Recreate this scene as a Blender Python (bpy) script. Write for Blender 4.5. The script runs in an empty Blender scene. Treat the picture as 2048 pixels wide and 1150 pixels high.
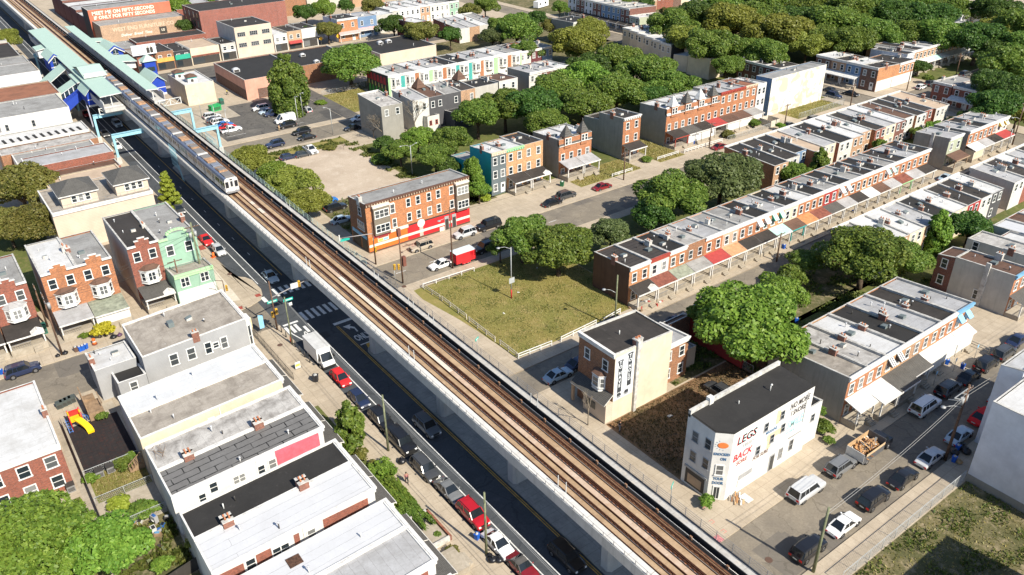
import bpy, math, random
from math import sin, cos, pi, radians, hypot
from mathutils import Vector, Matrix
random.seed(7)
SC = bpy.context.scene
COL = SC.collection
H = 69.0                       # camera height above the street, metres
# ---------------------------------------------------------------- camera
F, PITCH, ROLL, YAW = 1625.0, 0.5146612689691433, -0.011927625431846101, 0.6346937402591439
fw = Vector((sin(YAW)*cos(PITCH), cos(YAW)*cos(PITCH), -sin(PITCH)))
rt = Vector((cos(YAW), -sin(YAW), 0.0)); up = rt.cross(fw)
r2 = cos(ROLL)*rt + sin(ROLL)*up; u2 = -sin(ROLL)*rt + cos(ROLL)*up
cd = bpy.data.cameras.new('camera'); cam = bpy.data.objects.new('camera', cd); COL.objects.link(cam)
cam.matrix_world = Matrix(((r2.x,u2.x,-fw.x,0),(r2.y,u2.y,-fw.y,0),(r2.z,u2.z,-fw.z,H),(0,0,0,1)))
cd.sensor_width = 36; cd.lens = 36*F/2048; cd.clip_end = 6000; cd.clip_start = 1
SC.camera = cam
def G(px, py, z=0.0):
    """the spot at height z on the ground plan that the survey photo shows at px, py (2048 wide)"""
    d = r2*((px-1024)/F) + u2*(-(py-575)/F) + fw
    t = (H-z)/-d.z
    return d.x*t, d.y*t
# ---------------------------------------------------------------- materials
MATS = {}
def lin(c):
    return tuple(c) + (1.0,) if len(c) == 3 else tuple(c)
class NT:
    def __init__(s, name):
        s.m = bpy.data.materials.new(name); s.m.use_nodes = True
        s.t = s.m.node_tree; s.N = s.t.nodes; s.L = s.t.links
        s.b = s.N['Principled BSDF']
    def n(s, typ, **kw):
        x = s.N.new(typ)
        for k, v in kw.items(): setattr(x, k, v)
        return x
    def l(s, a, b): s.L.new(a, b)
    def val(s, sock, v):
        if hasattr(v, 'node'): s.l(v, sock)
        else: sock.default_value = v
    def mix(s, f, a, b, mode='MIX'):
        x = s.n('ShaderNodeMix', data_type='RGBA', blend_type=mode)
        s.val(x.inputs[0], f)
        for i, v in ((6, a), (7, b)):
            if hasattr(v, 'node'): s.l(v, x.inputs[i])
            else: x.inputs[i].default_value = lin(v)
        return x.outputs[2]
    def math(s, op, a, b=0.0, c=0.0):
        x = s.n('ShaderNodeMath', operation=op)
        for i, v in enumerate((a, b, c)): s.val(x.inputs[i], v)
        return x.outputs[0]
    def ramp(s, f, lo, hi):
        x = s.n('ShaderNodeMapRange'); x.clamp = True
        s.val(x.inputs[0], f); x.inputs[1].default_value = lo; x.inputs[2].default_value = hi
        return x.outputs[0]
    def coord(s, rnd=True):
        tc = s.n('ShaderNodeTexCoord').outputs['Object']
        if not rnd: return tc, tc
        oi = s.n('ShaderNodeObjectInfo').outputs['Random']
        cb = s.n('ShaderNodeCombineXYZ'); k = s.math('MULTIPLY', oi, 391.0)
        s.l(k, cb.inputs[0]); s.l(k, cb.inputs[1])
        va = s.n('ShaderNodeVectorMath', operation='ADD'); s.l(tc, va.inputs[0]); s.l(cb.outputs[0], va.inputs[1])
        return tc, va.outputs[0]
    def noise(s, vec, scale, detail=4.0, rough=0.6, dist=0.0):
        x = s.n('ShaderNodeTexNoise'); s.l(vec, x.inputs['Vector'])
        x.inputs['Scale'].default_value = scale; x.inputs['Detail'].default_value = detail
        x.inputs['Roughness'].default_value = rough; x.inputs['Distortion'].default_value = dist
        return x.outputs['Fac']
    def scale(s, vec, sc):
        x = s.n('ShaderNodeVectorMath', operation='MULTIPLY'); s.l(vec, x.inputs[0]); x.inputs[1].default_value = sc
        return x.outputs[0]
    def wallvec(s, vec):       # (x+y, z): lays courses along any axis-aligned wall
        sp = s.n('ShaderNodeSeparateXYZ'); s.l(vec, sp.inputs[0])
        cb = s.n('ShaderNodeCombineXYZ')
        s.l(s.math('ADD', sp.outputs[0], sp.outputs[1]), cb.inputs[0]); s.l(sp.outputs[2], cb.inputs[1])
        return cb.outputs[0]
    def bricks(s, vec, w, h, mortar, offset=0.5):
        x = s.n('ShaderNodeTexBrick'); s.l(vec, x.inputs['Vector']); x.offset = offset
        x.inputs['Scale'].default_value = 1.0; x.inputs['Brick Width'].default_value = w
        x.inputs['Row Height'].default_value = h; x.inputs['Mortar Size'].default_value = mortar
        x.inputs['Mortar Smooth'].default_value = 0.2; x.inputs['Bias'].default_value = 0.0
        x.inputs['Color1'].default_value = (0, 0, 0, 1); x.inputs['Color2'].default_value = (1, 1, 1, 1)
        return x
    def bump(s, hgt, strength, dist=0.02):
        x = s.n('ShaderNodeBump'); x.inputs['Strength'].default_value = strength; x.inputs['Distance'].default_value = dist
        s.l(hgt, x.inputs['Height']); s.l(x.outputs[0], s.b.inputs['Normal'])
    def done(s, col, rough=0.8, spec=0.3, metal=0.0):
        s.val(s.b.inputs['Base Color'], col if hasattr(col, 'node') else lin(col))
        s.val(s.b.inputs['Roughness'], rough); s.b.inputs['Specular IOR Level'].default_value = spec
        s.b.inputs['Metallic'].default_value = metal
        return s.m
def cached(fn):
    def g(name, *a, **k):
        if name not in MATS: MATS[name] = fn(name, *a, **k)
        return MATS[name]
    return g
@cached
def plain(name, c, rough=0.6, spec=0.4, metal=0.0, var=0.12, sc=1.5):
    s = NT(name); _, p = s.coord()
    f = s.ramp(s.noise(p, sc, 5, 0.65), 0.3, 0.75)
    d = tuple(x*(1-var*1.6) for x in c); e = tuple(min(1, x*(1+var)) for x in c)
    return s.done(s.mix(f, d, e), rough, spec, metal)
@cached
def brick(name, c, mortar=None, dirt=0.35, dirtc=(.05, .04, .035), bump=0.25):
    s = NT(name); tc, p = s.coord()
    wv = s.wallvec(tc); b = s.bricks(wv, 0.22, 0.075, 0.009)
    c2 = tuple(x*.55 for x in c); c3 = tuple(min(1, x*1.3) for x in c)
    col = s.mix(b.outputs['Color'], c2, c3)
    big = s.ramp(s.noise(p, 0.55, 5, 0.6), 0.38, 0.72)
    col = s.mix(s.math('MULTIPLY', big, 0.45), col, tuple(x*.62 for x in c))
    mo = mortar or tuple(.35*x+.14 for x in c)
    col = s.mix(b.outputs['Fac'], col, mo)
    st = s.ramp(s.noise(s.scale(p, (1.2, 1.2, .22)), 0.9, 4, 0.7), 0.52, 0.8)
    col = s.mix(s.math('MULTIPLY', st, dirt), col, dirtc)
    s.bump(b.outputs['Fac'], -bump)
    return s.done(col, 0.85, 0.2)
@cached
def render_wall(name, c, stain=0.4, stainc=None, sc=0.5, siding=0.0, patch=0.0, patchc=(.4, .36, .3)):
    """stucco or painted wall: streaks that run down, blotches, optional clapboard lines"""
    s = NT(name); tc, p = s.coord()
    stc = stainc or tuple(x*.45 for x in c)
    col = s.mix(s.ramp(s.noise(p, sc, 6, 0.65), 0.35, 0.7), tuple(x*.86 for x in c), tuple(min(1, x*1.06) for x in c))
    st = s.ramp(s.noise(s.scale(p, (1.6, 1.6, .14)), 1.0, 5, 0.7), 0.5, 0.85)
    col = s.mix(s.math('MULTIPLY', st, stain), col, stc)
    fi = s.noise(p, 7.0, 4, 0.7)
    col = s.mix(s.math('MULTIPLY', s.ramp(fi, 0.5, 0.9), stain*.5), col, stc)
    if patch:
        col = s.mix(s.ramp(s.noise(p, 0.33, 3, 0.5, 1.2), 0.62-patch*.2, 0.66-patch*.2), col, patchc)
    if siding:
        b = s.bricks(s.wallvec(tc), 40.0, siding, 0.018)
        col = s.mix(s.math('MULTIPLY', b.outputs['Fac'], 0.5), col, tuple(x*.5 for x in c))
    s.bump(fi, 0.15)
    return s.done(col, 0.75, 0.25)
@cached
def roofing(name, c, dark, patch=0.5, seam=None, seamc=(.03, .028, .026), seamw=0.03, sc=0.35, light=None, along='x', offset=0.5):
    """flat-roof felt: patchy coating, ponding stains, fine grain, lapped seams"""
    s = NT(name); tc, p = s.coord()
    n1 = s.noise(p, sc, 6, 0.68, 0.4)
    col = s.mix(s.math('MULTIPLY', s.ramp(n1, 0.42, 0.72), patch), c, dark)
    if light:
        col = s.mix(s.math('MULTIPLY', s.ramp(s.noise(p, 0.8, 5, 0.75), 0.6, 0.8), 0.8), col, light)
    n2 = s.noise(p, 4.5, 6, 0.75)
    col = s.mix(s.math('MULTIPLY', s.ramp(n2, 0.45, 0.85), 0.5), col, dark)
    st = s.ramp(s.noise(s.scale(p, (2.2, .25, 1) if along == 'x' else (.25, 2.2, 1)), 0.9, 4, 0.7), 0.55, 0.85)
    col = s.mix(s.math('MULTIPLY', st, patch*.7), col, dark)
    if seam:
        vec = tc
        if along == 'y':
            m = s.n('ShaderNodeMapping'); m.inputs['Rotation'].default_value = (0, 0, pi/2); s.l(tc, m.inputs[0]); vec = m.outputs[0]
        wob = s.n('ShaderNodeVectorMath', operation='ADD')
        nz = s.n('ShaderNodeTexNoise'); nz.inputs['Scale'].default_value = 1.3; s.l(p, nz.inputs['Vector'])
        s.l(vec, wob.inputs[0]); s.l(s.scale(nz.outputs['Color'], (.16, .16, 0)), wob.inputs[1])
        b = s.bricks(wob.outputs[0], seam[0], seam[1], seamw, offset)
        br = s.ramp(s.noise(p, 1.1, 3, .6), .3, .6)
        col = s.mix(s.math('MULTIPLY', b.outputs['Fac'], s.math('ADD', br, 0.25)), col, seamc)
        col = s.mix(s.math('MULTIPLY', b.outputs['Color'], 0.12), col, dark)
    s.bump(n2, 0.3)
    return s.done(col, 0.8, 0.25)
@cached
def ground_mat(name, c, dark, light=None, sc=0.12, fine=3.0, rough=0.9, joints=None, jointc=(.1, .09, .075), cracks=0.0, patches=0.0, patchc=(.06, .06, .06), grain=.5):
    s = NT(name); tc, _ = s.coord(False)
    n1 = s.noise(tc, sc, 6, 0.62, 0.3); n2 = s.noise(tc, fine, 6, 0.72)
    col = s.mix(s.ramp(n1, 0.36, 0.68), c, dark)
    if light: col = s.mix(s.math('MULTIPLY', s.ramp(s.noise(tc, sc*3.3, 6, 0.7), 0.52, 0.74), 0.8), col, light)
    col = s.mix(s.math('MULTIPLY', s.ramp(n2, 0.42, 0.78), grain), col, tuple(x*.55 for x in dark))
    n3 = s.noise(tc, fine*.28, 5, 0.75)
    col = s.mix(s.math('MULTIPLY', s.ramp(n3, 0.55, 0.75), grain*.75), col, light or tuple(min(1, x*1.3) for x in c))
    if patches:
        v = s.n('ShaderNodeTexVoronoi', distance='CHEBYCHEV'); s.l(tc, v.inputs['Vector']); v.inputs['Scale'].default_value = 0.13
        sp = s.n('ShaderNodeSeparateColor'); s.l(v.outputs['Color'], sp.inputs[0])
        msk = s.math('MULTIPLY', s.math('GREATER_THAN', sp.outputs[0], 1-patches), s.math('LESS_THAN', v.outputs['Distance'], .3))
        col = s.mix(s.math('MULTIPLY', msk, 0.6), col, patchc)
    if cracks:
        v = s.n('ShaderNodeTexVoronoi', feature='DISTANCE_TO_EDGE')
        w = s.n('ShaderNodeVectorMath', operation='ADD'); nz = s.n('ShaderNodeTexNoise'); nz.inputs['Scale'].default_value = .5; nz.inputs['Detail'].default_value = 5
        s.l(tc, nz.inputs['Vector']); s.l(tc, w.inputs[0]); s.l(s.scale(nz.outputs['Color'], (3, 3, 0)), w.inputs[1])
        s.l(w.outputs[0], v.inputs['Vector']); v.inputs['Scale'].default_value = 0.22
        col = s.mix(s.math('MULTIPLY', s.math('LESS_THAN', v.outputs['Distance'], .012), cracks), col, tuple(x*.35 for x in dark))
    if joints:
        b = s.bricks(tc, joints[0], joints[1], 0.028, 0.0)
        col = s.mix(s.math('MULTIPLY', b.outputs['Fac'], 0.45), col, jointc)
        col = s.mix(s.math('MULTIPLY', b.outputs['Color'], 0.14), col, dark)
    s.bump(n2, 0.25)
    return s.done(col, rough, 0.2)
@cached
def metal(name, c, rough=0.35, m=0.7): return plain(name, c, rough, 0.5, m, 0.08, 3)
@cached
def paint(name, c):
    s = NT(name); _, p = s.coord()
    col = s.mix(s.ramp(s.noise(p, 2.5, 4), .35, .8), c, tuple(x*.88 for x in c))
    m = s.done(col, 0.28, 0.5); s.b.inputs['Coat Weight'].default_value = 0.7; s.b.inputs['Coat Roughness'].default_value = 0.06
    return m
@cached
def glass(name, c=(.02, .026, .03), rough=0.08):
    s = NT(name); _, p = s.coord()
    oi = s.n('ShaderNodeObjectInfo').outputs['Random']
    col = s.mix(s.math('MULTIPLY', s.ramp(oi, .55, 1.0), .75), c, (.3, .3, .29))
    return s.done(col if 'house' in name else c, rough, 0.6)
@cached
def leaves(name, c1, c2, c3):
    s = NT(name); tc = s.n('ShaderNodeTexCoord').outputs['Object']
    ri = s.n('ShaderNodeNewGeometry').outputs['Random Per Island']; oi = s.n('ShaderNodeObjectInfo').outputs['Random']
    n = s.ramp(s.noise(tc, 0.5, 3, 0.6), .35, .68)
    col = s.mix(n, c1, c2); col = s.mix(s.math('MULTIPLY', s.ramp(ri, .45, 1.0), .75), col, c3)
    hs = s.n('ShaderNodeHueSaturation'); s.l(col, hs.inputs['Color'])
    s.l(s.math('ADD', s.math('MULTIPLY', oi, 0.03), 0.485), hs.inputs['Hue'])
    s.l(s.math('ADD', s.math('MULTIPLY', oi, 0.3), 0.85), hs.inputs['Value'])
    col = hs.outputs[0]
    s.done(col, 0.5, 0.35)
    tr = s.n('ShaderNodeBsdfTranslucent'); s.l(col, tr.inputs[0])
    mx = s.n('ShaderNodeMixShader'); mx.inputs[0].default_value = .38
    s.l(s.b.outputs[0], mx.inputs[1]); s.l(tr.outputs[0], mx.inputs[2]); s.l(mx.outputs[0], s.N['Material Output'].inputs[0])
    return s.m
# ---------------------------------------------------------------- mesh builder
class MB:
    def __init__(s): s.v = []; s.f = []; s.mi = []; s.ms = []; s.sm = []
    def mat(s, m):
        if m not in s.ms: s.ms.append(m)
        return s.ms.index(m)
    def face(s, pts, m, smooth=False):
        i = len(s.v); s.v += [tuple(p) for p in pts]; s.f.append(list(range(i, i+len(pts)))); s.mi.append(s.mat(m)); s.sm.append(smooth)
    def box(s, x0, y0, z0, x1, y1, z1, m, top=None, skip=''):
        if x0 > x1: x0, x1 = x1, x0
        if y0 > y1: y0, y1 = y1, y0
        i = len(s.v)
        s.v += [(x0,y0,z0),(x1,y0,z0),(x1,y1,z0),(x0,y1,z0),(x0,y0,z1),(x1,y0,z1),(x1,y1,z1),(x0,y1,z1)]
        for k, q in (('b',(3,2,1,0)),('t',(4,5,6,7)),('S',(0,1,5,4)),('E',(1,2,6,5)),('N',(2,3,7,6)),('W',(3,0,4,7))):
            if k in skip: continue
            s.f.append([i+j for j in q]); s.mi.append(s.mat(top if (k == 't' and top) else m)); s.sm.append(False)
        return s
    def hexa(s, p, m, top=None):   # 8 points, bottom 4 then top 4, counter-clockwise from above
        i = len(s.v); s.v += [tuple(q) for q in p]
        for k, q in enumerate(((3,2,1,0),(4,5,6,7),(0,1,5,4),(1,2,6,5),(2,3,7,6),(3,0,4,7))):
            s.f.append([i+j for j in q]); s.mi.append(s.mat(top if (k == 1 and top) else m)); s.sm.append(False)
        return s
    def prism(s, poly, z0, z1, m, top=None):
        n = len(poly); i = len(s.v)
        g = (lambda z, k: z[k]) if hasattr(z1, '__len__') else (lambda z, k: z)
        s.v += [(x, y, z0) for x, y in poly] + [(x, y, g(z1, k)) for k, (x, y) in enumerate(poly)]
        for k in range(n):
            s.f.append([i+k, i+(k+1) % n, i+n+(k+1) % n, i+n+k]); s.mi.append(s.mat(m)); s.sm.append(False)
        s.f.append([i+n+k for k in range(n)]); s.mi.append(s.mat(top or m)); s.sm.append(False)
        s.f.append([i+k for k in reversed(range(n))]); s.mi.append(s.mat(m)); s.sm.append(False)
        return s
    def tube(s, a, b, r0, r1=None, n=8, m=None, cap=True):
        r1 = r0 if r1 is None else r1
        a = Vector(a); b = Vector(b); d = (b-a).normalized()
        x = d.cross(Vector((0,0,1)) if abs(d.z) < .95 else Vector((1,0,0))).normalized(); y = d.cross(x)
        i = len(s.v)
        for c, r in ((a, r0), (b, r1)):
            for k in range(n):
                t = 2*pi*k/n; s.v.append(tuple(c + x*(cos(t)*r) + y*(sin(t)*r)))
        for k in range(n):
            s.f.append([i+k, i+(k+1) % n, i+n+(k+1) % n, i+n+k][::-1]); s.mi.append(s.mat(m)); s.sm.append(n > 4)
        if cap:
            s.f.append([i+n+k for k in range(n)][::-1]); s.mi.append(s.mat(m)); s.sm.append(False)
            s.f.append([i+k for k in range(n)]); s.mi.append(s.mat(m)); s.sm.append(False)
        return s
    def bar(s, a, b, w, h, m):      # square bar
        a = Vector(a); b = Vector(b); d = (b-a).normalized()
        x = d.cross(Vector((0,0,1)) if abs(d.z) < .95 else Vector((1,0,0))).normalized(); y = x.cross(d)
        x *= w/2; y *= h/2
        return s.hexa([a-x-y, a+x-y, b+x-y, b-x-y, a-x+y, a+x+y, b+x+y, b-x+y], m)
    def dome(s, c, rx, ry, rz, m, n=8, k=4, full=False):
        c = Vector(c); i = len(s.v); lo = -pi/2 if full else 0.0
        for a in range(k+1):
            t = lo + (pi/2-lo)*a/k
            for b in range(n):
                q = 2*pi*b/n; s.v.append((c.x+rx*cos(t)*cos(q), c.y+ry*cos(t)*sin(q), c.z+rz*sin(t)))
        for a in range(k):
            for b in range(n):
                s.f.append([i+a*n+b, i+a*n+(b+1) % n, i+(a+1)*n+(b+1) % n, i+(a+1)*n+b]); s.mi.append(s.mat(m)); s.sm.append(True)
        return s
    def mesh(s, name):
        me = bpy.data.meshes.new(name); me.from_pydata(s.v, [], s.f)
        for m in s.ms: me.materials.append(m)
        me.polygons.foreach_set('material_index', s.mi); me.polygons.foreach_set('use_smooth', s.sm)
        me.update()
        return me
def link(name, me, parent=None, loc=(0,0,0), rot=0.0, scale=None):
    o = bpy.data.objects.new(name, me); COL.objects.link(o)
    if parent: o.parent = parent
    o.location = loc; o.rotation_euler = (0, 0, rot)
    if scale: o.scale = scale
    return o
def put(name, mb, parent=None, loc=(0,0,0), rot=0.0): return link(name, mb.mesh(name), parent, loc, rot)
def tag(o, label, cat, group=None, kind=None):
    o['label'] = label; o['category'] = cat
    if group: o['group'] = group
    if kind: o['kind'] = kind
    return o
def thing(name, label, cat, loc=(0,0,0), rot=0.0, group=None):
    o = bpy.data.objects.new(name, None); COL.objects.link(o); o.location = loc; o.rotation_euler = (0, 0, rot)
    o.empty_display_size = .5
    return tag(o, label, cat, group)
def struct(name, mb): 
    o = put(name, mb); o['kind'] = 'structure'; return o
def copy_tree(o, parent=None):
    c = o.copy(); COL.objects.link(c)
    if parent: c.parent = parent
    for ch in o.children: copy_tree(ch, c)
    return c
ORD = 'first second third fourth fifth sixth seventh eighth ninth tenth eleventh twelfth thirteenth fourteenth fifteenth sixteenth seventeenth eighteenth nineteenth twentieth twenty-first twenty-second'.split()
FONT_MESH = {}
def text_mesh(txt, size, m, extrude=0.01, width=1.0, align='CENTER', shear=0.0, bold=.025):
    key = (txt, size, m.name, extrude, width, align, shear, bold)
    if key not in FONT_MESH:
        c = bpy.data.curves.new('lettering', 'FONT'); c.body = txt; c.size = size; c.extrude = extrude; c.align_x = align; c.align_y = 'CENTER'; c.shear = shear; c.offset = size*bold
        c.resolution_u = 2
        o = bpy.data.objects.new('lettering', c); COL.objects.link(o)
        bpy.context.view_layer.update()
        me = bpy.data.meshes.new_from_object(o.evaluated_get(bpy.context.evaluated_depsgraph_get()))
        bpy.data.objects.remove(o); bpy.data.curves.remove(c)
        me.materials.clear(); me.materials.append(m); me.name = 'lettering'
        if width != 1.0:
            for v in me.vertices: v.co.x *= width
        FONT_MESH[key] = me
    return FONT_MESH[key]
def wall_text(txt, size, m, parent, loc, rot=0.0, width=1.0, tilt=0.0, name='lettering', align='CENTER', shear=0.0, extrude=.01):
    """lettering standing upright on a wall that faces local -y (rot turns it about z)"""
    o = link(name, text_mesh(txt, size, m, extrude, width, align, shear), parent, loc)
    o.rotation_euler = (Matrix.Rotation(rot, 3, 'Z') @ Matrix.Rotation(pi/2, 3, 'X') @ Matrix.Rotation(tilt, 3, 'Z')).to_euler()
    return o
# ---------------------------------------------------------------- ground materials
GM = dict(
 earth=ground_mat('earth_ground', (.20,.17,.12), (.12,.10,.07), (.26,.22,.16)),
 avenue=ground_mat('avenue_asphalt', (.078,.085,.094), (.055,.062,.07), (.105,.11,.115), sc=.2, fine=5, patches=.12, patchc=(.045,.045,.045), cracks=.3),  # slight blue tint puts the skylight of the shaded road into the colour
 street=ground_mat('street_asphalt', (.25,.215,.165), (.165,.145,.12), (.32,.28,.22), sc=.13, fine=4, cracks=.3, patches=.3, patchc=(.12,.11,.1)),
 tarmac=ground_mat('parking_tarmac', (.14,.13,.115), (.09,.085,.08), (.2,.185,.16), sc=.1, cracks=.6, patches=.2),
 walk=ground_mat('sidewalk_concrete', (.47,.395,.30), (.36,.30,.225), (.54,.465,.36), sc=.25, fine=5, joints=(1.52, 1.52), jointc=(.16,.12,.085), grain=.35),
 median=ground_mat('median_concrete', (.36,.355,.33), (.25,.25,.235), (.42,.41,.38), sc=.3, joints=(3.0, 1.2), jointc=(.12,.12,.12), grain=.35),
 pad=ground_mat('yard_concrete', (.44,.385,.31), (.30,.26,.2), (.5,.45,.37), sc=.2, joints=(3.0, 3.0), jointc=(.2,.17,.13)),
 gravel=ground_mat('gravel_lot_surface', (.52,.43,.335), (.40,.32,.24), (.60,.52,.42), sc=.09, fine=5, grain=.6),
 dirt=ground_mat('bare_dirt', (.25,.14,.075), (.11,.085,.045), (.34,.23,.14), sc=.22, fine=5, grain=.8),
 scrub=ground_mat('scrubby_ground', (.17,.145,.07), (.07,.08,.03), (.46,.36,.25), sc=.16, fine=4, grain=.85),
 lawn=ground_mat('dry_lawn', (.27,.215,.07), (.17,.18,.045), (.42,.30,.145), sc=.09, fine=5, grain=.6),
 green=ground_mat('green_grass', (.13,.145,.04), (.08,.10,.028), (.27,.20,.10), sc=.2, fine=5, grain=.7),
 rubber=ground_mat('rubber_mat', (.035,.03,.03), (.025,.022,.024), (.09,.03,.02), sc=.8, fine=3, joints=(.6,.6), jointc=(.015,.012,.012)),
 yellow=plain('road_paint_yellow', (.62,.38,.07), .7, .2, var=.3), white=plain('road_paint_white', (.72,.72,.70), .7, .2, var=.25, sc=4),
 tactile=plain('tactile_ramp_red', (.33,.08,.06), .8, .2), yellowt=plain('tactile_yellow', (.6,.45,.08), .8),
)
g = MB(); g.box(-900, -500, -.6, 2600, 3200, -.05, GM['earth']); struct('ground', g)
def sheet(name, u0, v0, u1, v1, z, m, under=.05):
    b = MB(); b.box(u0, v0, z-under, u1, v1, z, m, skip='b'); return struct(name, b)
def poly_sheet(name, pts, z, m, under=.05):
    if sum(a[0]*b[1]-b[0]*a[1] for a, b in zip(pts, pts[1:]+pts[:1])) < 0: pts = pts[::-1]
    b = MB(); b.prism(pts, z-under, z, m); return struct(name, b)
AV0, AV1 = 35.5, 54.0
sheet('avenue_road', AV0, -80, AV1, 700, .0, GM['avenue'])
for v0, v1, m in ((30, 38.2, 'street'), (71.8, 77.5, 'street'), (110, 119.5, 'street'), (190, 200, 'street'), (266, 283, 'tarmac')):
    sheet('street_road', AV1, v0, 212, v1, .0, GM[m])
sheet('street_road', 212, -80, 222, 700, .0, GM['street']); sheet('street_road', 222, 111, 640, 120.7, .0, GM['street'])
sheet('street_road', -160, 111, AV0, 121.9, .0, GM['street']); sheet('street_road', -160, 266, AV0, 283, .0, GM['street'])
ZW = .14
def block(u0, v0, u1, v1, name='sidewalk'):
    b = MB(); b.box(u0, v0, -.05, u1, v1, ZW, GM['walk'], skip='b'); struct(name, b)
for a in ((54,-80,212,30), (54,38.2,212,71.8), (54,77.5,212,110), (54,119.5,212,190), (54,200,212,266), (54,283,212,700),
          (222,120.7,640,700), (222,-80,640,111), (-160,-80,35.5,111), (-160,121.9,35.5,266), (-160,283,35.5,700)): block(*a)
bulb = [(35.5,145),(35.2,138.3),(35.1,133.5),(35.7,131.5),(37,130),(37.6,128.3),(37.6,124.2),(37.1,122.3),(36.2,120.8),(34.1,119.8),(31.9,119.4),(27,120.4),(20,121.8),(20,123),(35.4,123),(35.4,145)]
poly_sheet('sidewalk_corner', bulb, ZW+.004, GM['walk'], .2)
poly_sheet('tactile_ramp', [(35.9,121.9),(36.8,121.9),(36.8,122.9),(35.9,122.9)], ZW+.012, GM['tactile'], .006)
poly_sheet('tactile_ramp', [(30.9,119.9),(32.7,119.6),(32.9,120.6),(31.1,120.9)], ZW+.012, GM['tactile'], .006)
poly_sheet('tactile_ramp', [(34.2,145.5),(35.3,145.5),(35.3,147.6),(34.2,147.6)], ZW+.012, GM['tactile'], .006)
pale = ground_mat('pale_concrete', (.60,.55,.45), (.52,.46,.37), sc=.3)
poly_sheet('pale_paving', [(31.6,123.4),(33.4,122.6),(33.8,140.5),(32.6,142)], ZW+.01, pale, .004)
# interiors of the blocks, laid over the paving slab
ZI = ZW + .006
def inner(name, u0, v0, u1, v1, m, z=ZI): sheet(name, u0, v0, u1, v1, z, GM[m], .005)
inner('yards', 84, 54, 200, 62.2, 'green'); inner('yards', 131, 42.7, 200, 54, 'scrub')
inner('dirt_lot', 60.0, 47.6, 84.3, 60.9, 'dirt'); inner('dirt_lot', 84.3, 56, 90, 61, 'dirt', ZI+.004)
inner('yards', 73.5, 61.2, 131, 70.6, 'scrub'); inner('dirt_lot', 62, 12, 108, 26.8, 'scrub')
poly_sheet('lawn', [(60.0,80.4),(86.6,80.6),(86.6,107.6),(59.4,107.6),(58.2,107.5),(57.9,104),(59.2,95),(59.6,90)], ZI, GM['lawn'], .005)
inner('yards', 86.7, 88.5, 141, 107.6, 'green'); inner('yards', 141, 88.6, 211, 98, 'green')
inner('gravel_lot', 61, 151, 84, 183, 'gravel'); inner('yards', 84, 132.2, 211, 179, 'green')
inner('grass_verge', 59.5, 183, 84.5, 188.4, 'lawn', ZI+.004); inner('yards', 60, 131.4, 93.2, 151, 'scrub')
inner('yards', 111, 124.6, 129.4, 132.2, 'lawn', ZI+.003); inner('yards', 135.6, 124.6, 144, 140, 'lawn', ZI+.004); inner('yards', 188, 124.6, 208, 131.8, 'lawn', ZI+.004)
inner('parking_lot', 60, 203, 92.4, 233, 'tarmac'); inner('bank_pad', 58, 222, 70.5, 240, 'pad', ZI+.004)
inner('grass_lot', 97, 205, 109.3, 226, 'lawn'); inner('driveway', 92.5, 200.4, 97, 240, 'tarmac')
inner('yards', 222.4, 147, 330, 185, 'green'); inner('yards', 250, 121, 330, 131, 'green', ZI+.003); inner('yards', 109, 224, 212, 232, 'scrub')
inner('yards', 226, 187, 420, 320, 'scrub'); inner('yards', 150, 212, 212, 262, 'scrub'); inner('yards', 228, -20, 500, 109, 'green')
inner('back_yards', 1.4, 60, 9.0, 106.5, 'pad'); inner('rubber_playground', 2.6, 92.2, 8.9, 103.6, 'rubber', ZI+.004)
inner('back_lawn', 2.7, 86.4, 8.9, 92.1, 'lawn', ZI+.004); inner('weedy_yard', 1.6, 60.5, 8.9, 80.2, 'scrub', ZI+.004)
inner('side_yards', -60, 139.5, 12, 175, 'green'); inner('front_yards', -40, 126.6, 17.5, 131, 'pad'); inner('side_yards', -60, 60, 1.2, 89, 'green')
inner('front_yards', 29.6, 60, 31.4, 88, 'green', ZI+.003)
# road markings, a few millimetres proud of the asphalt
mk = MB(); W = GM['white']; Y = GM['yellow']
def line(u0, v0, u1, v1, m=W, z=.008): mk.box(u0, v0, z-.004, u1, v1, z, m, skip='b')
line(39.3, -60, 39.43, 109); line(39.3, 126, 39.43, 600)
line(37.85, -60, 38.0, 104); line(37.85, 126.5, 38.0, 600)
for k in range(6): line(39.5+k*1.05, 110.0, 40.05+k*1.05, 113.0)
for k in range(7): line(39.0+k*1.12, 120.2, 39.6+k*1.12, 123.2)
line(42.5, 105.7, 46.2, 106.4)
line(42.55, -60, 42.66, 105.3, Y); line(42.8, -60, 42.91, 105.3, Y); line(42.55, 127, 42.66, 600, Y)
line(36.4, 119.6, 37.1, 121.6); line(38.3, 106.5, 38.75, 108.6); line(35.9, 110.4, 38.4, 110.9)
for k in range(3): line(35.7+k*.8, 107.6, 36.2+k*.8, 110.0)
for a, b in (((35.8,108.8),(38.1,99.2)), ((37.9,107.0),(35.8,100.5)), ((38.0,107),(38.8,100.5))):
    a = Vector((*a, .006)); b = Vector((*b, .006)); n = Vector((-(b-a).y, (b-a).x, 0)).normalized()*.09
    mk.face([a-n, a+n, b+n, b-n], W)
for k in range(9): line(40.9, 130+k*8.2, 41.0, 131.2+k*8.2)
line(43.2, 98.0, 46.2, 98.25)
mk.face([(44.0,97.9,.008),(44.9,97.9,.008),(44.2,95.6,.008),(43.5,95.6,.008)][::-1], Y)
ar = [(44.5,101.9),(44.62,103.0),(44.1,103.6),(43.95,103.1),(43.4,104.6),(44.75,104.55),(44.35,104.15),(44.85,103.4),(44.75,101.9)]
mk.face([(x, y, .008) for x, y in ar], W)
for k in range(6): line(59+k*7, 114.9, 61+k*7, 115.02, W)
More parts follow.
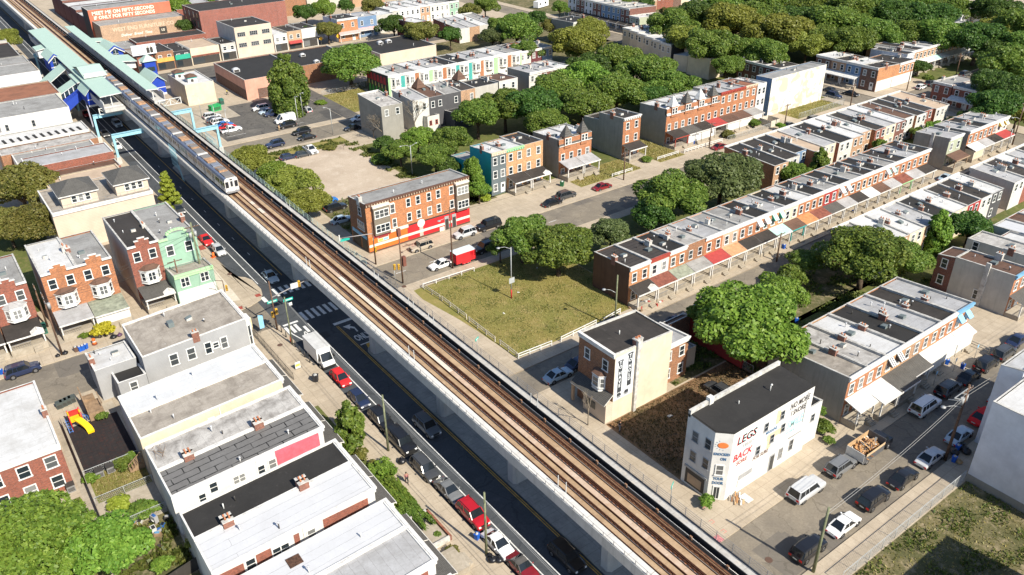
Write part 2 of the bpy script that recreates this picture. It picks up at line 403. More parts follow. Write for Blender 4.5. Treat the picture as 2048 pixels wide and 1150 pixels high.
line(112, 33.9, 200, 34.02, W); line(62, 215.5, 62.1, 229, W)
for k in range(9): line(61, 206.5+k*2.7, 66.2, 206.6+k*2.7, W, ZI+.012)
for k in range(7): line(76.5, 205.5+k*2.8, 82, 205.6+k*2.8, W, ZI+.012)
o = put('road_markings', mk); o['kind'] = 'structure'
o = link('road_lettering', text_mesh('ONLY', 2.5, W, .002, .38), None, (44.6, 100.1, .01)); o.scale = (1.0, 1.0, 1); o['kind'] = 'structure'
# pink survey scribbles on the pavement and manholes
red = plain('survey_paint', (.65,.16,.14), .8)
sv = MB()
for px, py in ((1438,961),(1404,1013),(1423,1043),(1447,1062)):
    x, y = G(px-.0, py, ZW); 
    for dx, dy, w, h in ((0,-.25,.5,.05),(0,.2,.5,.05),(.22,0,.05,.45)): sv.box(x+dx-w/2, y+dy-h/2, ZW+.004, x+dx+w/2, y+dy+h/2, ZW+.008, red, skip='b')
x, y = G(1436, 1078, ZW); sv.box(x-.6, y-.5, ZW+.004, x+.5, y+.5, ZW+.009, plain('pink_paint', (.8,.25,.25), .8, var=.5, sc=6), skip='b')
o = put('survey_paint_marks', sv); o['kind'] = 'structure'
iron = plain('cast_iron', (.12,.07,.05), .6)
for k, (px, py) in enumerate(((459,548),(808,573),(560,690),(1538,1118),(1450,1120))):
    b = MB(); b.tube((0,0,0), (0,0,.012), .42, .42, 14, iron); x, y = G(px, py, ZW)
    tag(put('manhole_cover', b, None, (x, y, ZW+.004 if k != 3 and k != 4 else .004)), ['round iron manhole cover in the paving of the rounded corner','brass coloured manhole cover beside the fenced lawn corner','rusty manhole cover in the pavement by the bollards','iron manhole cover in the roadway near the green tinted pole','manhole cover in patched asphalt beside the viaduct'][k], 'manhole cover')
# ---------------------------------------------------------------- median and viaduct
md = MB()
def nose(v, dirn): return [(44.8+1.65*cos(t), v+dirn*1.65*sin(t)) for t in [pi*k/10 for k in range(11)]]
for v0, v1 in ((-60, 95.3), (124.0, 192.5), (202.8, 262), (285, 600)):
    poly = [(43.15, v0), (46.45, v0)] + nose(v1, 1) if v0 in (-60,) else [(x, y) for x, y in nose(v0, -1)][::-1] + nose(v1, 1)
    if v0 == -60: poly = [(43.15, v0), (46.45, v0)] + nose(v1, 1)
    md.prism(poly, -.05, .17, GM['median'])
struct('median_island', md)
conc = render_wall('viaduct_concrete', (.52,.51,.48), .55, (.14,.13,.12), .4)
pconc = render_wall('parapet_panel', (.62,.60,.56), .35, (.3,.27,.24), .8)
VZ = 8.0
def vplain(name, c, dark, sc=.5): return ground_mat(name, c, dark, None, sc, 4, joints=None)
bed = ground_mat('track_bed_concrete', (.46,.325,.20), (.30,.195,.115), (.54,.41,.28), sc=.35, fine=5, joints=(7.5, 3.2), jointc=(.2,.12,.07), grain=.35)
mid = ground_mat('track_middle_concrete', (.53,.41,.315), (.43,.29,.19), (.62,.53,.45), sc=.4, fine=5, joints=(9, 2.4), jointc=(.25,.16,.1), grain=.35)
palec = ground_mat('new_concrete_strip', (.68,.62,.53), (.58,.50,.41), sc=.5, fine=4, grain=.25)
rust = plain('rail_rust', (.085,.035,.02), .75, .2, var=.3); rust2 = plain('plinth_rust', (.16,.075,.04), .85, .2, var=.35, sc=2); orange = plain('orange_rust', (.50,.19,.075), .85, .2, var=.35, sc=2)
steel = metal('rail_steel', (.55,.53,.5), .3, .9); black = plain('trench_black', (.018,.018,.02), .8, .2)
via = thing('elevated_railway', 'concrete elevated railway viaduct carrying two rusty tracks above the shaded avenue', 'viaduct', (45, 100, 0))
VA, VB = -70, 640
def vp(name, mb): 
    o = put(name, mb, via); o.location = (-45, -100, 0); return o
b = MB()
b.prism([(41.0,VA),(49.3,VA),(49.3,VB),(41.0,VB)], 7.75, VZ-.25, conc, bed)
b.hexa([(42.2,VA,6.5),(48.1,VA,6.5),(48.1,VB,6.5),(42.2,VB,6.5),(41.2,VA,7.74),(49.1,VA,7.74),(49.1,VB,7.74),(41.2,VB,7.74)], conc); vp('deck', b)
b = MB(); b.box(42.08, VA, VZ-.24, 47.48, VB, VZ, bed); b.box(44.22, VA, VZ+.001, 44.92, VB, VZ+.02, mid); vp('track_slab', b)
for va, vb in ((74,106),(137,139.5),(142,143.6)): b = MB(); b.box(44.24, va, VZ+.012, 44.90, vb, VZ+.03, palec); vp('concrete_strip', b)
b = MB(); b.box(40.8, VA, 7.25, 41.0, VB, VZ+.55, conc); vp('parapet', b)
b = MB()
v = VA
while v < VB: b.box(41.02, v+.03, VZ-.2, 42.02, v+2.97, VZ+.25, pconc); v += 3.0
vp('walkway', b)
def rail(u, m=rust, w=.07, top=steel, h=.17):
    b = MB(); b.box(u-w, VA, VZ+.02, u+w, VB, VZ+.05, m); b.box(u-w*.4, VA, VZ+.05, u+w*.4, VB, VZ+h, m); b.box(u-w*.5, VA, VZ+h, u+w*.5, VB, VZ+h+.03, top); vp('rail', b)
for u in (42.2, 44.13, 45.43, 45.56): rail(u, rust, .08, rust)
for u in (42.96, 44.99, 46.5): rail(u, rust, .045, steel, .12)
for u0, u1, m in ((43.06,43.45,rust2), (45.06,45.34,orange), (46.68,47.2,rust2)):
    b = MB(); b.box(u0, VA, VZ+.021, u1, VB, VZ+.06, m); c = (u0+u1)/2
    v = VA
    while v < 400:
        b.box(c-.13, v, VZ+.061, c+.13, v+.26, VZ+.15, rust); v += .62
    b.box(c-.035, VA, VZ+.1, c+.035, VB, VZ+.22, rust); vp('rail_plinth', b)
b = MB(); b.box(47.3, VA, VZ+.002, 47.49, VB, VZ+.1, rust2); vp('cable_cover', b)
b = MB(); b.box(47.52, VA, VZ-.24, 48.42, VB, VZ-.2, black); b.box(48.36, VA, VZ-.2, 48.45, VB, VZ+.4, black); vp('trench', b)
b = MB(); b.tube((47.95,VA,VZ+.12), (47.95,VB,VZ+.12), .035, .035, 6, steel); v = VA
while v < 420: b.box(47.88, v, VZ-.2, 48.05, v+.3, VZ+.22, plain('insulator_brown', (.3,.17,.1), .6)); v += 4.6
vp('conduit', b)
b = MB(); b.box(48.46, VA, VZ-.2, 49.22, VB, VZ+.42, ground_mat('catwalk_concrete', (.5,.485,.455), (.38,.36,.33), (.58,.5,.4), sc=.6, joints=(5, 3.0), jointc=(.2,.18,.16))); vp('walkway', b)
b = MB(); b.box(49.22, VA, 7.2, 49.36, VB, VZ+.52, plain('dark_kerb', (.045,.05,.06), .7)); vp('parapet', b)
gal = metal('galvanised', (.30,.30,.31), .5, .4); galw = metal('galvanised_pale', (.62,.64,.63), .5, .3); teal = plain('pale_blue_steel', (.30,.55,.62), .5); greeng = plain('pale_green_rail', (.42,.55,.5), .6)
def railing(u, z0, hgt, v0, v1, step, m, rails, r=.022):
    b = MB(); v = v0
    while v < v1: b.bar((u,v,z0), (u,v,z0+hgt), .05, .05, m); v += step
    for k in range(rails): b.bar((u,v0,z0+hgt-.02-k*hgt/rails), (u,v1,z0+hgt-.02-k*hgt/rails), .028, .028, m)
    vp('railing', b)
railing(40.92, VZ-.3, 1.35, VA, 150, 1.5, gal, 3); railing(49.3, VZ+.5, 1.15, VA, 106, 2.0, gal, 4)
railing(49.3, VZ+.5, 1.15, 106, 215, 2.0, greeng, 4); railing(40.92, VZ-.3, 1.0, 150, 216, 1.5, gal, 2)
for u, v in [(42.05, v) for v in (48, 79, 111.3, 158)]+[(48.5, v) for v in (61, 84.5, 90, 100.5, 134)]:
    for d in (0, 1.3): b = MB(); b.bar((u, v+d, VZ+.2), (u, v+d, VZ+1.7), .07, .07, galw); vp('marker_post', b)
for v in (-22, -6, 10, 26.5, 43.2, 59.9, 76, 95.0, 123.6, 140, 157, 172.5, 187, 204, 220, 238, 256, 290, 310, 330, 350, 370, 390):
    b = MB(); hw = 1.25
    def ring(w, d, c=.35): return [(44.8-w+c, v-d),(44.8+w-c, v-d),(44.8+w, v-d+c),(44.8+w, v+d-c),(44.8+w-c, v+d),(44.8-w+c, v+d),(44.8-w, v+d-c),(44.8-w, v-d+c)]
    lev = ((.17,1.3,.85),(5.0,1.3,.85),(5.9,1.7,.95),(6.49,2.5,1.05))
    for (z0,w0,d0),(z1,w1,d1) in zip(lev, lev[1:]):
        A = ring(w0,d0); B = ring(w1,d1)
        for k in range(8):
            j = (k+1) % 8; b.face([(*A[k],z0),(*A[j],z0),(*B[j],z1),(*B[k],z1)], conc)
    vp('pier', b)
# teal stair-guard cage hanging off the left parapet and its blue flood light bracket
b = MB()
for k in range(9): b.bar((40.7, 176+k*.6, 5.4), (40.7, 176+k*.6, 10.0), .05, .05, teal)
for z in (5.4, 6.5, 7.6, 8.7, 10.0): b.bar((40.7,176,z), (40.7,180.9,z), .06, .06, teal)
for k in range(2): b.bar((40.7,175.6+k*.9,6.6), (40.7,174.0+k*.9,3.4), .1, .1, teal)
vp('guard_cage', b)
b = MB()
for k in range(9): b.bar((49.6, 176+k*.9, 5.4), (49.6, 176+k*.9, 10.2), .06, .06, teal)
for z in (5.4, 7.0, 8.7, 10.2): b.bar((49.6,176,z), (49.6,183.3,z), .08, .08, teal)
vp('guard_cage', b)
# ---------------------------------------------------------------- the train
tsteel = metal('train_stainless', (.52,.52,.53), .35, .55); troof = plain('train_roof_grey', (.20,.185,.175), .7); trust = plain('train_roof_box', (.46,.27,.15), .7, var=.35, sc=1.5); twhite = plain('train_end_white', (.62,.6,.57), .6)
tdark = glass('train_glass', (.02,.022,.028)); tblue = plain('train_blue_band', (.13,.16,.24), .5)
CL, CW, CB, CT = 16.6, 2.6, 8.55, 11.75
def train_car(v0, label, front=False):
    t = thing('train_car', label, 'train car', (43.15, v0, CB), 0, 'silver train cars on the near track')
    b = MB(); hw = CW/2; hh = CT-CB
    pr = [(-hw,.25),(-hw,hh-.75),(-hw+.12,hh-.3),(-hw+.5,hh-.08),(hw-.5,hh-.08),(hw-.12,hh-.3),(hw,hh-.75),(hw,.25)]
    n = len(pr)
    for k in range(n):
        (x0,z0),(x1,z1) = pr[k], pr[(k+1) % n]
        b.face([(x0,CL-.25,z0),(x1,CL-.25,z1),(x1,0,z1),(x0,0,z0)][::-1], tblue if k in (1,2) else troof if k in (3,) else tsteel)
    b.face([(x,0,z) for x, z in pr][::-1], twhite); b.face([(x,CL-.25,z) for x, z in pr], tsteel)
    put('body', b, t)
    b = MB()
    b.box(-.85, .6, hh-.08, .85, 3.2, hh+.1, troof); b.box(-.8, 3.6, hh-.08, .8, 6.2, hh+.16, trust); b.box(-.7, 4.1, hh+.161, .7, 5.6, hh+.3, troof)
    b.box(-.75, 7.4, hh-.08, .75, 9.0, hh+.12, plain('train_roof_blue', (.2,.22,.27), .6)); b.box(-.85, 10.2, hh-.08, .85, 12.6, hh+.18, trust); b.box(-.85, 13.2, hh-.08, .85, 15.3, hh+.1, troof)
    b.box(-1.0, CL-1.0, hh-.08, 1.0, CL-.3, hh+.14, twhite); put('roof_equipment', b, t)
    for y in (1.9, 6.9, 11.9):
        for s in (-1,):
            d = MB(); d.box(s*hw-.03, y-.65, .35, s*hw-.01, y+.65, 2.3, plain('train_door', (.3,.3,.31), .4)); 
            d.box(s*hw-.05, y-.5, 1.2, s*hw-.031, y-.08, 2.1, tdark); d.box(s*hw-.05, y+.08, 1.2, s*hw-.031, y+.5, 2.1, tdark); put('door', d, t)
    for y in (.5, 3.6, 4.9, 8.7, 10.0, 13.8, 15.2):
        d = MB(); w = .5 if y in (3.6,4.9,8.7,10.0) else .4
        d.box(-hw-.03, y-w, 1.25, -hw-.008, y+w, 2.15, tdark); put('window', d, t)
    if front:
        for x, w, z0 in ((-.88,.3,1.15),(0,.22,1.3),(.88,.3,1.15)):
            d = MB(); d.box(x-w, -.04, z0, x+w, -.012, 2.35, tdark); put('windscreen', d, t)
        d = MB(); d.box(-.42, -.035, .3, .42, -.012, 2.55, metal('train_door_steel', (.66,.66,.65), .4, .3)); d.box(-.24,-.03,1.28,.24,-.036,2.38, twhite); put('end_door', d, t)
        for x in (-.8, .8):
            d = MB(); d.tube((x,-.1,.62), (x,-.01,.62), .13, .13, 10, plain('lamp_lens', (.7,.68,.6), .2)); put('headlight', d, t)
        d = MB(); d.box(-1.2,-.3,.1,1.2,-.01,.42, gal); put('coupler_beam', d, t)
        d = MB(); d.box(-.25,-.05,2.6,.25,-.012,2.8, black); put('destination_sign', d, t)
    for y in (3.0, 13.4): d = MB(); d.box(-.95, y-1.2, -.3, .95, y+1.2, .24, black); put('bogie', d, t)
    return t
names = ['leading silver train car with its driving cab facing the camera', 'second silver train car behind the leading cab car', 'third silver train car of the train', 'fourth silver train car of the train', 'fifth silver train car, nearest the station but one', 'last silver train car, its tail beside the station platforms']
for k, nme in enumerate(names): train_car(148.6+k*CL, nme, k == 0)
# ---------------------------------------------------------------- house kit
WF = plain('window_frame_white', (.74,.74,.71), .5, .4, var=.08); WG = glass('house_glass', (.022,.03,.036), .06)
WC = plain('window_curtain', (.5,.49,.46), .8)
TR = dict(white=plain('trim_white', (.72,.70,.66), .6, .3, var=.2), cream=plain('trim_cream', (.62,.5,.36), .6), brown=plain('trim_brown', (.12,.06,.04), .6), red=plain('trim_red', (.35,.06,.04), .6),
          blue=plain('trim_blue', (.18,.38,.55), .6), green=plain('trim_green', (.35,.6,.3), .6), grey=plain('trim_grey', (.34,.34,.34), .6), dark=plain('trim_dark', (.05,.045,.04), .6), teal=plain('trim_teal', (.07,.36,.33), .6), tan=plain('trim_tan', (.42,.3,.2), .7))
BK = dict(orange=brick('brick_orange', (.46,.175,.065)), red=brick('brick_red', (.30,.085,.045)), deep=brick('brick_deep', (.20,.07,.045)), tan=brick('brick_tan', (.50,.30,.17)), salmon=brick('brick_salmon', (.55,.245,.10)), brown=brick('brick_brown', (.17,.085,.055)),
          buff=brick('brick_buff', (.60,.33,.15)), pink=render_wall('wall_pink', (.62,.30,.22), .2), mural=brick('brick_mural', (.52,.20,.07)), rust=brick('brick_rust', (.34,.15,.065)))
WL = dict(white=render_wall('wall_white', (.62,.60,.55), .35), clean=render_wall('wall_clean_white', (.68,.665,.63), .25), cream=render_wall('wall_cream', (.66,.56,.42), .3), grey=render_wall('wall_grey_siding', (.36,.36,.36), .15, None, .3, .2),
          stucco=render_wall('wall_grey_stucco', (.30,.285,.25), .55, (.10,.095,.085), .5), pale=render_wall('wall_pale_stucco', (.50,.48,.43), .5), dirty=render_wall('wall_dirty_white', (.52,.50,.46), .6, (.2,.18,.15)),
          beige=render_wall('wall_beige', (.62,.51,.40), .1, None, .3, .3), green=render_wall('wall_mint', (.28,.44,.33), .2), teal=render_wall('wall_teal', (.02,.32,.37), .2), slate=render_wall('wall_slate', (.13,.155,.165), .3, None, .5, .2), blue=render_wall('wall_blue', (.16,.25,.38), .3),
          red=render_wall('wall_red', (.36,.045,.04), .35), char=render_wall('wall_charcoal', (.085,.085,.09), .3), tan=render_wall('wall_tan', (.46,.32,.2), .4), black=render_wall('wall_black', (.05,.05,.055), .3), pinkb=render_wall('wall_pink_render', (.62,.37,.27), .2), maroon=render_wall('wall_maroon', (.13,.04,.045), .3),
          sooty=render_wall('wall_sooty_brick', (.14,.075,.05), .7, (.03,.025,.02), .6), lime=render_wall('wall_pale_green', (.42,.45,.33), .5), patch=render_wall('wall_patched', (.70,.68,.62), .3, None, .4, 0, .5, (.52,.46,.36)), lilac=render_wall('wall_cool_white', (.66,.67,.71), .12))
RF = dict(tar=roofing('roof_tar', (.052,.045,.04), (.022,.02,.018), .7, (14, 1.0), (.015,.014,.013), .012, light=(.12,.11,.10)), black=roofing('roof_black', (.034,.032,.03), (.018,.017,.016), .6, None, light=(.075,.07,.065)),
          rolled=roofing('roof_rolled', (.068,.058,.052), (.03,.026,.024), .6, (9, .95), (.012,.011,.01), .05, along='x'), brown=roofing('roof_brown', (.15,.085,.06), (.06,.04,.03), .6, (10, .95), (.03,.02,.015), .02),
          white=roofing('roof_white', (.60,.60,.595), (.33,.315,.29), .6, (12, 1.0), (.33,.32,.31), .012), silver=roofing('roof_silver', (.42,.42,.425), (.21,.20,.19), .7, (10, 1.0), (.2,.19,.185), .015),
          grey=roofing('roof_grey', (.33,.325,.31), (.15,.14,.13), .75, (8, 1.0), (.1,.095,.09), .014, light=(.48,.47,.45)), tan=roofing('roof_tan', (.50,.385,.28), (.30,.22,.16), .6), stained=roofing('roof_stained', (.50,.48,.45), (.17,.155,.14), 1.0, (7, 1.0), (.2,.19,.18), .014, sc=.5),
          shingle=roofing('roof_shingle', (.12,.115,.105), (.06,.058,.055), .5, (.9, .17), (.05,.045,.04), .02, sc=.8), ruststain=roofing('roof_rusty', (.30,.13,.075), (.12,.06,.04), .7), mint=roofing('roof_mint_metal', (.40,.53,.46), (.32,.44,.38), .3, (30, .45), (.26,.37,.32), .03),
          seam=roofing('roof_seamed_white', (.55,.555,.57), (.42,.42,.42), .35, (30, 1.15), (.25,.25,.25), .018, along='y'), lap=roofing('roof_lapped_felt', (.17,.165,.16), (.10,.095,.09), .5, (3.1, 1.05), (.012,.012,.012), .07, along='y', light=(.26,.25,.24)),
          tick=roofing('roof_white_cool', (.58,.59,.60), (.42,.42,.41), .5, (6, 1.1), (.4,.39,.38), .014, along='y'), warm=roofing('roof_warm_grey', (.38,.34,.29), (.17,.145,.12), .95, (4, 1.0), (.2,.18,.15), .012, sc=.5, light=(.6,.57,.52)))
PB = brick('brick_chimney', (.26,.10,.06)); VENT = metal('vent_metal', (.6,.6,.6), .4, .3); HATCH = plain('hatch_grey', (.16,.19,.19), .6); LEAD = plain('pipe_white', (.66,.65,.62), .6); TERRA = plain('chimney_pot', (.45,.17,.08), .8)
COP = plain('coping_pale', (.55,.53,.49), .7, .2, var=.3)
DOORC = dict(white=WF, red=plain('door_red', (.4,.03,.03), .5), dark=plain('door_dark', (.03,.03,.03), .5), brown=plain('door_brown', (.14,.07,.04), .5), blue=plain('door_blue', (.06,.1,.25), .5))
WPROTO = {}
def win_meshes(w, h, style, fm):
    k = (w, h, style, fm.name)
    if k not in WPROTO:
        b = MB(); f = .13 if style != 'thin' else .07
        b.box(-w/2-f, -.07, -f*.6, -w/2, .01, h+f, fm); b.box(w/2, -.07, -f*.6, w/2+f, .01, h+f, fm)
        b.box(-w/2, -.07, h, w/2, .01, h+f, fm); b.box(-w/2-f-.06, -.13, -f, w/2+f+.06, .01, 0, fm)
        n = {'triple': 3, 'double': 2, 'wide': 4}.get(style, 1)
        for j in range(1, n): b.box(-w/2+w*j/n-.06, -.06, 0, -w/2+w*j/n+.06, .01, h, fm)
        if style == 'arch': b.box(-w/2-.02, -.075, h+f, w/2+.02, .01, h+f+.18, fm)
        if style != 'fixed': b.box(-w/2, -.055, h*.5-.035, w/2, .01, h*.5+.035, fm)
        p = MB(); p.box(-w/2, -.03, .0, w/2, -.012, h, WG)
        if style == 'board': p = MB(); p.box(-w/2, -.03, 0, w/2, -.012, h, TR['tan'])
        WPROTO[k] = (b.mesh('window'), p.mesh('pane'))
    return WPROTO[k]
FR = dict(F=0.0, L=-pi/2, R=pi/2, B=pi)
def side_pt(w, d, side, t, off=0.0):
    """t metres along a side, from that side's left end as seen from outside"""
    return {'F': (t, -off), 'R': (w+off, t), 'B': (w-t, d+off), 'L': (-off, d-t)}[side]
def window(root, w, d, side, t, z, ww=.85, hh=1.5, style='sash', fm=None, off=0.0, panes=True):
    fm = fm or WF
    a, p = win_meshes(ww, hh, style, fm); x, y = side_pt(w, d, side, t, off)
    o = link('window', a, root, (x, y, z), FR[side])
    if panes: link('pane', p, o)
    return o
def door(root, w, d, side, t, z0=.3, c='white', ww=.95, hh=2.1, off=0.0):
    b = MB(); m = DOORC[c]
    b.box(-ww/2-.1, -.06, 0, -ww/2, .01, hh+.1, WF); b.box(ww/2, -.06, 0, ww/2+.1, .01, hh+.1, WF); b.box(-ww/2, -.06, hh, ww/2, .01, hh+.1, WF)
    b.box(-ww/2, -.03, 0, ww/2, -.005, hh, m); b.box(-ww*.28, -.04, hh*.52, ww*.28, -.031, hh*.88, WG)
    x, y = side_pt(w, d, side, t, off); return put('door', b, root, (x, y, z0), FR[side])
def chimney(root, x, y, z, s=.6, hgt=1.1, m=None):
    b = MB(); m = m or PB
    b.box(x-s/2, y-s*.8, z-.6, x+s/2, y+s*.8, z+hgt, m); b.box(x-s/2-.06, y-s*.8-.06, z+hgt, x+s/2+.06, y+s*.8+.06, z+hgt+.12, COP)
    for dy in (-.25, .2): b.tube((x, y+dy, z+hgt+.12), (x, y+dy, z+hgt+.42), .11, .09, 8, TERRA)
    return put('chimney', b, root)
def roof_bits(root, w, d, zf, seed, n=3, chim=True, hatch=True, dish=False):
    """zf(x, y) gives the roof surface"""
    r = random.Random(seed)
    if chim: x = r.choice((.25, w-.25)); y = d*r.uniform(.35, .55); chimney(root, x, y, zf(x, y), r.uniform(.5, .7), r.uniform(.7, 1.2), r.choice((PB, PB, COP)))
    if hatch:
        x = w*r.uniform(.35, .65); y = d*r.uniform(.35, .6); b = MB(); s = r.uniform(.35, .5); z = zf(x, y)
        b.hexa([(x-s,y-s,z-.2),(x+s,y-s,z-.2),(x+s,y+s,z-.2),(x-s,y+s,z-.2),(x-s,y-s,z+.5),(x+s,y-s,z+.5),(x+s,y+s,z+.32),(x-s,y+s,z+.32)], r.choice((HATCH, COP)), HATCH); put('roof_hatch', b, root)
    for k in range(n):
        x = w*r.uniform(.15, .85); y = d*r.uniform(.12, .9); z = zf(x, y); b = MB(); hh = r.uniform(.35, .8)
        b.tube((x,y,z-.1), (x,y,z+hh), .07, .07, 8, r.choice((LEAD, VENT, TR['dark'])))
        if r.random() < .4: b.tube((x,y,z+hh), (x,y,z+hh+.18), .15, .12, 8, VENT)
        put('vent_pipe', b, root)
    if dish:
        x = w*r.uniform(.2, .8); y = d*r.uniform(.15, .4); z = zf(x, y); b = MB()
        b.tube((x,y,z-.1), (x,y,z+.7), .03, .03, 6, VENT); b.dome((x,y-.05,z+.75), .32, .12, .32, plain('dish_grey', (.3,.31,.32), .5), 10, 3, True); put('satellite_dish', b, root)
def porch(root, x0, x1, depth, z, roofm, kind='shed', postm=None, floorh=.7, posts=None, solid=None, rise=.75, gable=False):
    pm = postm or TR['white']; b = MB(); e = .25
    b.hexa([(x0,-depth-e,z-.12),(x1,-depth-e,z-.12),(x1,-.01,z+rise-.12),(x0,-.01,z+rise-.12),(x0,-depth-e,z),(x1,-depth-e,z),(x1,-.01,z+rise),(x0,-.01,z+rise)], pm, roofm)
    b.box(x0-.02, -depth-e-.04, z-.22, x1+.02, -depth-e+.02, z+.02, pm)
    if gable:
        gx = x1-.9; b.hexa([(gx-.9,-depth-e-.1,z-.05),(gx+.9,-depth-e-.1,z-.05),(gx+.9,-depth-e+.9,z+.2),(gx-.9,-depth-e+.9,z+.2),(gx-.02,-depth-e-.1,z+.62),(gx+.02,-depth-e-.1,z+.62),(gx+.02,-depth-e+1.0,z+.7),(gx-.02,-depth-e+1.0,z+.7)], pm, roofm)
    put('porch_roof', b, root)
    b = MB(); b.box(x0+.05, -depth, 0, x1-.05, -.01, floorh, GM['pad']); 
    sx = x0 + (x1-x0)*.72
    for k in range(3): b.box(sx-.6, -depth-.3*(k+1), 0, sx+.6, -depth-.3*k, floorh*(3-k)/4, GM['pad'])
    put('porch_floor', b, root)
    for px in (posts or (x0+.2, x1-.2)):
        q = MB(); q.box(px-.09, -depth+.02, floorh, px+.09, -depth+.2, z-.1, pm); put('post', q, root)
    q = MB(); q.box(x0+.1, -depth+.05, floorh+.75, sx-.6, -depth+.12, floorh+.82, gal)
    n = int((sx-.6-x0)/.3)
    for k in range(n): q.bar((x0+.15+k*.3, -depth+.085, floorh), (x0+.15+k*.3, -depth+.085, floorh+.78), .03, .03, gal)
    put('porch_railing', q, root)
    if solid:
        q = MB(); q.box(x0+.05, -depth+.03, floorh, x1-.05, -.02, z-.12, solid); put('porch_enclosure', q, root)
def awning(root, w, d, side, t, z, ww, m1, m2, proj=.9, drop=.9):
    b = MB(); n = 6
    for k in range(n):
        a = -ww/2+ww*k/n; c = a+ww/n; m = m1 if k % 2 == 0 else m2
        b.hexa([(a,-proj,z-drop),(c,-proj,z-drop),(c,-.02,z-.03),(a,-.02,z-.03),(a,-proj,z-drop+.04),(c,-proj,z-drop+.04),(c,-.02,z+.03),(a,-.02,z+.03)], m)
    for s in (-ww/2, ww/2): b.face([(s,-proj,z-drop),(s,-.02,z),(s,-.02,z-drop)], m1)
    x, y = side_pt(w, d, side, t); return put('awning', b, root, (x, y, 0), FR[side])
def bay(root, xc, z0, z1, wid, proj, m, roofm=None, wd=2, fm=None):
    """three-sided bay window on the front"""
    b = MB(); a = wid/2; c = wid/2-proj*.75
    poly = [(xc-a,.0),(xc-c,-proj),(xc+c,-proj),(xc+a,.0)]
    b.prism(poly, z0, z1, m); e = .12
    b.prism([(xc-a-e,.0),(xc-c-e*.6,-proj-e),(xc+c+e*.6,-proj-e),(xc+a+e,.0)], z1, z1+.14, WF); b.prism([(xc-a-e*.5,.0),(xc-c-e*.3,-proj-e*.5),(xc+c+e*.3,-proj-e*.5),(xc+a+e*.5,.0)], z0-.12, z0, WF)
    if roofm:
        i = [(xc-a-e,0),(xc-c-e*.6,-proj-e),(xc+c+e*.6,-proj-e),(xc+a+e,0)]; j = [(xc-a*.5,0),(xc-c*.6,-.06),(xc+c*.6,-.06),(xc+a*.5,0)]
        for k in range(3): b.face([(*i[k],z1+.14),(*i[k+1],z1+.14),(*j[k+1],z1+.75),(*j[k],z1+.75)], roofm)
        b.face([(*p,z1+.75) for p in j], roofm)
    o = put('bay', b, root); hh = (z1-z0)*.62; zz = z0+(z1-z0)*.22
    A, P = win_meshes(min(1.0, c*1.5), hh, 'double' if c > .8 else 'sash', fm or WF); x = link('window', A, o, (xc,-proj,zz)); link('pane', P, x)
    ang = math.atan2(proj, a-c); sw = hypot(proj, a-c)*.5
    A, P = win_meshes(round(sw, 2), hh, 'sash', fm or WF)
    for s in (-1, 1):
        x = link('window', A, o, (xc+s*(a+c)/2, -proj/2, zz), s*ang); link('pane', P, x)
    return o
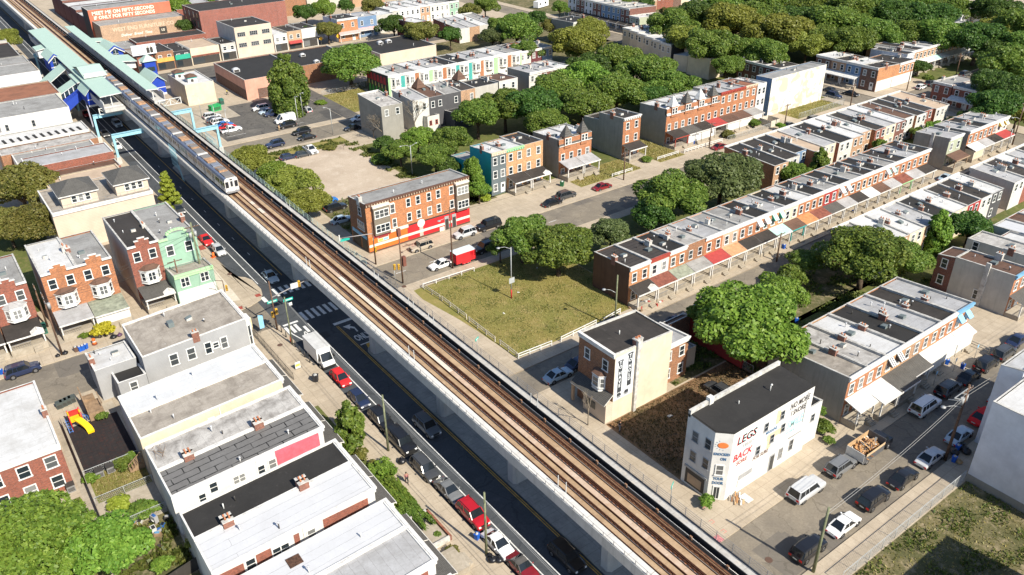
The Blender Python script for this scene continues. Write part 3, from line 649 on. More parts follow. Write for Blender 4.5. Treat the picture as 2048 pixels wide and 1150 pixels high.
def house(u, v, w, d, h, face, label, wall, roof, side=None, back=None, group=None, cat='house', name='row_house', trim='white', drop=.5, par=.22, floors=2, nwin=2, ww=.85, wh=1.5, style='sash', fm=None, panes=True,
          corn=True, bracket=False, bits=True, seed=None, ground=True, doorc='white', doort=None, pr=None, aw=None, copm=None, z1=None, extra_side=(), ins=.22, chim=True, hatch=True, nv=2, dish=False, z2=None, doors=True, side_cop=True):
    """u, v = the facade's left end on the ground as seen from the street it faces"""
    rot = {'S': 0.0, 'W': -pi/2, 'E': pi/2, 'N': pi}[face]
    root = thing(name, label, cat, (u, v, ZW), rot, group)
    side = side or wall; back = back or side; T = TR[trim] if isinstance(trim, str) else trim; cp = copm or COP
    hb = h-drop
    b = MB()                                        # walls with a parapet that follows the roof fall
    b.face([(0,0,-.3),(w,0,-.3),(w,0,h),(0,0,h)], wall); b.face([(w,d,-.3),(0,d,-.3),(0,d,hb),(w,d,hb)], back)
    b.face([(w,0,-.3),(w,d,-.3),(w,d,hb),(w,0,h)], side); b.face([(0,d,-.3),(0,0,-.3),(0,0,h),(0,d,hb)], side)
    t = .2
    for (x0,x1) in ((0,t),(w-t,w)):
        b.face([(x1,0,h),(x1,d,hb),(x0,d,hb),(x0,0,h)], cp)
    b.face([(t,0,h),(w-t,0,h),(w-t,t,h),(t,t,h)], cp); b.face([(t,d-t,hb),(w-t,d-t,hb),(w-t,d,hb),(t,d,hb)], cp)
    b.face([(t,t,h),(w-t,t,h),(w-t,t,h-par-.1),(t,t,h-par-.1)], cp); b.face([(t,0,h),(t,0,h-par-.1),(t,d,hb-par-.1),(t,d,hb)], cp); b.face([(w-t,0,h-par-.1),(w-t,0,h),(w-t,d,hb),(w-t,d,hb-par-.1)], cp)
    put('wall', b, root)
    zf = lambda x, y: h-par-drop*y/d
    b = MB(); b.face([(t,t,zf(0,t)),(w-t,t,zf(0,t)),(w-t,d-t,zf(0,d-t)),(t,d-t,zf(0,d-t))], roof); 
    ro = put('roof', b, root)
    if side_cop:
        for x in (-.03, w-t-.03):
            b = MB(); b.hexa([(x,-.02,h-.02),(x+t+.06,-.02,h-.02),(x+t+.06,d,hb-.02),(x,d,hb-.02),(x,-.02,h+.07),(x+t+.06,-.02,h+.07),(x+t+.06,d,hb+.07),(x,d,hb+.07)], cp); put('coping', b, root)
    if corn:
        b = MB(); b.box(-.02, -.32, h-.18, w+.02, .05, h+.1, T); b.box(.02, -.2, h-.62, w-.02, 0, h-.18, T)
        if bracket:
            n = max(4, int(w/.55))
            for k in range(n): x = .1+(w-.3)*k/(n-1); b.box(x, -.3, h-.55, x+.12, -.2, h-.18, bracket if not isinstance(bracket, bool) else TR['brown'])
        put('cornice', b, root)
    fl = (h-.7)/floors if z1 is None else None
    zs = [z1] if z1 else [.35+fl*k+(fl-wh)*.42 for k in range(floors)]
    if z2: zs = z2
    for k, z in enumerate(zs):
        if k == 0 and len(zs) > 1 and not ground: continue
        for j in range(nwin):
            t_ = w*(j+.5)/nwin
            if k == 0 and len(zs) > 1 and j == nwin-1 and doors: continue
            window(root, w, d, 'F', t_, z, ww, wh, style, fm, panes=panes)
    if doors and (ground or pr): door(root, w, d, 'F', w*(nwin-.5)/nwin if doort is None else doort, (pr or {}).get('floorh', .35), doorc)
    for (sd, tt, zz, *r) in extra_side: window(root, w, d, sd, tt, zz, *(r or (.85, 1.5)))
    if pr: porch(root, pr.get('x0', .05), pr.get('x1', w-.05), pr.get('depth', 2.2), pr.get('z', 3.0), pr.get('roof', RF['tar']), postm=pr.get('postm'), floorh=pr.get('floorh', .7), posts=pr.get('posts'), solid=pr.get('solid'), rise=pr.get('rise', .7), gable=pr.get('gable', False))
    for a in (aw or ()): awning(root, w, d, *a)
    if bits: roof_bits(root, w, d, zf, seed if seed is not None else int(u*13+v*7), nv, chim, hatch, dish)
    return root
# ---------------------------------------------------------------- rows of houses
PRETTY = dict(orange='orange brick', red='red brick', deep='dark red brick', tan='tan brick', salmon='salmon brick', brown='brown brick', buff='buff brick', rust='rusty brick', pink='pink', white='white', clean='white', cream='cream', grey='grey', stucco='grey stucco', pale='pale stucco', dirty='weathered white', beige='beige', green='mint green', teal='teal', slate='slate grey', blue='blue', red_='red', char='charcoal', tanw='tan', pinkb='pink', maroon='maroon', lime='pale green', patch='patched white', lilac='pale', black='black', sooty='sooty brick', mural='orange brick')
def wm(k): return BK[k[2:]] if k.startswith('b:') else WL[k]
def wn(k):
    k = k[2:] if k.startswith('b:') else {'red':'red_','tan':'tanw'}.get(k, k); return PRETTY[k]
RN = dict(tar='dark', black='black', rolled='dark striped', brown='brown', white='white', silver='pale silver', grey='grey', tan='tan', stained='stained', shingle='shingled', ruststain='rusty', seam='seamed white', lap='lapped grey', tick='white', warm='stained grey', mint='mint')
PF = dict(tar=RF['tar'], red=plain('porch_red', (.36,.05,.045), .7), rust=plain('porch_rust', (.22,.075,.05), .8, var=.3), grey=RF['grey'], tan=plain('porch_tan', (.50,.27,.14), .8, var=.2), brown=RF['brown'], white=plain('porch_white', (.68,.67,.64), .6, var=.2), silver=RF['silver'], green=plain('porch_green', (.05,.38,.2), .6), slate=RF['shingle'], moss=plain('porch_moss', (.27,.29,.22), .8, var=.3), black=RF['black'], orange=plain('porch_orange', (.5,.22,.09), .8, var=.2), mint=plain('porch_mint', (.4,.62,.55), .7))
def row(bounds, v, face, d, h, specs, ref, group, first_left=True, **kw):
    """bounds: party-wall positions along the street; specs: (wall, roof, porch or None, extra)"""
    specs = specs[:len(bounds)-1]; out = []
    for i, sp in enumerate(specs):
        wk, rk, pk, ex = (tuple(sp)+({},))[:4] if len(sp) < 4 else sp
        a, b = bounds[i], bounds[i+1]; w = b-a
        k = dict(kw); k.update(ex); lab = k.pop('lab', None)
        if pk: k['pr'] = dict(dict(roof=PF[pk]), **k.pop('prx', {}))
        else: k.pop('prx', None)
        pos = {'S': (a, v), 'N': (b, v), 'W': (v, b), 'E': (v, a)}[face]
        hh = h + k.pop('dh', 0); dd = d + k.pop('dd', 0)
        side = k.pop('side', None); back = k.pop('back', None)
        if isinstance(side, str): side = wm(side)
        if isinstance(back, str): back = wm(back)
        if face in 'N' and not lab: lab = f"{RN[rk]} roof rowhouse, {wn(sp[3]['back']) if len(sp) > 3 and 'back' in sp[3] else wn(wk)} rear wall"
        lab = lab or f"{wn(wk)} rowhouse, {RN[rk]} roof"
        tail = f"{ORD[i]} {ref}".split(); lw_ = lab.split()[:16-len(tail)]
        while lw_[-1] in ('with', 'and', 'of', 'over', 'two'): lw_.pop()
        full = ' '.join(lw_).rstrip(',') + ', ' + ' '.join(tail)
        out.append(house(pos[0], pos[1], w, dd, hh, face, full, wm(wk), RF[rk], side=side, back=back, group=group, seed=int(a*7+v), **k))
    return out
WHT, GRNA = plain('awning_white', (.74,.74,.72), .7), plain('awning_green', (.04,.30,.2), .7)
DRK, YEL, LBL = plain('awning_dark', (.06,.06,.065), .7), plain('awning_yellow', (.70,.48,.1), .7), plain('awning_sky', (.25,.55,.80), .7)
def aws(m1, m2, w=4.5): return dict(aw=(('F', w*.27, 6.3, 1.2, m1, m2), ('F', w*.73, 6.3, 1.2, m1, m2)))
# R1 : two-storey brick row beside the lawn, porches to the street
R1 = [83.5, 88.1, 92.6, 96.8, 101.4, 106.1, 110.4, 114.7, 119.0, 123.3, 127.5, 131.5, 135.6, 140.1, 144.3, 148.3, 152.3, 156.2, 160.2, 164.7, 169.3, 173.8]
row(R1, 81.4, 'S', 8.6, 7.1, [
 ('b:salmon','rolled','tar',dict(side=WL['sooty'],prx=dict(gable=True))), ('white','rolled','rust',dict(trim='red',lab='white fronted rowhouse with rust red porch roof')), ('b:orange','black','moss'), ('b:rust','stained','grey',dict(corn=False,style='thin',lab='cornice-less rusty brick rowhouse, stained roof')),
 ('b:orange','silver','red',dict(lab='orange brick rowhouse with bright red porch roof')), ('pinkb','grey','tan',dict(lab='pink rowhouse with tan porch roof')), ('b:orange','grey','tar'), ('b:orange','black','tar',aws(WHT,WHT)), ('b:salmon','silver','mint',aws(GRNA,WHT)), ('cream','black','brown',dict(prx=dict(postm=TR['teal']))),
 ('b:orange','white','orange'), ('b:orange','black','rust'), ('red','grey','slate',dict(lab='red painted rowhouse with slate porch roof')), ('b:orange','black','silver',aws(WHT,WHT)), ('b:orange','grey','tar'), ('b:salmon','tar','white'), ('b:orange','black','brown'), ('b:orange','grey','silver',dict(aw=(('F',1.2,6.3,1.2,WHT,GRNA),('F',3.2,6.3,1.2,WHT,GRNA)),fm=WF)), ('b:orange','tar','rust',dict(prx=dict(postm=TR['green']))), ('b:orange','silver','silver'), ('b:salmon','tar','tar')],
 'from the fenced lawn in its row', 'rowhouses beside the fenced lawn', nwin=2)
# R2 : row behind the lettered corner building
R2 = [84.7, 88.9, 93.1, 97.7, 102.4, 107.0, 111.2, 115.9]
row(R2, 42.5, 'S', 12, 7.2, [
 ('b:orange','warm','white',dict(side='stucco',prx=dict(floorh=1.0,z=3.1),lab='orange brick end house with grey side wall')), ('b:orange','stained','white',dict(prx=dict(depth=3.0),lab='orange brick rowhouse with broad white porch awning')), ('b:buff','white','slate',dict(aw=(('F',1.2,6.3,1.2,DRK,WHT),('F',3.3,6.3,1.2,DRK,WHT)),prx=dict(depth=3.0))),
 ('b:tan','black','slate',{}), ('b:salmon','silver','white',dict(prx=dict(solid=WL['clean'],depth=1.6))), ('b:orange','tar','white',dict(prx=dict(solid=WL['clean'],depth=1.4))), ('b:orange','silver','white',dict(trim='blue',aw=(('F',1.2,6.3,1.2,LBL,LBL),('F',3.4,6.3,1.2,LBL,LBL)),prx=dict(solid=WL['clean'],depth=1.4)))],
 'from the lettered white building in its row', 'rowhouses behind the lettered white building', drop=.9, par=.3)
# big detached stucco-sided house and the houses past it
b_ = house(128.9, 42.5, 4.6, 9.4, 7.2, 'S', 'brown roofed brick house with tall blue-grey stucco side wall and flue', BK['orange'], RF['brown'], side=WL['pale'], drop=.5, trim='blue', seed=5, pr=dict(roof=PF['slate']), extra_side=(('L',4.6,1.0),))
house(128.9, 51.92, 4.6, 2.9, 6.6, 'S', 'brick rear wing with two side windows on the brown roofed house', BK['deep'], RF['brown'], corn=False, bits=False, ground=False, nwin=0, doors=False, extra_side=(('L',1.4,4.2),('L',1.4,1.2)), name='house_wing')
def flue(root, w, d, side, t, h, wd=.7):
    b = MB(); b.box(-wd/2, -.35, 0, wd/2, 0, h+.9, COP); x, y = side_pt(w, d, side, t); return put('flue', b, root, (x, y, 0), FR[side])
flue(b_, 4.6, 9.4, 'L', 5.2, 6.9)
row([140, 145, 148.8, 153.6, 158.2, 163], 42.6, 'S', 12.8, 6.1, [('b:orange','stained','tar',dict(side='pale',extra_side=(('L',1.6,3.8),))), ('b:red','white',None,dict(dd=-3)), ('b:orange','seam',None,dict(side='pale')), ('b:red','brown',None,{}), ('b:orange','white','tar',{})], 'past the brown roofed stucco house', 'houses at the right edge of the photo', drop=.6)
# R3 / R3b : rows seen from the back
R3 = [123.2, 128, 132.8, 137.8, 143, 147.7, 152.8, 157.8, 162.1, 166.6]
bw = lambda d, w, n=2: tuple(('B', w*(j+.5)/n, z) for j in range(n) for z in (1.0, 4.1))
row(R3, 71.0, 'N', 9.0, 6.4, [(a, r, None, dict(back=b, extra_side=(('B',1.3,3.9),('B',3.4,3.9),('B',1.3,.9)))) for a, r, b in (('b:orange','grey','dirty'),('b:orange','white','b:tan'),('b:orange','white','cream'),('b:red','silver','b:tan'),('b:orange','black','dirty'),('b:orange','white','cream'),('b:red','tar','red'),('b:orange','tar','white'),('b:orange','white','char'))],
    'in the row behind the leafy backyard trees', 'rowhouses with backs to the yard trees', ground=False, corn=True)
R3b = [171, 175.9, 180.9, 185.5, 190, 194.8, 199.6, 204.4, 209.5]
row(R3b, 71.0, 'N', 9.0, 6.4, [(a, r, None, dict(back=b, side='pale', extra_side=(('B',1.3,3.9),('B',3.4,3.9)))) for a, r, b in (('b:orange','silver','white'),('b:red','rolled','b:red'),('b:orange','white','b:tan'),('b:red','silver','dirty'),('b:orange','tar','cream'),('b:orange','silver','b:red'),('b:red','black','white'),('b:orange','white','b:tan'))],
    'in the pale roofed row left of the wires', 'pale roofed rowhouses past the gap', ground=False)
# R4 : another row seen from the back
R4 = [141.2, 146, 151, 155.3, 159.6, 164.4, 169.7, 174.3, 178.8, 183, 187.5, 191.8, 196.7, 201, 205.6, 212]
row(R4, 111.0, 'N', 13.6, 6.4, [(a, r, None, dict(back=b, dd=q, extra_side=(('B',1.2,3.9),('B',3.4,3.9),('B',1.4,.8),('B',3.2,.8,1.1,1.7)))) for a, r, b, q in
   (('b:orange','black','b:tan',0),('b:orange','tar','dirty',-.8),('b:red','black','blue',-2.2),('b:orange','tan','white',0),('b:orange','silver','cream',-.8),('b:red','black','white',0),('b:orange','white','b:tan',0),('b:red','white','b:tan',-1),('b:orange','tar','b:red',0),('b:orange','silver','cream',0),('b:orange','seam','b:deep',0),('b:red','brown','white',-.6),('b:orange','tar','white',0),('b:orange','rolled','b:red',-.7),('b:orange','tan','white',0))],
    'in the row backing onto the ivy yards', 'rowhouses backing onto the ivy yards', ground=False, nv=2)
g_ = house(182, 81.6, 6.0, 8.0, 7.5, 'S', 'isolated grey stucco house with wooden porch and tall blank flank', WL['lime'], RF['silver'], side=WL['stucco'], trim='white', seed=9, pr=dict(roof=PF['brown'], postm=TR['tan'], depth=2.4, floorh=1.1)); flue(g_, 6, 8, 'L', 4.2, 7)
row([191.6, 196.6, 200.9, 205.2, 210.5], 82, 'S', 8.4, 7.0, [('b:orange','silver','white',dict(side='stucco',prx=dict(solid=WL['cream']))), ('b:orange','black','silver',{}), ('b:orange','silver','tar',{}), ('white','silver','red',dict(aw=(('F',1.4,6.3,1.5,YEL,WHT),('F',3.8,6.3,1.5,YEL,WHT))))], 'house from the isolated grey house', 'short row past the isolated grey house')
# ------------------------------------------------ three-storey brick houses on the tree-lined street
house(92.6, 132.6, 3.9, 8, 9.6, 'S', 'narrow slate grey three-storey house with teal painted flank', WL['slate'], RF['white'], side=WL['teal'], floors=3, trim='cream', bracket=TR['white'], seed=3)
house(92.0, 141.5, 4.2, 6, 5.6, 'S', 'low teal back wing with patchy white roof behind the narrow slate grey house', WL['teal'], RF['stained'], corn=False, ground=False, nwin=0, doors=False, bits=False, name='house_wing')
house(96.5, 132.6, 4.7, 8, 9.6, 'S', 'buff brick three-storey house with white roof beside the narrow slate house', BK['buff'], RF['white'], floors=3, trim='green', bracket=TR['teal'], seed=4, pr=dict(roof=PF['tar'], depth=3, z=3.0))
house(101.2, 132.6, 5.3, 9, 9.6, 'S', 'buff brick three-storey house with dark roof and gabled porch', BK['buff'], RF['tar'], floors=3, corn=False, seed=6, pr=dict(roof=PF['tar'], depth=3, z=3.0, gable=True), nv=3)
SLATE = RF['shingle']
def turret(root, xc, h, rm, wall=None, wd=2.0, tall=3.0):
    """square oriel with a pyramid roof breaking through a mansard"""
    b = MB(); a = wd/2
    b.box(xc-a, -.28, h-2.2, xc+a, 1.3, h+.5, wall or BK['orange'], skip='t'); e = .18
    for k in range(4):
        c = [(xc-a-e,-.28-e),(xc+a+e,-.28-e),(xc+a+e,1.3+e),(xc-a-e,1.3+e)]; p, q = c[k], c[(k+1) % 4]
        b.face([(*p,h+.45),(*q,h+.45),(xc,.5,h+.45+tall)], rm)
    b.face([(*p,h+.45) for p in c][::-1], rm); b.tube((xc,.5,h+.3+tall),(xc,.5,h+tall+.95), .06, .03, 6, TR['grey'])
    o = put('turret', b, root)
    for dx in (-.48, .48):
        A, P = win_meshes(.6, 1.35, 'sash', WF); x = link('window', A, o, (xc+dx, -.29, h-1.35)); link('pane', P, x)
def mansard(root, w, h, rm, hgt=1.5):
    b = MB(); b.face([(0,-.15,h-hgt),(w,-.15,h-hgt),(w,.5,h+.3),(0,.5,h+.3)], rm); b.face([(0,-.15,h-hgt),(0,.5,h+.3),(0,.5,h-hgt)], rm); b.face([(w,-.15,h-hgt),(w,.5,h-hgt),(w,.5,h+.3)], rm)
    b.box(0, -.25, h-hgt-.12, w, 0, h-hgt, TR['white']); put('mansard_roof', b, root)
for k, (x, rm, lb) in enumerate(((110.4, SLATE, 'orange brick turreted house with grey flank, left of the turreted pair'), (115.2, SLATE, 'orange brick turreted house with boarded windows, right of the turreted pair'))):
    t = house(x, 131.8, 4.8, 9.4, 8.9, 'S', lb, BK['orange'], RF['white'], side=WL['stucco'], floors=3, corn=False, seed=8+k, z2=(.5, 3.9), doorc='red' if k == 0 else 'white', pr=dict(roof=PF['silver'], depth=3.2, floorh=1.0, z=3.3), group='turreted twin houses')
    mansard(t, 4.8, 8.9, rm); turret(t, 2.4, 8.9, rm, tall=2.6)
house(129.6, 131.6, 5.6, 8.4, 10.0, 'S', 'lone three-storey orange brick house with bracketed cornice and dark blank flank', BK['orange'], RF['tar'], side=WL['stucco'], floors=3, bracket=TR['brown'], seed=14, pr=dict(roof=PF['tar'], depth=2.6))
house(129.9, 140.3, 6.2, 5.4, 7.6, 'S', 'lower dark roofed back wing of the lone orange brick house', WL['stucco'], RF['tar'], corn=False, ground=False, nwin=0, doors=False, bits=False, name='house_wing')
x0 = 144.2
for k, (wd, rm, lb) in enumerate(((4.8,'tur','white'),(4.8,'tur','slate'),(4.8,'tur','white'),(4.8,'tur','slate'),(4.9,'flat',''),(4.7,'flat',''),(4.8,'flat',''))):
    pk = ('tar','slate','tar','red','brown','brown','grey')[k]
    lab = f"orange brick house with {'white' if lb == 'white' else 'slate'} pointed turret, {ORD[k]} from blank flank" if rm == 'tur' else f"flat topped orange brick house with red cornice, {ORD[k]} from the blank flank"
    t = house(x0, 131.8, wd, 9.2, 9.9 if rm == 'flat' else 9.3, 'S', lab+' in turret row', BK['orange'], RF['white' if k < 4 else ('silver','silver','ruststain')[k-4]], side=WL['stucco'], floors=3, corn=rm == 'flat', trim='red' if k < 6 else 'cream', bracket=(TR['red'] if rm == 'flat' else False), seed=20+k, z2=(.5,3.9) if rm == 'tur' else None,
        pr=dict(roof=PF[pk], depth=3.4, solid=WL['clean'] if k in (1,2,4,5) else None, postm=TR['red'] if k == 0 else None), group='brick houses of the turret row')
    if rm == 'tur': mansard(t, wd, 9.3, PF['white'] if lb == 'white' else SLATE); turret(t, 2.4, 9.3, PF['white'] if lb == 'white' else SLATE, tall=2.6)
    x0 += wd
house(177.9, 131.6, 3.6, 9, 9.6, 'S', 'narrow white three-storey house ending the turret row', WL['clean'], RF['white'], floors=3, corn=False, style='thin', seed=31)
t = house(183.4, 131.4, 24, 5.2, 10.2, 'S', 'long blue-grey end building with huge patched white flank', WL['patch'], RF['grey'], side=WL['blue'], corn=False, ground=False, nwin=0, doors=False, seed=33, drop=.2, extra_side=tuple(('L',2.6,z,1.3,1.6) for z in (1,4,7)), chim=False)
row([140.5,145.5,150.5,155.5,160.5], 205.5, 'W', 10, 6.6, [('blue','black',None,{}),('maroon','tar',None,{}),('b:brown','black',None,{}),('b:deep','tar',None,{})], 'behind the long patched white flank', 'dark roofed houses behind the patched flank')
# corner of the cross street: bay-fronted row facing it
row([126.5,132,137,142,147.5], 226.5, 'W', 11, 7.0, [('b:brown','tar',None,dict(side=BK['salmon'],trim='white',lab='brick corner house with white washed ground floor')),('blue','white','white',{}),('b:tan','tar','white',{}),('b:brown','white','white',{})], 'facing the cross street corner', 'bay fronted row on the cross street')
house(237.5, 126.5, 8.4, 11, 6.6, 'S', 'salmon brick side wing over white washed ground floor', BK['salmon'], RF['tar'], side=BK['salmon'], nwin=4, trim='white', seed=40, corn=True, name='house_wing')
b = MB(); b.box(226.6, 126.38, ZW, 245.8, 126.49, 3.2, WL['clean']); tag(put('white_wash_dado', b), 'white washed ground floor panel along the salmon brick side wing', 'wall panel')
house(246.2, 129.5, 4.2, 12, 7.4, 'S', 'narrow pale blue-grey house between brick wing and long tan row', WL['lilac'], RF['tar'], seed=41, nwin=2)
row([251+4.55*k for k in range(9)], 131.7, 'S', 14, 6.9, [('b:tan',r,p,{}) for r, p in (('grey','white'),('tar','white'),('white','white'),('silver','mint'),('white','white'),('white','white'),('grey','white'),('white','white'))], 'in the tan brick row with long white porch', 'tan brick row with the long white porch', nv=2)
row([293,297.5,302,306.5,311], 133, 'S', 14, 6.9, [('lilac','silver',None,{}),('lilac','white',None,{}),('lilac','tar',None,{}),('lilac','silver',None,{})], 'beyond the long tan brick row', 'pale houses beyond the tan brick row')
house(228.3, 110.8, 5.4, 13, 6.3, 'W', 'red brick corner house with white bays, half behind tall dark trees', BK['red'], RF['grey'], side=BK['red'], seed=42)
row([94.5,99.8,105.1], 228.3, 'W', 13, 6.2, [('lilac','tar','white',dict(side='lilac')),('b:red','grey','white',{})], 'beside the brick corner house under trees', 'houses under the tall dark trees')
# turret row seen from the back, along the shop street
row([91.2,97.2], 189.8, 'N', 12.2, 9.6, [('b:deep','stained',None,dict(back='stucco',side='stucco',extra_side=(('B',1.4,6.6),('B',4.5,6.6)),lab='lone grey flanked three-storey house behind bare trees'))], 'standing at the shop street kerb', None, ground=False)
TR_ = [101.2,106.0,111.0,116.0,120.6]
row(TR_, 190, 'N', 10.6, 8.8, [('b:deep','silver',None,dict(back='white',side='white',extra_side=(('B',1.2,5.6),('B',3.4,5.6)))),('b:deep','brown',None,dict(back='char',extra_side=(('B',1.2,5.6),('B',3.4,5.6)))),('b:deep','grey',None,dict(back='char',extra_side=(('B',3.4,5.6),))),('b:deep','rolled',None,dict(back='b:tan',extra_side=(('B',3.4,5.6),)))], 'in the row with small pointed dormers', 'houses with small pointed dormers', ground=False)
for k, x in enumerate((108.6, 121.5)):
    b = MB(); c = [(-1.5,-1.5),(1.5,-1.5),(1.5,1.5),(-1.5,1.5)]
    for j in range(4): b.face([(*c[j],0),(*c[(j+1)%4],0),(0,0,2.6)], RF['brown'])
    b.face([(*p,0) for p in c][::-1], RF['brown']); tag(put('pyramid_roof', b, None, (x, 188.6, 8.9)), 'small dark pyramid roof rising over ' + ('the charcoal walled house' if k == 0 else 'the dark striped roof'), 'roof turret')
house(104.0, 177.2, 3.6, 3, 4.2, 'S', 'small white back annexe with two red shuttered windows', WL['white'], RF['tar'], corn=False, nwin=2, z2=(1.9,), ww=.5, wh=1.0, fm=TR['red'], bits=False, doors=False, name='house_wing')
house(110.6, 174.5, 5.4, 5, 4.6, 'S', 'dark blue-grey low annexe behind the charcoal walled house', WL['char'], RF['black'], corn=False, nwin=1, z2=(1.9,), bits=False, doors=False, name='house_wing')
house(121.0, 180, 7.6, 9, 8.2, 'S', 'dark roofed block at the end of the dormer row', WL['pale'], RF['black'], corn=False, nwin=0, doors=False, seed=50, nv=3, ground=False)
house(129.4, 180.6, 6.4, 9, 8.3, 'S', 'flat white fronted house with dark grey flank among treetops', WL['white'], RF['brown'], side=WL['stucco'], nwin=2, seed=51, floors=3, corn=False)
row([140,144.6,149.6,154.5], 180.8, 'S', 10.4, 8.8, [('white','silver',None,dict(side='stucco')),('b:deep','silver',None,{}),('cream','white',None,{})], 'of three houses showing above the big trees', 'three houses above the big trees', floors=3)
# painted row across the shop street
P_ = [110.1,114.9,119.7,124.5,129.3,134,138.6,142.9,148.3,153.6,158.4]
pil = [TR['green'], TR['teal'], BK['orange'], TR['green'], BK['orange'], TR['teal'], TR['teal'], BK['orange'], TR['green'], BK['orange']]
pr_ = row(P_, 208.6, 'S', 13.2, 7.2, [('white',r,None,dict(side=('black' if k == 0 else 'white'), nwin=0, doors=False)) for k, r in enumerate(('white','grey','white','silver','black','black','silver','silver','white','grey'))], 'in the row with painted pilasters', 'rowhouses with painted pilasters', ground=False)
for k, t in enumerate(pr_):
    w = P_[k+1]-P_[k]; bay(t, w/2+.3, 3.6, 6.4, 3.0, .9, WL['clean'])
    for xa, xb, pm in ((.02,.75,pil[k]),(w-.62,w-.02,pil[(k+1)%10])): b = MB(); b.box(xa,-.12,.1,xb,-.004,6.5, pm); put('pilaster', b, t)
    door(t, w, 13, 'F', w*.75, .3)
t = pr_[0]; b = MB(); mr, mg, my = plain('mural_red', (.42,.03,.05), .7), plain('mural_green', (.05,.32,.06), .7), plain('mural_sand', (.45,.40,.15), .7)
for i in range(6): y = 1.2+i*2.0; b.face([(-.012,y,4.3),(-.012,y+1.7,4.2),(-.012,y+1.5,6.3),(-.012,y+.3,6.4)], mr); b.face([(-.012,y-.5,.4),(-.012,y+1.2,.3),(-.012,y+.7,2.7),(-.012,y-.1,2.9)], mg); b.face([(-.012,y+.2,2.9),(-.012,y+1.1,2.7),(-.012,y+.9,4.0),(-.012,y+.4,4.1)], my)
put('mural', b, t)
row([158.4,163,167.6,172], 209.5, 'S', 14, 6.6, [('white','black',None,{}),('maroon','ruststain',None,{}),('blue','grey',None,{})], 'past the painted pilaster row', 'houses past the painted pilaster row')
row([166,170.5,175,179.5,184], 274, 'N', 18, 6.2, [('b:red','silver',None,dict(back='white')),('b:red','silver',None,dict(back='b:tan')),('b:red','white',None,dict(back='pale')),('b:red','grey',None,dict(back='b:tan'))], 'in the long roofed row behind tree crowns', 'long roofed rowhouses behind tree crowns', ground=False, drop=1.0)
house(150.5, 262.5, 6, 12, 8.4, 'S', 'maroon house with dark fire escape beside a big street tree', WL['maroon'], RF['white'], nwin=2, floors=3, seed=55, corn=False)
row([160+4.7*k for k in range(8)], 297, 'S', 19, 6.6, [(c,r,None,{}) for c, r in (('pale','white'),('lilac','white'),('lilac','white'),('b:tan','white'),('white','white'),('white','grey'),('green','tar'),('b:tan','white'))], 'in the far row at the top of the photo', 'far rowhouses at the top edge', floors=2)
row([224.5,230,235,240,246,251,256,261,266], 226.4, 'W', 14, 8.8, [('lime','white','tar',dict(dh=-2.4,side='lime')),('b:deep','grey','tar',{}),('blue','grey','tar',{}),('blue','grey','tar',{}),('b:deep','silver','tar',{}),('lilac','silver','tar',{}),('b:deep','silver','tar',{}),('lilac','silver','tar',{})], 'from the pale green flank in its row', 'houses in the row with pale green flank', floors=3)
house(193, 224, 9, 12, 9, 'S', 'tall grey-green stucco flanked house standing alone', WL['lime'], RF['black'], side=WL['stucco'], seed=61, ground=False, nwin=0, doors=False)
for k in range(6):
    t = house(203+1.2*k, 186+4.9*k+4.8, 4.8, 13, 6.6, 'W', f"white roofed house with dark flank, {ORD[k]} behind the largest tree clump", WL['cream'], RF['white'], side=WL['char'] if k == 0 else None, seed=62+k, ground=False, doors=False, group='white roofed houses behind the largest trees')
for k, (u, v, w, d, h) in enumerate(((199,166,7,9,6.4),(206.6,168,5,6,8.2),(200,176,5,6,5.2),(206,176,6,7,6.8))):
    house(u, v, w, d, h, 'S', ('cream flat roofed block in front of white roofs','tallest cream box with plain walls in its cluster','lowest cream annexe wall among treetops','cream block at the back of its cluster')[k], WL['cream'], RF['tan' if k == 0 else 'white'], corn=False, nwin=0, doors=False, ground=False, bits=k == 0, seed=70+k, chim=False)
row([260+4.6*k for k in range(9)], 196, 'S', 11, 7, [(c,'white',None,{}) for c in ('white','b:orange','white','b:orange','white','b:orange','white','white','b:orange')], 'of the far red and white row', 'far red and white rowhouses', nv=1)
row([318+5*k for k in range(9)], 150, 'S', 12, 7, [(c,r,None,{}) for c, r in (('lilac','white'),('slate','white'),('lilac','silver'),('green','white'),('cream','white'),('lilac','white'),('b:tan','silver'),('lilac','white'),('cream','white'))], 'of the row at the far upper corner', 'rowhouses at the far upper corner', nv=1)
# ---------------------------------------------------------------- twins along the avenue, foreground left (fronts face the avenue)
def twin(u1, v0, v1, u0, h, label, roof, swall, nwall=None, kink=18.6, group='twin houses facing the avenue', wins=(), drop=.8, chim=True, seed=0, front=None, brick_s=None):
    """front at u1 facing the avenue, roof falls to the yard at u0; v0..v1 across"""
    w = v1-v0; d = u1-u0; k = u1-kink
    root = house(u1, v0, w, d, h, 'E', label, front or BK['red'], RF[roof], side=swall, group=group, drop=drop, par=.16, nwin=2, seed=seed, corn=True, ground=True, chim=False, hatch=False, nv=2, pr=dict(roof=PF['slate'], depth=2.2, z=3.0), copm=TR['white'], wh=1.4)
    for (t, z, ww, hh, st) in wins: window(root, w, d, 'L', d-t, z, ww, hh, st)
    if brick_s:
        b = MB()
        for y0, y1 in brick_s: b.box(-.03, y0, .2, -.004, y1, h-.55-.05*y1, BK['red'])
        put('brick_panel', b, root)
    b = MB(); b.tube((-.08, k, .2), (-.08, k, h-.6), .06, .06, 6, TR['white']); put('downpipe', b, root)
    if chim: chimney(root, w-.2 if chim == 'N' else .3, d*.33, h-.5, .7, 1.0); chimney(root, w-.2 if chim == 'N' else .3, d*.8, h-.9, .7, .9)
    return root
HT = 6.5
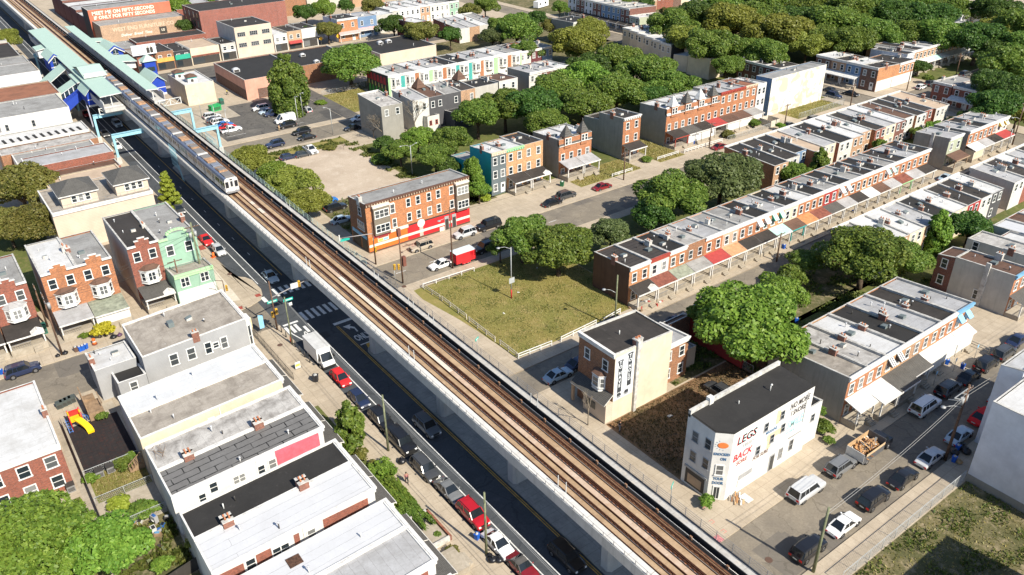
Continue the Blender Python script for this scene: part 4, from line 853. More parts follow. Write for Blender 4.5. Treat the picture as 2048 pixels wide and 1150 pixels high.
tw1 = twin(27, 93.1, 98.1, 9.0, HT, 'white roofed twin house with dark lapped ticks, next to the grey corner building', 'tick', WL['white'], seed=1, chim=False)
tw2 = twin(27, 87.6, 93.08, 9.0, HT, 'grey roofed twin house with blank white flank and small dark window', 'warm', WL['cream'], seed=2, wins=((9.6,4.2,.6,.6,'fixed'),), chim=False)
tw3 = twin(27, 80.7, 85.7, 9.0, HT, 'pale grey roofed twin house scattered with branches and junk', 'stained', WL['white'], seed=3)
tw4 = twin(27, 75.4, 80.68, 9.0, HT, 'twin house with dark lapped felt roof and pink panelled flank', 'lap', WL['clean'], seed=4, chim='N', wins=((13.5,4.0,.8,1.3,'sash'),(10.6,3.8,1.3,1.0,'double'),(6.6,3.8,.8,1.2,'sash'),(8.0,3.6,.8,1.2,'sash'),(14.9,3.2,.7,1.2,'sash')))
b = MB(); b.box(-.04, .6, .5, -.005, 6.1, 6.0, plain('wall_panel_pink', (.62,.13,.17), .8, var=.15)); put('pink_panel', b, tw4)
tw5 = twin(27, 67.8, 72.5, 9.0, HT, 'black roofed twin house with two brick chimneys on its ridge wall', 'black', WL['dirty'], seed=5)
tw6 = twin(27, 62.4, 67.78, 9.0, HT, 'twin house with seamed white roof and white panelled red brick flank', 'seam', WL['clean'], seed=6, chim='N', brick_s=((.9,6.2),(8.9,9.5),(12.0,13.6),(14.9,18)), wins=((7.6,3.9,.8,1.2,'sash'),(11.0,3.7,1.7,1.2,'double'),(14.2,3.7,.9,1.4,'sash'),(7.0+3.6,.9,.8,1.2,'sash')))
tw7 = twin(27, 55.5, 60.3, 9.0, HT, 'white seamed roof twin house with rusty burn stain and tall flue', 'seam', WL['clean'], seed=7, chim=False)
tw8 = twin(27, 49.9, 55.48, 9.0, HT, 'pale blue-grey roofed twin house at the bottom edge', 'silver', WL['clean'], seed=8, chim=False, brick_s=((.9,6.2),))
twin(27, 42.4, 47.6, 9.0, HT, 'brick twin house whose corner shows at the bottom edge', 'silver', WL['clean'], seed=9, chim=False)
b = MB(); b.box(2.6, 10.2, HT-.7, 3.9, 11.6, HT-.55, plain('burn_stain', (.10,.05,.03), .9, var=.5, sc=4)); put('roof_stain', b, tw7)
# grey corner building with lower back blocks
gb = house(28.4, 103.8, 10.6, 14.6, 7.4, 'E', 'large grey clapboard corner building with ponded grey roof', WL['grey'], RF['warm'], drop=.7, par=.2, seed=90, nwin=3, chim=True, copm=TR['white'], trim='white', ground=True)
for t, z, ww, hh in ((10.7,3.9,1.0,1.7),(8.3,3.9,1.0,1.7),(5.9,3.9,.8,1.7),(4.8,4.4,.7,.8),(3.6,3.9,.8,1.7)): window(gb, 10.6, 14.6, 'L', 14.6-t, z, ww, hh)
bay(gb, 1.6, 1.0, 6.7, 2.6, .8, WL['clean']); b = MB(); b.box(-.02, .0, 6.8, .12, 14.6, 7.05, TR['white']); 
b = MB(); b.box(5.2, 8.6, 6.6, 6.3, 9.4, 7.5, HATCH); put('roof_unit', b, gb)
house(8.1, 107.2, 5.4, 6.4, 5.0, 'S', 'low white roofed back block of the grey corner building', WL['grey'], RF['white'], corn=False, nwin=0, doors=False, ground=False, seed=91, nv=3, copm=TR['white'], name='house_wing')
house(10.0, 103.4, 3.7, 4.0, 4.3, 'S', 'low black roofed lean-to between grey building and striped white roof', WL['grey'], RF['black'], corn=False, nwin=1, z2=(2.2,), doors=False, ground=False, bits=False, copm=TR['white'], name='house_wing')
# left-hand brick building with broad white roof
lw = house(-19, 91.2, 20.1, 16.4, 6.6, 'S', 'broad white roofed red brick building in the bottom left corner', BK['red'], RF['white'], drop=.3, nwin=7, ww=1.15, wh=1.55, seed=92, trim='white', copm=TR['white'], nv=2, doors=False)
# ---------------------------------------------------------------- left street: bay-fronted brick houses
def bayhouse(x, w, h, d, label, wallm, roof, bay_roof, porchm, seed, stepped=True, side=None, group='bay fronted houses on the side street', pk={}, z1=4.0, bw=3.2):
    t = house(x, 131.1, w, d, h, 'S', label, wallm, RF[roof], side=side or wallm, floors=3, nwin=2, z2=(h-2.7,), seed=seed, corn=False, group=group, ww=.95, wh=1.55, pr=dict(dict(roof=PF[porchm], depth=4.2, z=2.9, floorh=1.1, rise=.5), **pk), nv=2, doort=w*.3)
    bay(t, w*.5+.1, z1, z1+2.2, bw, 1.05, WL['clean'], RF[bay_roof])
    b = MB(); b.box(0, -.3, h-.1, w*.28, .06, h+.15, TR['white']); b.box(w*.28, -.05, h, w*.72, .22, h+.75, wallm); b.box(w*.4, -.06, h+.75, w*.6, .22, h+1.15, wallm); b.box(w*.72, -.3, h-.1, w, .06, h+.15, TR['white']); b.box(w*.26, -.1, h+.75, w*.41, .26, h+.87, TR['white']); b.box(w*.59, -.1, h+.75, w*.74, .26, h+.87, TR['white']); b.box(w*.38, -.1, h+1.15, w*.62, .26, h+1.27, TR['white'])
    put('stepped_gable', b, t); return t
bayhouse(-5.6, 5.1, 9.6, 13, 'brick bay house cut by the left edge of the photo', BK['orange'], 'silver', 'silver', 'tar', 101)
bayhouse(-.4, 5.2, 9.6, 13, 'brick bay house with gabled porch, right half of its pair, at the left edge', BK['red'], 'grey', 'silver', 'tar', 102, pk=dict(gable=True))
bayhouse(6.8, 5.1, 9.9, 14.5, 'orange brick bay house with white roof and brown bay hood', BK['orange'], 'white', 'brown', 'silver', 103, side=WL['dirty'])
bayhouse(11.9, 5.2, 9.9, 14, 'orange brick bay house with grey roof and enclosed white porch', BK['orange'], 'grey', 'brown', 'moss', 104, pk=dict(solid=WL['clean'], depth=4.6))
bayhouse(19.6, 4.9, 10.6, 16.6, 'tall brick bay house with black roof and columned white porch', BK['red'], 'tar', 'brown', 'slate', 105, side=WL['dirty'], pk=dict(gable=True))
gt = house(24.5, 131.1, 6.1, 16.8, 10.6, 'S', 'mint green house with curled parapet crest and big grey roof', WL['green'], RF['grey'], side=WL['green'], floors=3, z2=(7.4,), seed=106, corn=False, doors=False, nv=4, ww=1.0, wh=1.7)
b = MB(); LG = plain('trim_lime', (.42,.68,.36), .6)
b.box(0,-.25,10.2,1.5,.05,10.6,LG); b.box(4.6,-.25,10.2,6.1,.05,10.6,LG); b.prism([(1.5,-.1),(4.6,-.1),(4.6,.2),(1.5,.2)], 10.1, 11.2, WL['green'])
for k in range(9): a = pi*k/8; x = 3.05+1.45*cos(a); b.box(x-.25, -.2, 11.1+.5*sin(a), x+.25, .25, 11.3+.6*sin(a), LG)
put('parapet_crest', b, gt)
ge = house(24.6, 126.3, 6.4, 4.75, 5.9, 'S', 'two-storey front extension of the mint green house with garage white ground floor', WL['green'], RF['warm'], side=WL['green'], corn=True, trim=LG, nwin=2, z2=(3.6,), bits=False, doors=False, ww=1.2, wh=1.5, style='double', name='house_wing')
b = MB(); b.box(.1,-.06,.1,6.3,-.004,2.9, WL['clean']); put('ground_floor_panel', b, ge)
# beige block with two hip-roofed penthouses
bb = house(13.3, 160.6, 18, 14, 8.0, 'S', 'big beige block with roof terrace and balustrade carrying two shingled penthouses', WL['beige'], RF['warm'], corn=True, trim='white', nwin=0, doors=False, ground=False, seed=110, bits=False, drop=.1, copm=TR['white'])
b = MB()
for k in range(14): b.bar((.3+k*1.33,.3,7.7),(.3+k*1.33,.3,8.9),.05,.05,gal)
for z in (8.35,8.85): b.bar((.2,.3,z),(17.8,.3,z),.04,.04,gal)
put('balustrade', b, bb)
def penthouse(u, v, w, d, label):
    t = thing('penthouse', label, 'penthouse', (u, v, 8.0), 0, 'shingled penthouses on the beige block'); b = MB(); b.box(0,0,-.3,w,d,2.3, WL['beige']); put('wall', b, t)
    b = MB(); e = .45; c = [(-e,-e),(w+e,-e),(w+e,d+e),(-e,d+e)]; r0, r1 = (w*.42, d*.55), (w*.58, d*.55); z = 2.3; zz = 3.9
    b.face([(*c[0],z),(*c[1],z),(*r1,zz),(*r0,zz)], SLATE); b.face([(*c[1],z),(*c[2],z),(*r1,zz)], SLATE); b.face([(*c[2],z),(*c[3],z),(*r0,zz),(*r1,zz)], SLATE); b.face([(*c[3],z),(*c[0],z),(*r0,zz)], SLATE)
    b.box(-e,-e,z-.18,w+e,-e+.06,z+.02,TR['white']); b.box(w+e-.06,-e,z-.18,w+e,d+e,z+.02,TR['white']); b.box(-e,-e,z-.18,-e+.06,d+e,z+.02,TR['white']); put('roof', b, t)
    for x in (w*.35, w*.35+1.2, w*.35+2.4): window(t, w, d, 'F', x, .7, .75, 1.2)
    return t
penthouse(15.6, 162.3, 6.3, 7.6, 'shingle roofed penthouse at the tree end of the beige block'); penthouse(25.2, 162.3, 6.0, 8.0, 'shingle roofed penthouse at the avenue end of the beige block')
# avenue shops beyond (flanks face the camera)
def shop(u0, v0, u1, v1, h, label, wall, roof, **k):
    return house(u0, v0, u1-u0, v1-v0, h, 'S', label, wall, RF[roof], corn=k.pop('corn', False), nwin=k.pop('nwin', 0), doors=False, ground=False, drop=k.pop('drop', .15), chim=False, hatch=k.pop('hatch', False), name='shop_building', cat='shop', seed=int(u0+v0), **k)
shop(15.6,175,30,184.6,6.8,'shop with warm cream roof just past the penthouses',WL['cream'],'tan', copm=TR['cream'])
shop(15.8,185,31,190.6,6.0,'shop with brown striped roof and stepped brick flank',BK['red'],'brown')
t = shop(14,191,31.2,199,7.4,'shop with long white parapet above a red brick flank',BK['red'],'silver', copm=TR['white'])
shop(13,199.3,29.5,206.6,6.3,'shop with plain grey roof and small vents',WL['white'],'grey', copm=TR['white'], nv=4)
shop(11,207,31.3,213.4,6.2,'shop with orange brick corner and pale roof',BK['rust'],'stained', nv=3)
t = shop(2,213.8,31,222.4,6.6,'shop with black dashes across its long white roof',WL['white'],'white')
b = MB()
for k in range(17): x = 1.2+k*1.62; b.hexa([(x,1.0,6.42),(x+.55,1.0,6.42),(x+.25,4.2,6.42),(x-.3,4.2,6.42),(x,1.0,6.5),(x+.55,1.0,6.5),(x+.25,4.2,6.5),(x-.3,4.2,6.5)], RF['black'])
put('roof_vent', b, t)
t = shop(4,226.2,29.6,242,9.4,'tall white rendered building beside the station stair',WL['clean'],'grey', nv=3)
for x in (4,9.5,11.2,17): window(t, 25.6, 16, 'F', x, 6.2, .6, 1.4, 'thin', TR['grey'])
shop(6,244.5,31,261,8.6,'building with broad rust brown roof beside the station',WL['cream'],'ruststain', nv=1)
t = shop(4,272,30.8,286,9,'pale blue fronted hall with tan parapet by the station',WL['lilac'],'grey', copm=TR['cream'])
shop(2,287,30.8,302,8,'grey roofed hall next to the pale blue fronted one',WL['pale'],'grey'); shop(0,304,30.5,330,7,'dark roofed block at the far left edge',BK['red'],'tar'); shop(-5,333,30.5,400,7,'farthest left avenue block with pale roof',WL['pale'],'silver')
# ---------------------------------------------------------------- "mural" corner building with red painted ground floor
RED = render_wall('paint_red', (.62,.025,.03), .12); ORG = render_wall('paint_orange', (.70,.16,.03), .2); STR = plain('stripe_cream', (.74,.68,.56), .7)
mb = house(58.9, 124.6, 22.6, 6.8, 9.9, 'S', 'long orange brick corner building with red painted ground floor', BK['mural'], RF['grey'], side=BK['rust'], floors=3, nwin=0, doors=False, corn=True, trim='brown', bracket=TR['cream'], seed=120, drop=.6, hatch=False)
b = MB(); b.box(8.3,-.05,.1,22.5,-.004,3.3, RED); b.box(.1,-.05,.1,8.29,-.004,3.2, ORG); b.box(.05,-.08,1.15,22.5,-.051,1.65, STR); b.box(.1,-.1,.0,22.5,-.081,.35, TR['brown']); b.box(8.3,-.1,3.25,22.5,-.004,3.5, TR['dark']); b.box(3.8,-.12,3.0,8.5,-.004,3.6, STR); put('painted_ground_floor', b, mb)
for x in (8.9,11.0,13.4,15.5,18.5): window(mb,22.6,6.8,'F',x,7.2,.75,1.5); window(mb,22.6,6.8,'F',x,4.3,.75,1.5)
window(mb,22.6,6.8,'F',5.5,6.8,.8,1.7,'arch'); window(mb,22.6,6.8,'F',5.7,3.9,.7,1.6)
for x0_, w_ in ((1.2,3.3),(19.2,2.9)):
    b = MB(); b.box(x0_,-.75,3.5,x0_+w_,-.005,9.0, plain('bay_grey_brown', (.20,.17,.13), .8)); b.box(x0_-.1,-.85,9.0,x0_+w_+.1,0,9.4, STR); o = put('bay', b, mb)
    for z in (4.1, 7.0):
        A, P = win_meshes(w_-.6, 1.35, 'triple', WF); x = link('window', A, o, (x0_+w_/2,-.76,z)); link('pane', P, x)
for t_, z, s in ((2.4,4.2,'triple'),(2.4,7.0,'sash')): window(mb,22.6,6.8,'L',6.8-t_,z,2.4 if s == 'triple' else 1.0,1.5,s)
for x in (16.6,18.3): b = MB(); b.box(x,-.14,.1,x+.95,-.004,2.9, TR['grey']); b.box(x+.1,-.16,.1,x+.85,-.141,2.3, TR['dark']); put('door', b, mb)
RS = plain('sign_red', (.32,.03,.04), .6)
b = MB(); b.box(1.0,-.3,2.95,4.6,-.1,3.45, RS); o = put('shop_sign', b, mb)
b = MB(); b.box(1.9,-.07,1.8,4.2,-.052,2.9, plain('poster_white', (.66,.62,.5), .7)); b.box(2.0,-.078,2.5,4.1,-.071,2.8, TR['red']); b.box(2.0,-.078,1.9,3.0,-.071,2.35, YEL); b.box(3.1,-.078,1.9,4.1,-.071,2.35, LBL); put('poster', b, mb)
b = MB(); b.dome((11.3,-.1,3.05),.85,.05,.85,plain('disc_white',(.75,.72,.68),.7),16,8,True); b.box(10.9,-.07,.35,11.7,-.052,2.4,plain('figure_grey',(.45,.40,.34),.8)); b.box(12.2,-.09,2.1,13.0,-.06,2.45,RED); put('painted_figure', b, mb)
b = MB(); b.box(15.3,-.25,.1,16.4,-.13,.95, STR); put('leaning_board', b, mb)
b = MB(); b.box(-.06,.5,2.6,-.01,6.3,3.3, LBL); b.box(-.08,.6,.2,-.061,2.4,2.5, TR['dark']); b.box(-.08,3.2,.2,-.061,6.2,2.4, TR['dark']); put('shopfront', b, mb)
# ---------------------------------------------------------------- TO HAVE / TO HOLD house
th = house(61.1, 68.0, 7.0, 10.4, 10.6, 'W', 'brick corner house with tall TO HAVE TO HOLD banner painted down its flank', BK['rust'], RF['tar'], side=WL['cream'], floors=3, nwin=2, z2=(7.3,), seed=130, corn=True, trim='white', doors=False, copm=COP, nv=1, drop=.5, hatch=False)
bay(th, 4.3, 4.1, 6.3, 2.3, .7, WL['clean'], RF['brown'])
b = MB(); b.hexa([(0.2,-1.5,3.0),(7.0,-1.5,3.0),(7.0,-.01,4.1),(.2,-.01,4.1),(.2,-1.5,3.15),(7.0,-1.5,3.15),(7.0,-.01,4.3),(.2,-.01,4.3)], TR['white'], RF['shingle']); put('porch_roof', b, th)
b = MB(); b.box(2.6,-1.2,.1,7.0,-.01,3.1, WL['beige']); b.box(.2,-1.3,.1,.6,-1.0,3.0, TR['tan']); put('storefront', b, th)
b = MB(); b.box(3.2,-1.24,1.2,5.0,-1.205,2.4, WG); put('window', b, th)
BW_ = render_wall('banner_white', (.74,.76,.78), .08); DK = plain('banner_dark', (.045,.05,.055), .7)
FL = 7.0   # flank is local x = w
b = MB(); b.box(FL+.005,.1,3.2,FL+.02,3.5,10.0, BW_); o = put('banner', b, th)
for y0, z0, z1 in ((.65,4.3,9.4),(2.35,4.7,9.9)):
    b = MB(); b.prism([(FL+.021,y0),(FL+.03,y0),(FL+.03,y0+.72),(FL+.021,y0+.72)], z0, z1, DK); b.prism([(FL+.021,y0-.12),(FL+.028,y0-.12),(FL+.028,y0+.84),(FL+.021,y0+.84)], z1-.35, z1, DK); put('ribbon', b, o)
for y0, s, z in ((1.0,'TO HAVE',9.05),(2.7,'TO HOLD',9.5)):
    zz = z
    for ch in s:
        if ch == ' ': zz -= .3; continue
        wall_text(ch, .72, BW_, o, (FL+.035, y0, zz-.1), pi/2, extrude=.004); zz -= .66
for ch, z in zip('AND', (7.6,7.0,6.4)): wall_text(ch, .55, TR['grey'], o, (FL+.025, 1.85, z), pi/2, extrude=.003)
for y0, s in ((.95,1),(2.35,-1)):       # two painted hands hanging from the ribbons
    b = MB(); x = FL+.028; b.face([(x,y0-.3,4.2),(x,y0+.3,4.2),(x,y0+.38,3.75),(x,y0-.3,3.7)], DK)
    for k in range(4): a = y0-.28+k*.17; b.face([(x,a,3.74),(x,a+.12,3.74),(x,a+.1+s*.06,3.4-.04*(k%2)),(x,a+.02+s*.06,3.4-.04*(k%2))], DK)
    b.face([(x,y0+s*.3,4.1),(x,y0+s*.55,3.75),(x,y0+s*.48,3.65),(x,y0+s*.26,3.9)], DK); put('painted_hand', b, o)
flue(th, 7, 10.4, 'R', 3.9, 10.4, .5); chimney(th, 6.6, 4.1, 10.2, .6, 1.0)
te = house(71.55, 62.4, 5.2, 5.6, 6.6, 'S', 'lower brick back wing with four windows behind the banner house', BK['rust'], RF['silver'], corn=True, nwin=2, seed=131, bits=False, doors=False, copm=TR['white'], name='house_wing')
house(76.9, 63.2, 2.6, 4.4, 3.4, 'S', 'small stucco lean-to at the end of the banner house', WL['beige'], RF['silver'], corn=False, nwin=0, doors=False, bits=False, ground=False, name='house_wing')
rw = house(84.2, 69.4, 11, 6.5, 5.2, 'W', 'low building with crimson painted wall under the big tree', WL['red'], RF['grey'], corn=False, nwin=0, doors=False, ground=False, seed=133)
house(76.6, 68.3, 7.2, 1.6, 4.6, 'S', 'dark weathered brick garden wall behind the banner house', BK['brown'], RF['brown'], corn=False, nwin=0, doors=False, ground=False, bits=False, name='brick_wall', cat='wall')
# ---------------------------------------------------------------- lettered white corner building
WALL = WL['clean']; u0, u1, v0, v1 = 60.1, 76.3, 42.2, 47.7
lg = thing('corner_building', 'white painted corner building covered in hand lettered phrases', 'house', (u0, v0, ZW)); w_, d_ = u1-u0, v1-v0; ch_ = 1.45; hh_ = 9.9
poly = [(ch_,0),(w_,0),(w_,d_),(0,d_),(0,ch_)]
b = MB(); n = len(poly); zt = [hh_, hh_, hh_+.2, hh_+.2, hh_]
b.prism(poly, -.3, zt, WALL, RF['black']); put('wall', b, lg)
b = MB(); c_ = [(ch_+.15,.2),(w_-.2,.2),(w_-.2,d_-.35),(.2,d_-.35),(.2,ch_+.15)]; b.prism(c_, hh_+.01, [hh_+.06,hh_+.06,hh_+.25,hh_+.25,hh_+.06], RF['black']); put('roof', b, lg)
b = MB(); b.box(.0,d_-.34,hh_-.2,w_,d_+.02,hh_+.75, COP); b.box(3.0,d_-.5,hh_,3.7,d_+.1,hh_+1.2, TR['white']); put('parapet', b, lg)
b = MB(); b.tube((11,2.6,hh_), (11,2.6,hh_+.9), .06,.06,6,LEAD); b.tube((11,2.6,hh_+.9),(11.2,2.6,hh_+1.0),.12,.12,8,LEAD); b.tube((6,3.2,hh_),(6,3.2,hh_+.6),.06,.06,6,LEAD); put('vent_pipe', b, lg)
def lwin(t, z, ww=.62, hw=1.15, st='thin'): window(lg, w_, d_, 'F', t, z, ww, hw, st, TR['grey'])
for t, z in ((7.4,7.4),(10.3,7.8),(6.5,4.4),(9.0,4.9),(10.9,5.6)): lwin(t, z)
for t, z in ((11.4,1.2),(13.4,1.5)): lwin(t, z, .6, 1.5)
for t, z in ((1.4,6.9),(3.3,7.1),(1.4,4.0),(3.3,4.2)): window(lg, w_, d_, 'L', t, z, .75, 1.35, 'thin', TR['grey'])
b = MB(); b.box(-.05,2.0,.3,-.003,4.9,2.6, TR['dark']); b.box(-.08,2.4,.6,-.051,4.5,1.9, TR['tan']); b.box(-.12,1.7,2.6,-.003,5.1,2.9, TR['grey']); put('boarded_shopfront', b, lg)
b = MB(); b.box(3.6,-.04,1.0,6.0,-.003,2.6, TR['grey']); b.box(3.5,-.06,.9,6.1,-.041,1.9, WALL); put('boarded_window', b, lg)
b = MB(); b.box(9.3,-.05,.1,10.3,-.003,2.6, TR['grey']); b.box(9.45,-.07,.2,10.15,-.051,2.4, WG); put('door', b, lg)
a45 = -pi/4; cx, cy = ch_/2-.02, ch_/2-.02
A, P = win_meshes(.75, 1.35, 'sash', WF); x = link('window', A, lg, (cx, cy, 3.9), a45); link('pane', P, x)
b = MB(); b.box(-.45,-.05,.1,.45,0,2.2, WF); b.box(-.3,-.07,.3,.3,-.051,2.0, WG); b.box(-.02,-.08,.3,.02,-.071,2.0, WF); put('door', b, lg, (cx, cy, 0), a45)
LR, LB2, LK, LT, LO = plain('letter_red', (.55,.03,.04), .7), plain('letter_blue', (.05,.15,.30), .7), plain('letter_black', (.06,.05,.05), .7), plain('letter_pale_teal', (.35,.60,.60), .7), plain('letter_tan', (.75,.58,.34), .7)
def lt(s, size, m, t, z, wd=1.0, sh=.12): return wall_text(s, size, m, lg, (t, -.012, z), 0, wd, 0, shear=sh, extrude=.006)
lt('LEGS', 1.55, LR, 3.9, 8.3, 1.0); lt('LEGS', 1.55, LT, 3.98, 8.34, .98); lt('TIRED', .62, TR['grey'], 4.3, 7.15, 1.2); lt('BACK', 1.35, LR, 3.6, 5.9, .95); lt('SORE', .8, TR['red'], 3.6, 4.85, 1.0)
lt('FOR SURE', .75, TR['brown'], 7.2, 3.9, .85); lt('MIGRAINE', .62, LB2, 8.6, 6.85, .75)
lt('NO MORE', 1.2, LK, 13.6, 8.75, .68, .1); lt('I SNORE', 1.1, LK, 13.5, 7.6, .7, .1); lt('SMILE', 1.75, LT, 13.3, 5.9, .72, .12); lt('SO WIDE', .55, LT, 12.6, 4.7, .8)
b = MB(); b.box(9.2,-.006,7.4,9.9,-.003,9.4, LO); b.box(8.0,-.006,5.5,10.6,-.003,6.4, LO); b.box(8.2,-.006,4.2,9.0,-.003,5.5, LO); put('tan_patch', b, lg)
b = MB(); b.box(14.9,-.05,5.0,15.0,0,9.6, TR['grey']); b.box(12.6,-.1,3.6,15.0,-.02,3.75, TR['grey']); put('downpipe', b, lg)
def ct(s, size, m, z, dx=0): return wall_text(s, size, m, lg, (cx-.012+dx*.7, cy-.012-dx*.7, z), a45, .72, 0, extrude=.006)
ct('KNOCKED', .52, LB2, 6.9); ct('ON', .58, LB2, 6.2, .25); ct('YOUR', .58, LB2, 3.25); ct('DOOR', .58, LB2, 2.6)
b = MB(); b.dome((0,-.015,0), .62,.012,.42, plain('painted_orange', (.75,.2,.05), .7), 14, 6, True)
for k in range(7): q = 2.1+k*.45; b.bar((.75*cos(q),-.01,.6*sin(q)), (.92*cos(q),-.01,.75*sin(q)), .02,.03, LB2)
put('painted_emblem', b, lg, (cx, cy, 8.2), a45)
le = house(76.35, 42.6, 3.2, 4.6, 6.0, 'S', 'lower white wing at the back of the lettered building', WALL, RF['black'], corn=False, nwin=1, z2=(3.6,), doors=False, bits=False, ww=.6, wh=1.0, style='thin', fm=TR['grey'], name='house_wing')
# white blank building at the right edge
wb = house(87.2, 12.4, 24, 14.5, 11.9, 'S', 'big blank white rendered building at the right edge', WL['lilac'], RF['white'], side=WL['lilac'], corn=False, nwin=0, doors=False, ground=False, seed=140, drop=.1, copm=COP, chim=False, nv=4)
b = MB(); b.box(-.06,0,-.2,-.004,14.5,1.1, WL['stucco']); put('plinth', b, wb)
house(95, 27.2, 15, 2.6, 12.4, 'S', 'upper white block with flat roof stepping up behind the blank white building', WL['lilac'], RF['white'], corn=False, nwin=0, doors=False, ground=False, bits=False, seed=141, name='house_wing')
# ---------------------------------------------------------------- shops round the parking lot and the shop street
shop(62,240.2,70.2,256.5,6.0,'white roofed cream bank block with green edged roof huts',WL['cream'],'white', nv=2)
t = shop(77.5,235,96,261.5,6.0,'salmon and brown painted shop with broad black roof and roof fans',render_wall('paint_salmon',(.64,.34,.25),.25),'black', nv=0)
b = MB(); b.box(-.05,.05,.1,-.004,26,3.0, BK['brown']); b.box(3.5,-.05,.1,8.2,-.004,2.9, BK['brown']); b.box(9,-.05,.1,18.4,-.004,2.9, BK['brown']); put('brown_dado', b, t)
def rooftop_unit(u, v, z, s, label, m=None):
    t = thing('rooftop_fan', label, 'roof unit', (u, v, z), 0, 'roof fans on the dark roofs'); b = MB(); b.box(-s,-s*.8,0,s,s*.8,s*.9, VENT); put('housing', b, t); b = MB(); b.dome((0,0,s*.9), s*.95,s*.8,s*.45, VENT, 10, 3); put('cowl', b, t)
    b = MB(); b.box(-s*.7,-s*.8-.03,.15,s*.7,-s*.8-.005,s*.75, TR['dark']); put('grille', b, t)
for k, (px, py) in enumerate(((472,143),(561,126),(605,112),(633,125))): rooftop_unit(*G(px, py, 5.9), 5.8, 1.0 if k < 2 else .8, f"silver roof fan on the broad black shop roof, {ORD[k]} from the bank side")
shop(96.1,240.5,116,261.5,5.8,'brick and salmon extension behind the large round tree',BK['rust'],'black', nv=1)
shop(124.6,240,146,260.5,5.4,'beige walled shop with black roof and white air units',WL['beige'],'black', nv=2)
for k, (px, py) in enumerate(((760,87),(777,84))): rooftop_unit(*G(px, py, 5.4), 5.2, .9, f"white air unit on the beige walled shop, {('left','right')[k]} of two")
t = house(94, 286.6, 13.2, 18, 10.3, 'S', 'tall beige three-storey block with rows of grey shop windows', WL['beige'], RF['tar'], side=WL['dirty'], corn=False, nwin=3, z2=(3.6,7.2), ww=2.6, wh=1.2, style='wide', fm=TR['grey'], seed=150, doors=False, chim=False)
t = house(91, 313, 33, 20, 12.2, 'S', 'very large dark red brick warehouse', brick('brick_wine', (.33,.11,.075)), RF['tar'], side=BK['deep'], corn=False, nwin=0, doors=False, ground=False, seed=151, extra_side=tuple(('L',x,z,1.2,2.2,'fixed',TR['dark']) for x in (3,8,13,17) for z in (2,6,9)))
def shopfront(u, v, w, d, h, label, wall, roof, sign=None, signm=None, txt=None, tm=None, aw_=None, side=None, nwin=2, z=None):
    t = house(u, v, w, d, h, 'S', label, wall, RF[roof], side=side, corn=False, nwin=nwin, z2=z or (h*.6,), doors=False, seed=int(u*3), nv=3, chim=False, hatch=False, wh=1.2, ww=1.0, name='shop_building', cat='shop')
    b = MB(); b.box(.3,-.04,.1,w-.3,-.004,2.5, TR['dark']); b.box(.5,-.06,.4,w*.45,-.041,2.3, WG); put('shopfront', b, t)
    if sign: 
        b = MB(); b.box(.2,-.25,2.7,w-.2,-.05,2.7+sign, signm); put('shop_sign', b, t)
        if txt: wall_text(txt, sign*.6, tm or WF, t, (w/2,-.27,2.7+sign/2), 0, .8)
    if aw_: awning(t, w, d, 'F', w/2, 3.0, w*.9, aw_, aw_, 1.2, .8)
    return t
SG, SO = plain('sign_green', (.03,.36,.24), .6), plain('sign_orange', (.75,.38,.09), .6)
shopfront(88.4,286.5,5.2,14,5.6,'white shop between the beige block and the roadside',WL['dirty'],'black',.6,TR['white'])
shopfront(107.6,286.8,5,14,6,'white fronted shop beside the beige block',WL['white'],'white',.5,TR['white']); shopfront(112.7,286.8,5.4,14,6.4,'tan shop with red awning',WL['tan'],'tar',None,None,aw_=PF['red']); shopfront(118.2,286.8,6,14,6.6,'white billboard fronted shop at the corner',WL['clean'],'tar',.5,TR['dark'],nwin=0)
shopfront(78,286.5,9.8,16,5.6,'cream shop with broad pale front and rust red shutters',WL['cream'],'tan',.5,PF['rust'],nwin=0); shopfront(72.6,286.4,5.3,16,5.4,'shop with green sign',WL['black'],'tar',1.5,SG,None); shopfront(66.6,286.4,5.9,16,6,'brick shop with orange sign board',BK['rust'],'tar',1.3,SO)
shopfront(60.4,286.4,6.1,16,5.6,'low brick shop under the pale billboard',BK['red'],'warm',None,None)
shop(66,306,90,316,5.8,'brick block with pale coping behind the sign shops',BK['red'],'tar'); shop(60.6,303,66,318,4.8,'grey roofed shop behind the pale billboard',WL['white'],'grey')
bl = thing('billboard', 'pale billboard with two dark suited figures above the shops', 'billboard', (59.6, 285.6, 0)); b = MB(); b.box(0,-.15,6.2,7.6,.1,9.4, plain('billboard_white', (.72,.74,.76), .6)); put('panel', b, bl)
b = MB()
for x in (1.0,6.6): b.box(x-.12,.1,.1,x+.12,.34,9.0, TR['dark'])
put('frame', b, bl)
b = MB(); 
for x in (5.0,6.1): b.prism([(x-.45,-.19),(x+.45,-.19),(x+.45,-.16),(x-.45,-.16)], 6.6, 8.3, TR['dark']); b.dome((x,-.17,8.6),.22,.02,.28,TR['tan'],8,4,True)
b.box(.5,-.17,6.5,3.4,-.155,6.62,TR['dark']); put('picture', b, bl)
BLT = plain('billboard_blue', (.30,.42,.58), .6); wall_text('FREEDOM', .75, BLT, bl, (2.3,-.16,8.7), 0, .8); wall_text('$15', .9, BLT, bl, (1.6,-.16,7.5), 0, .9)
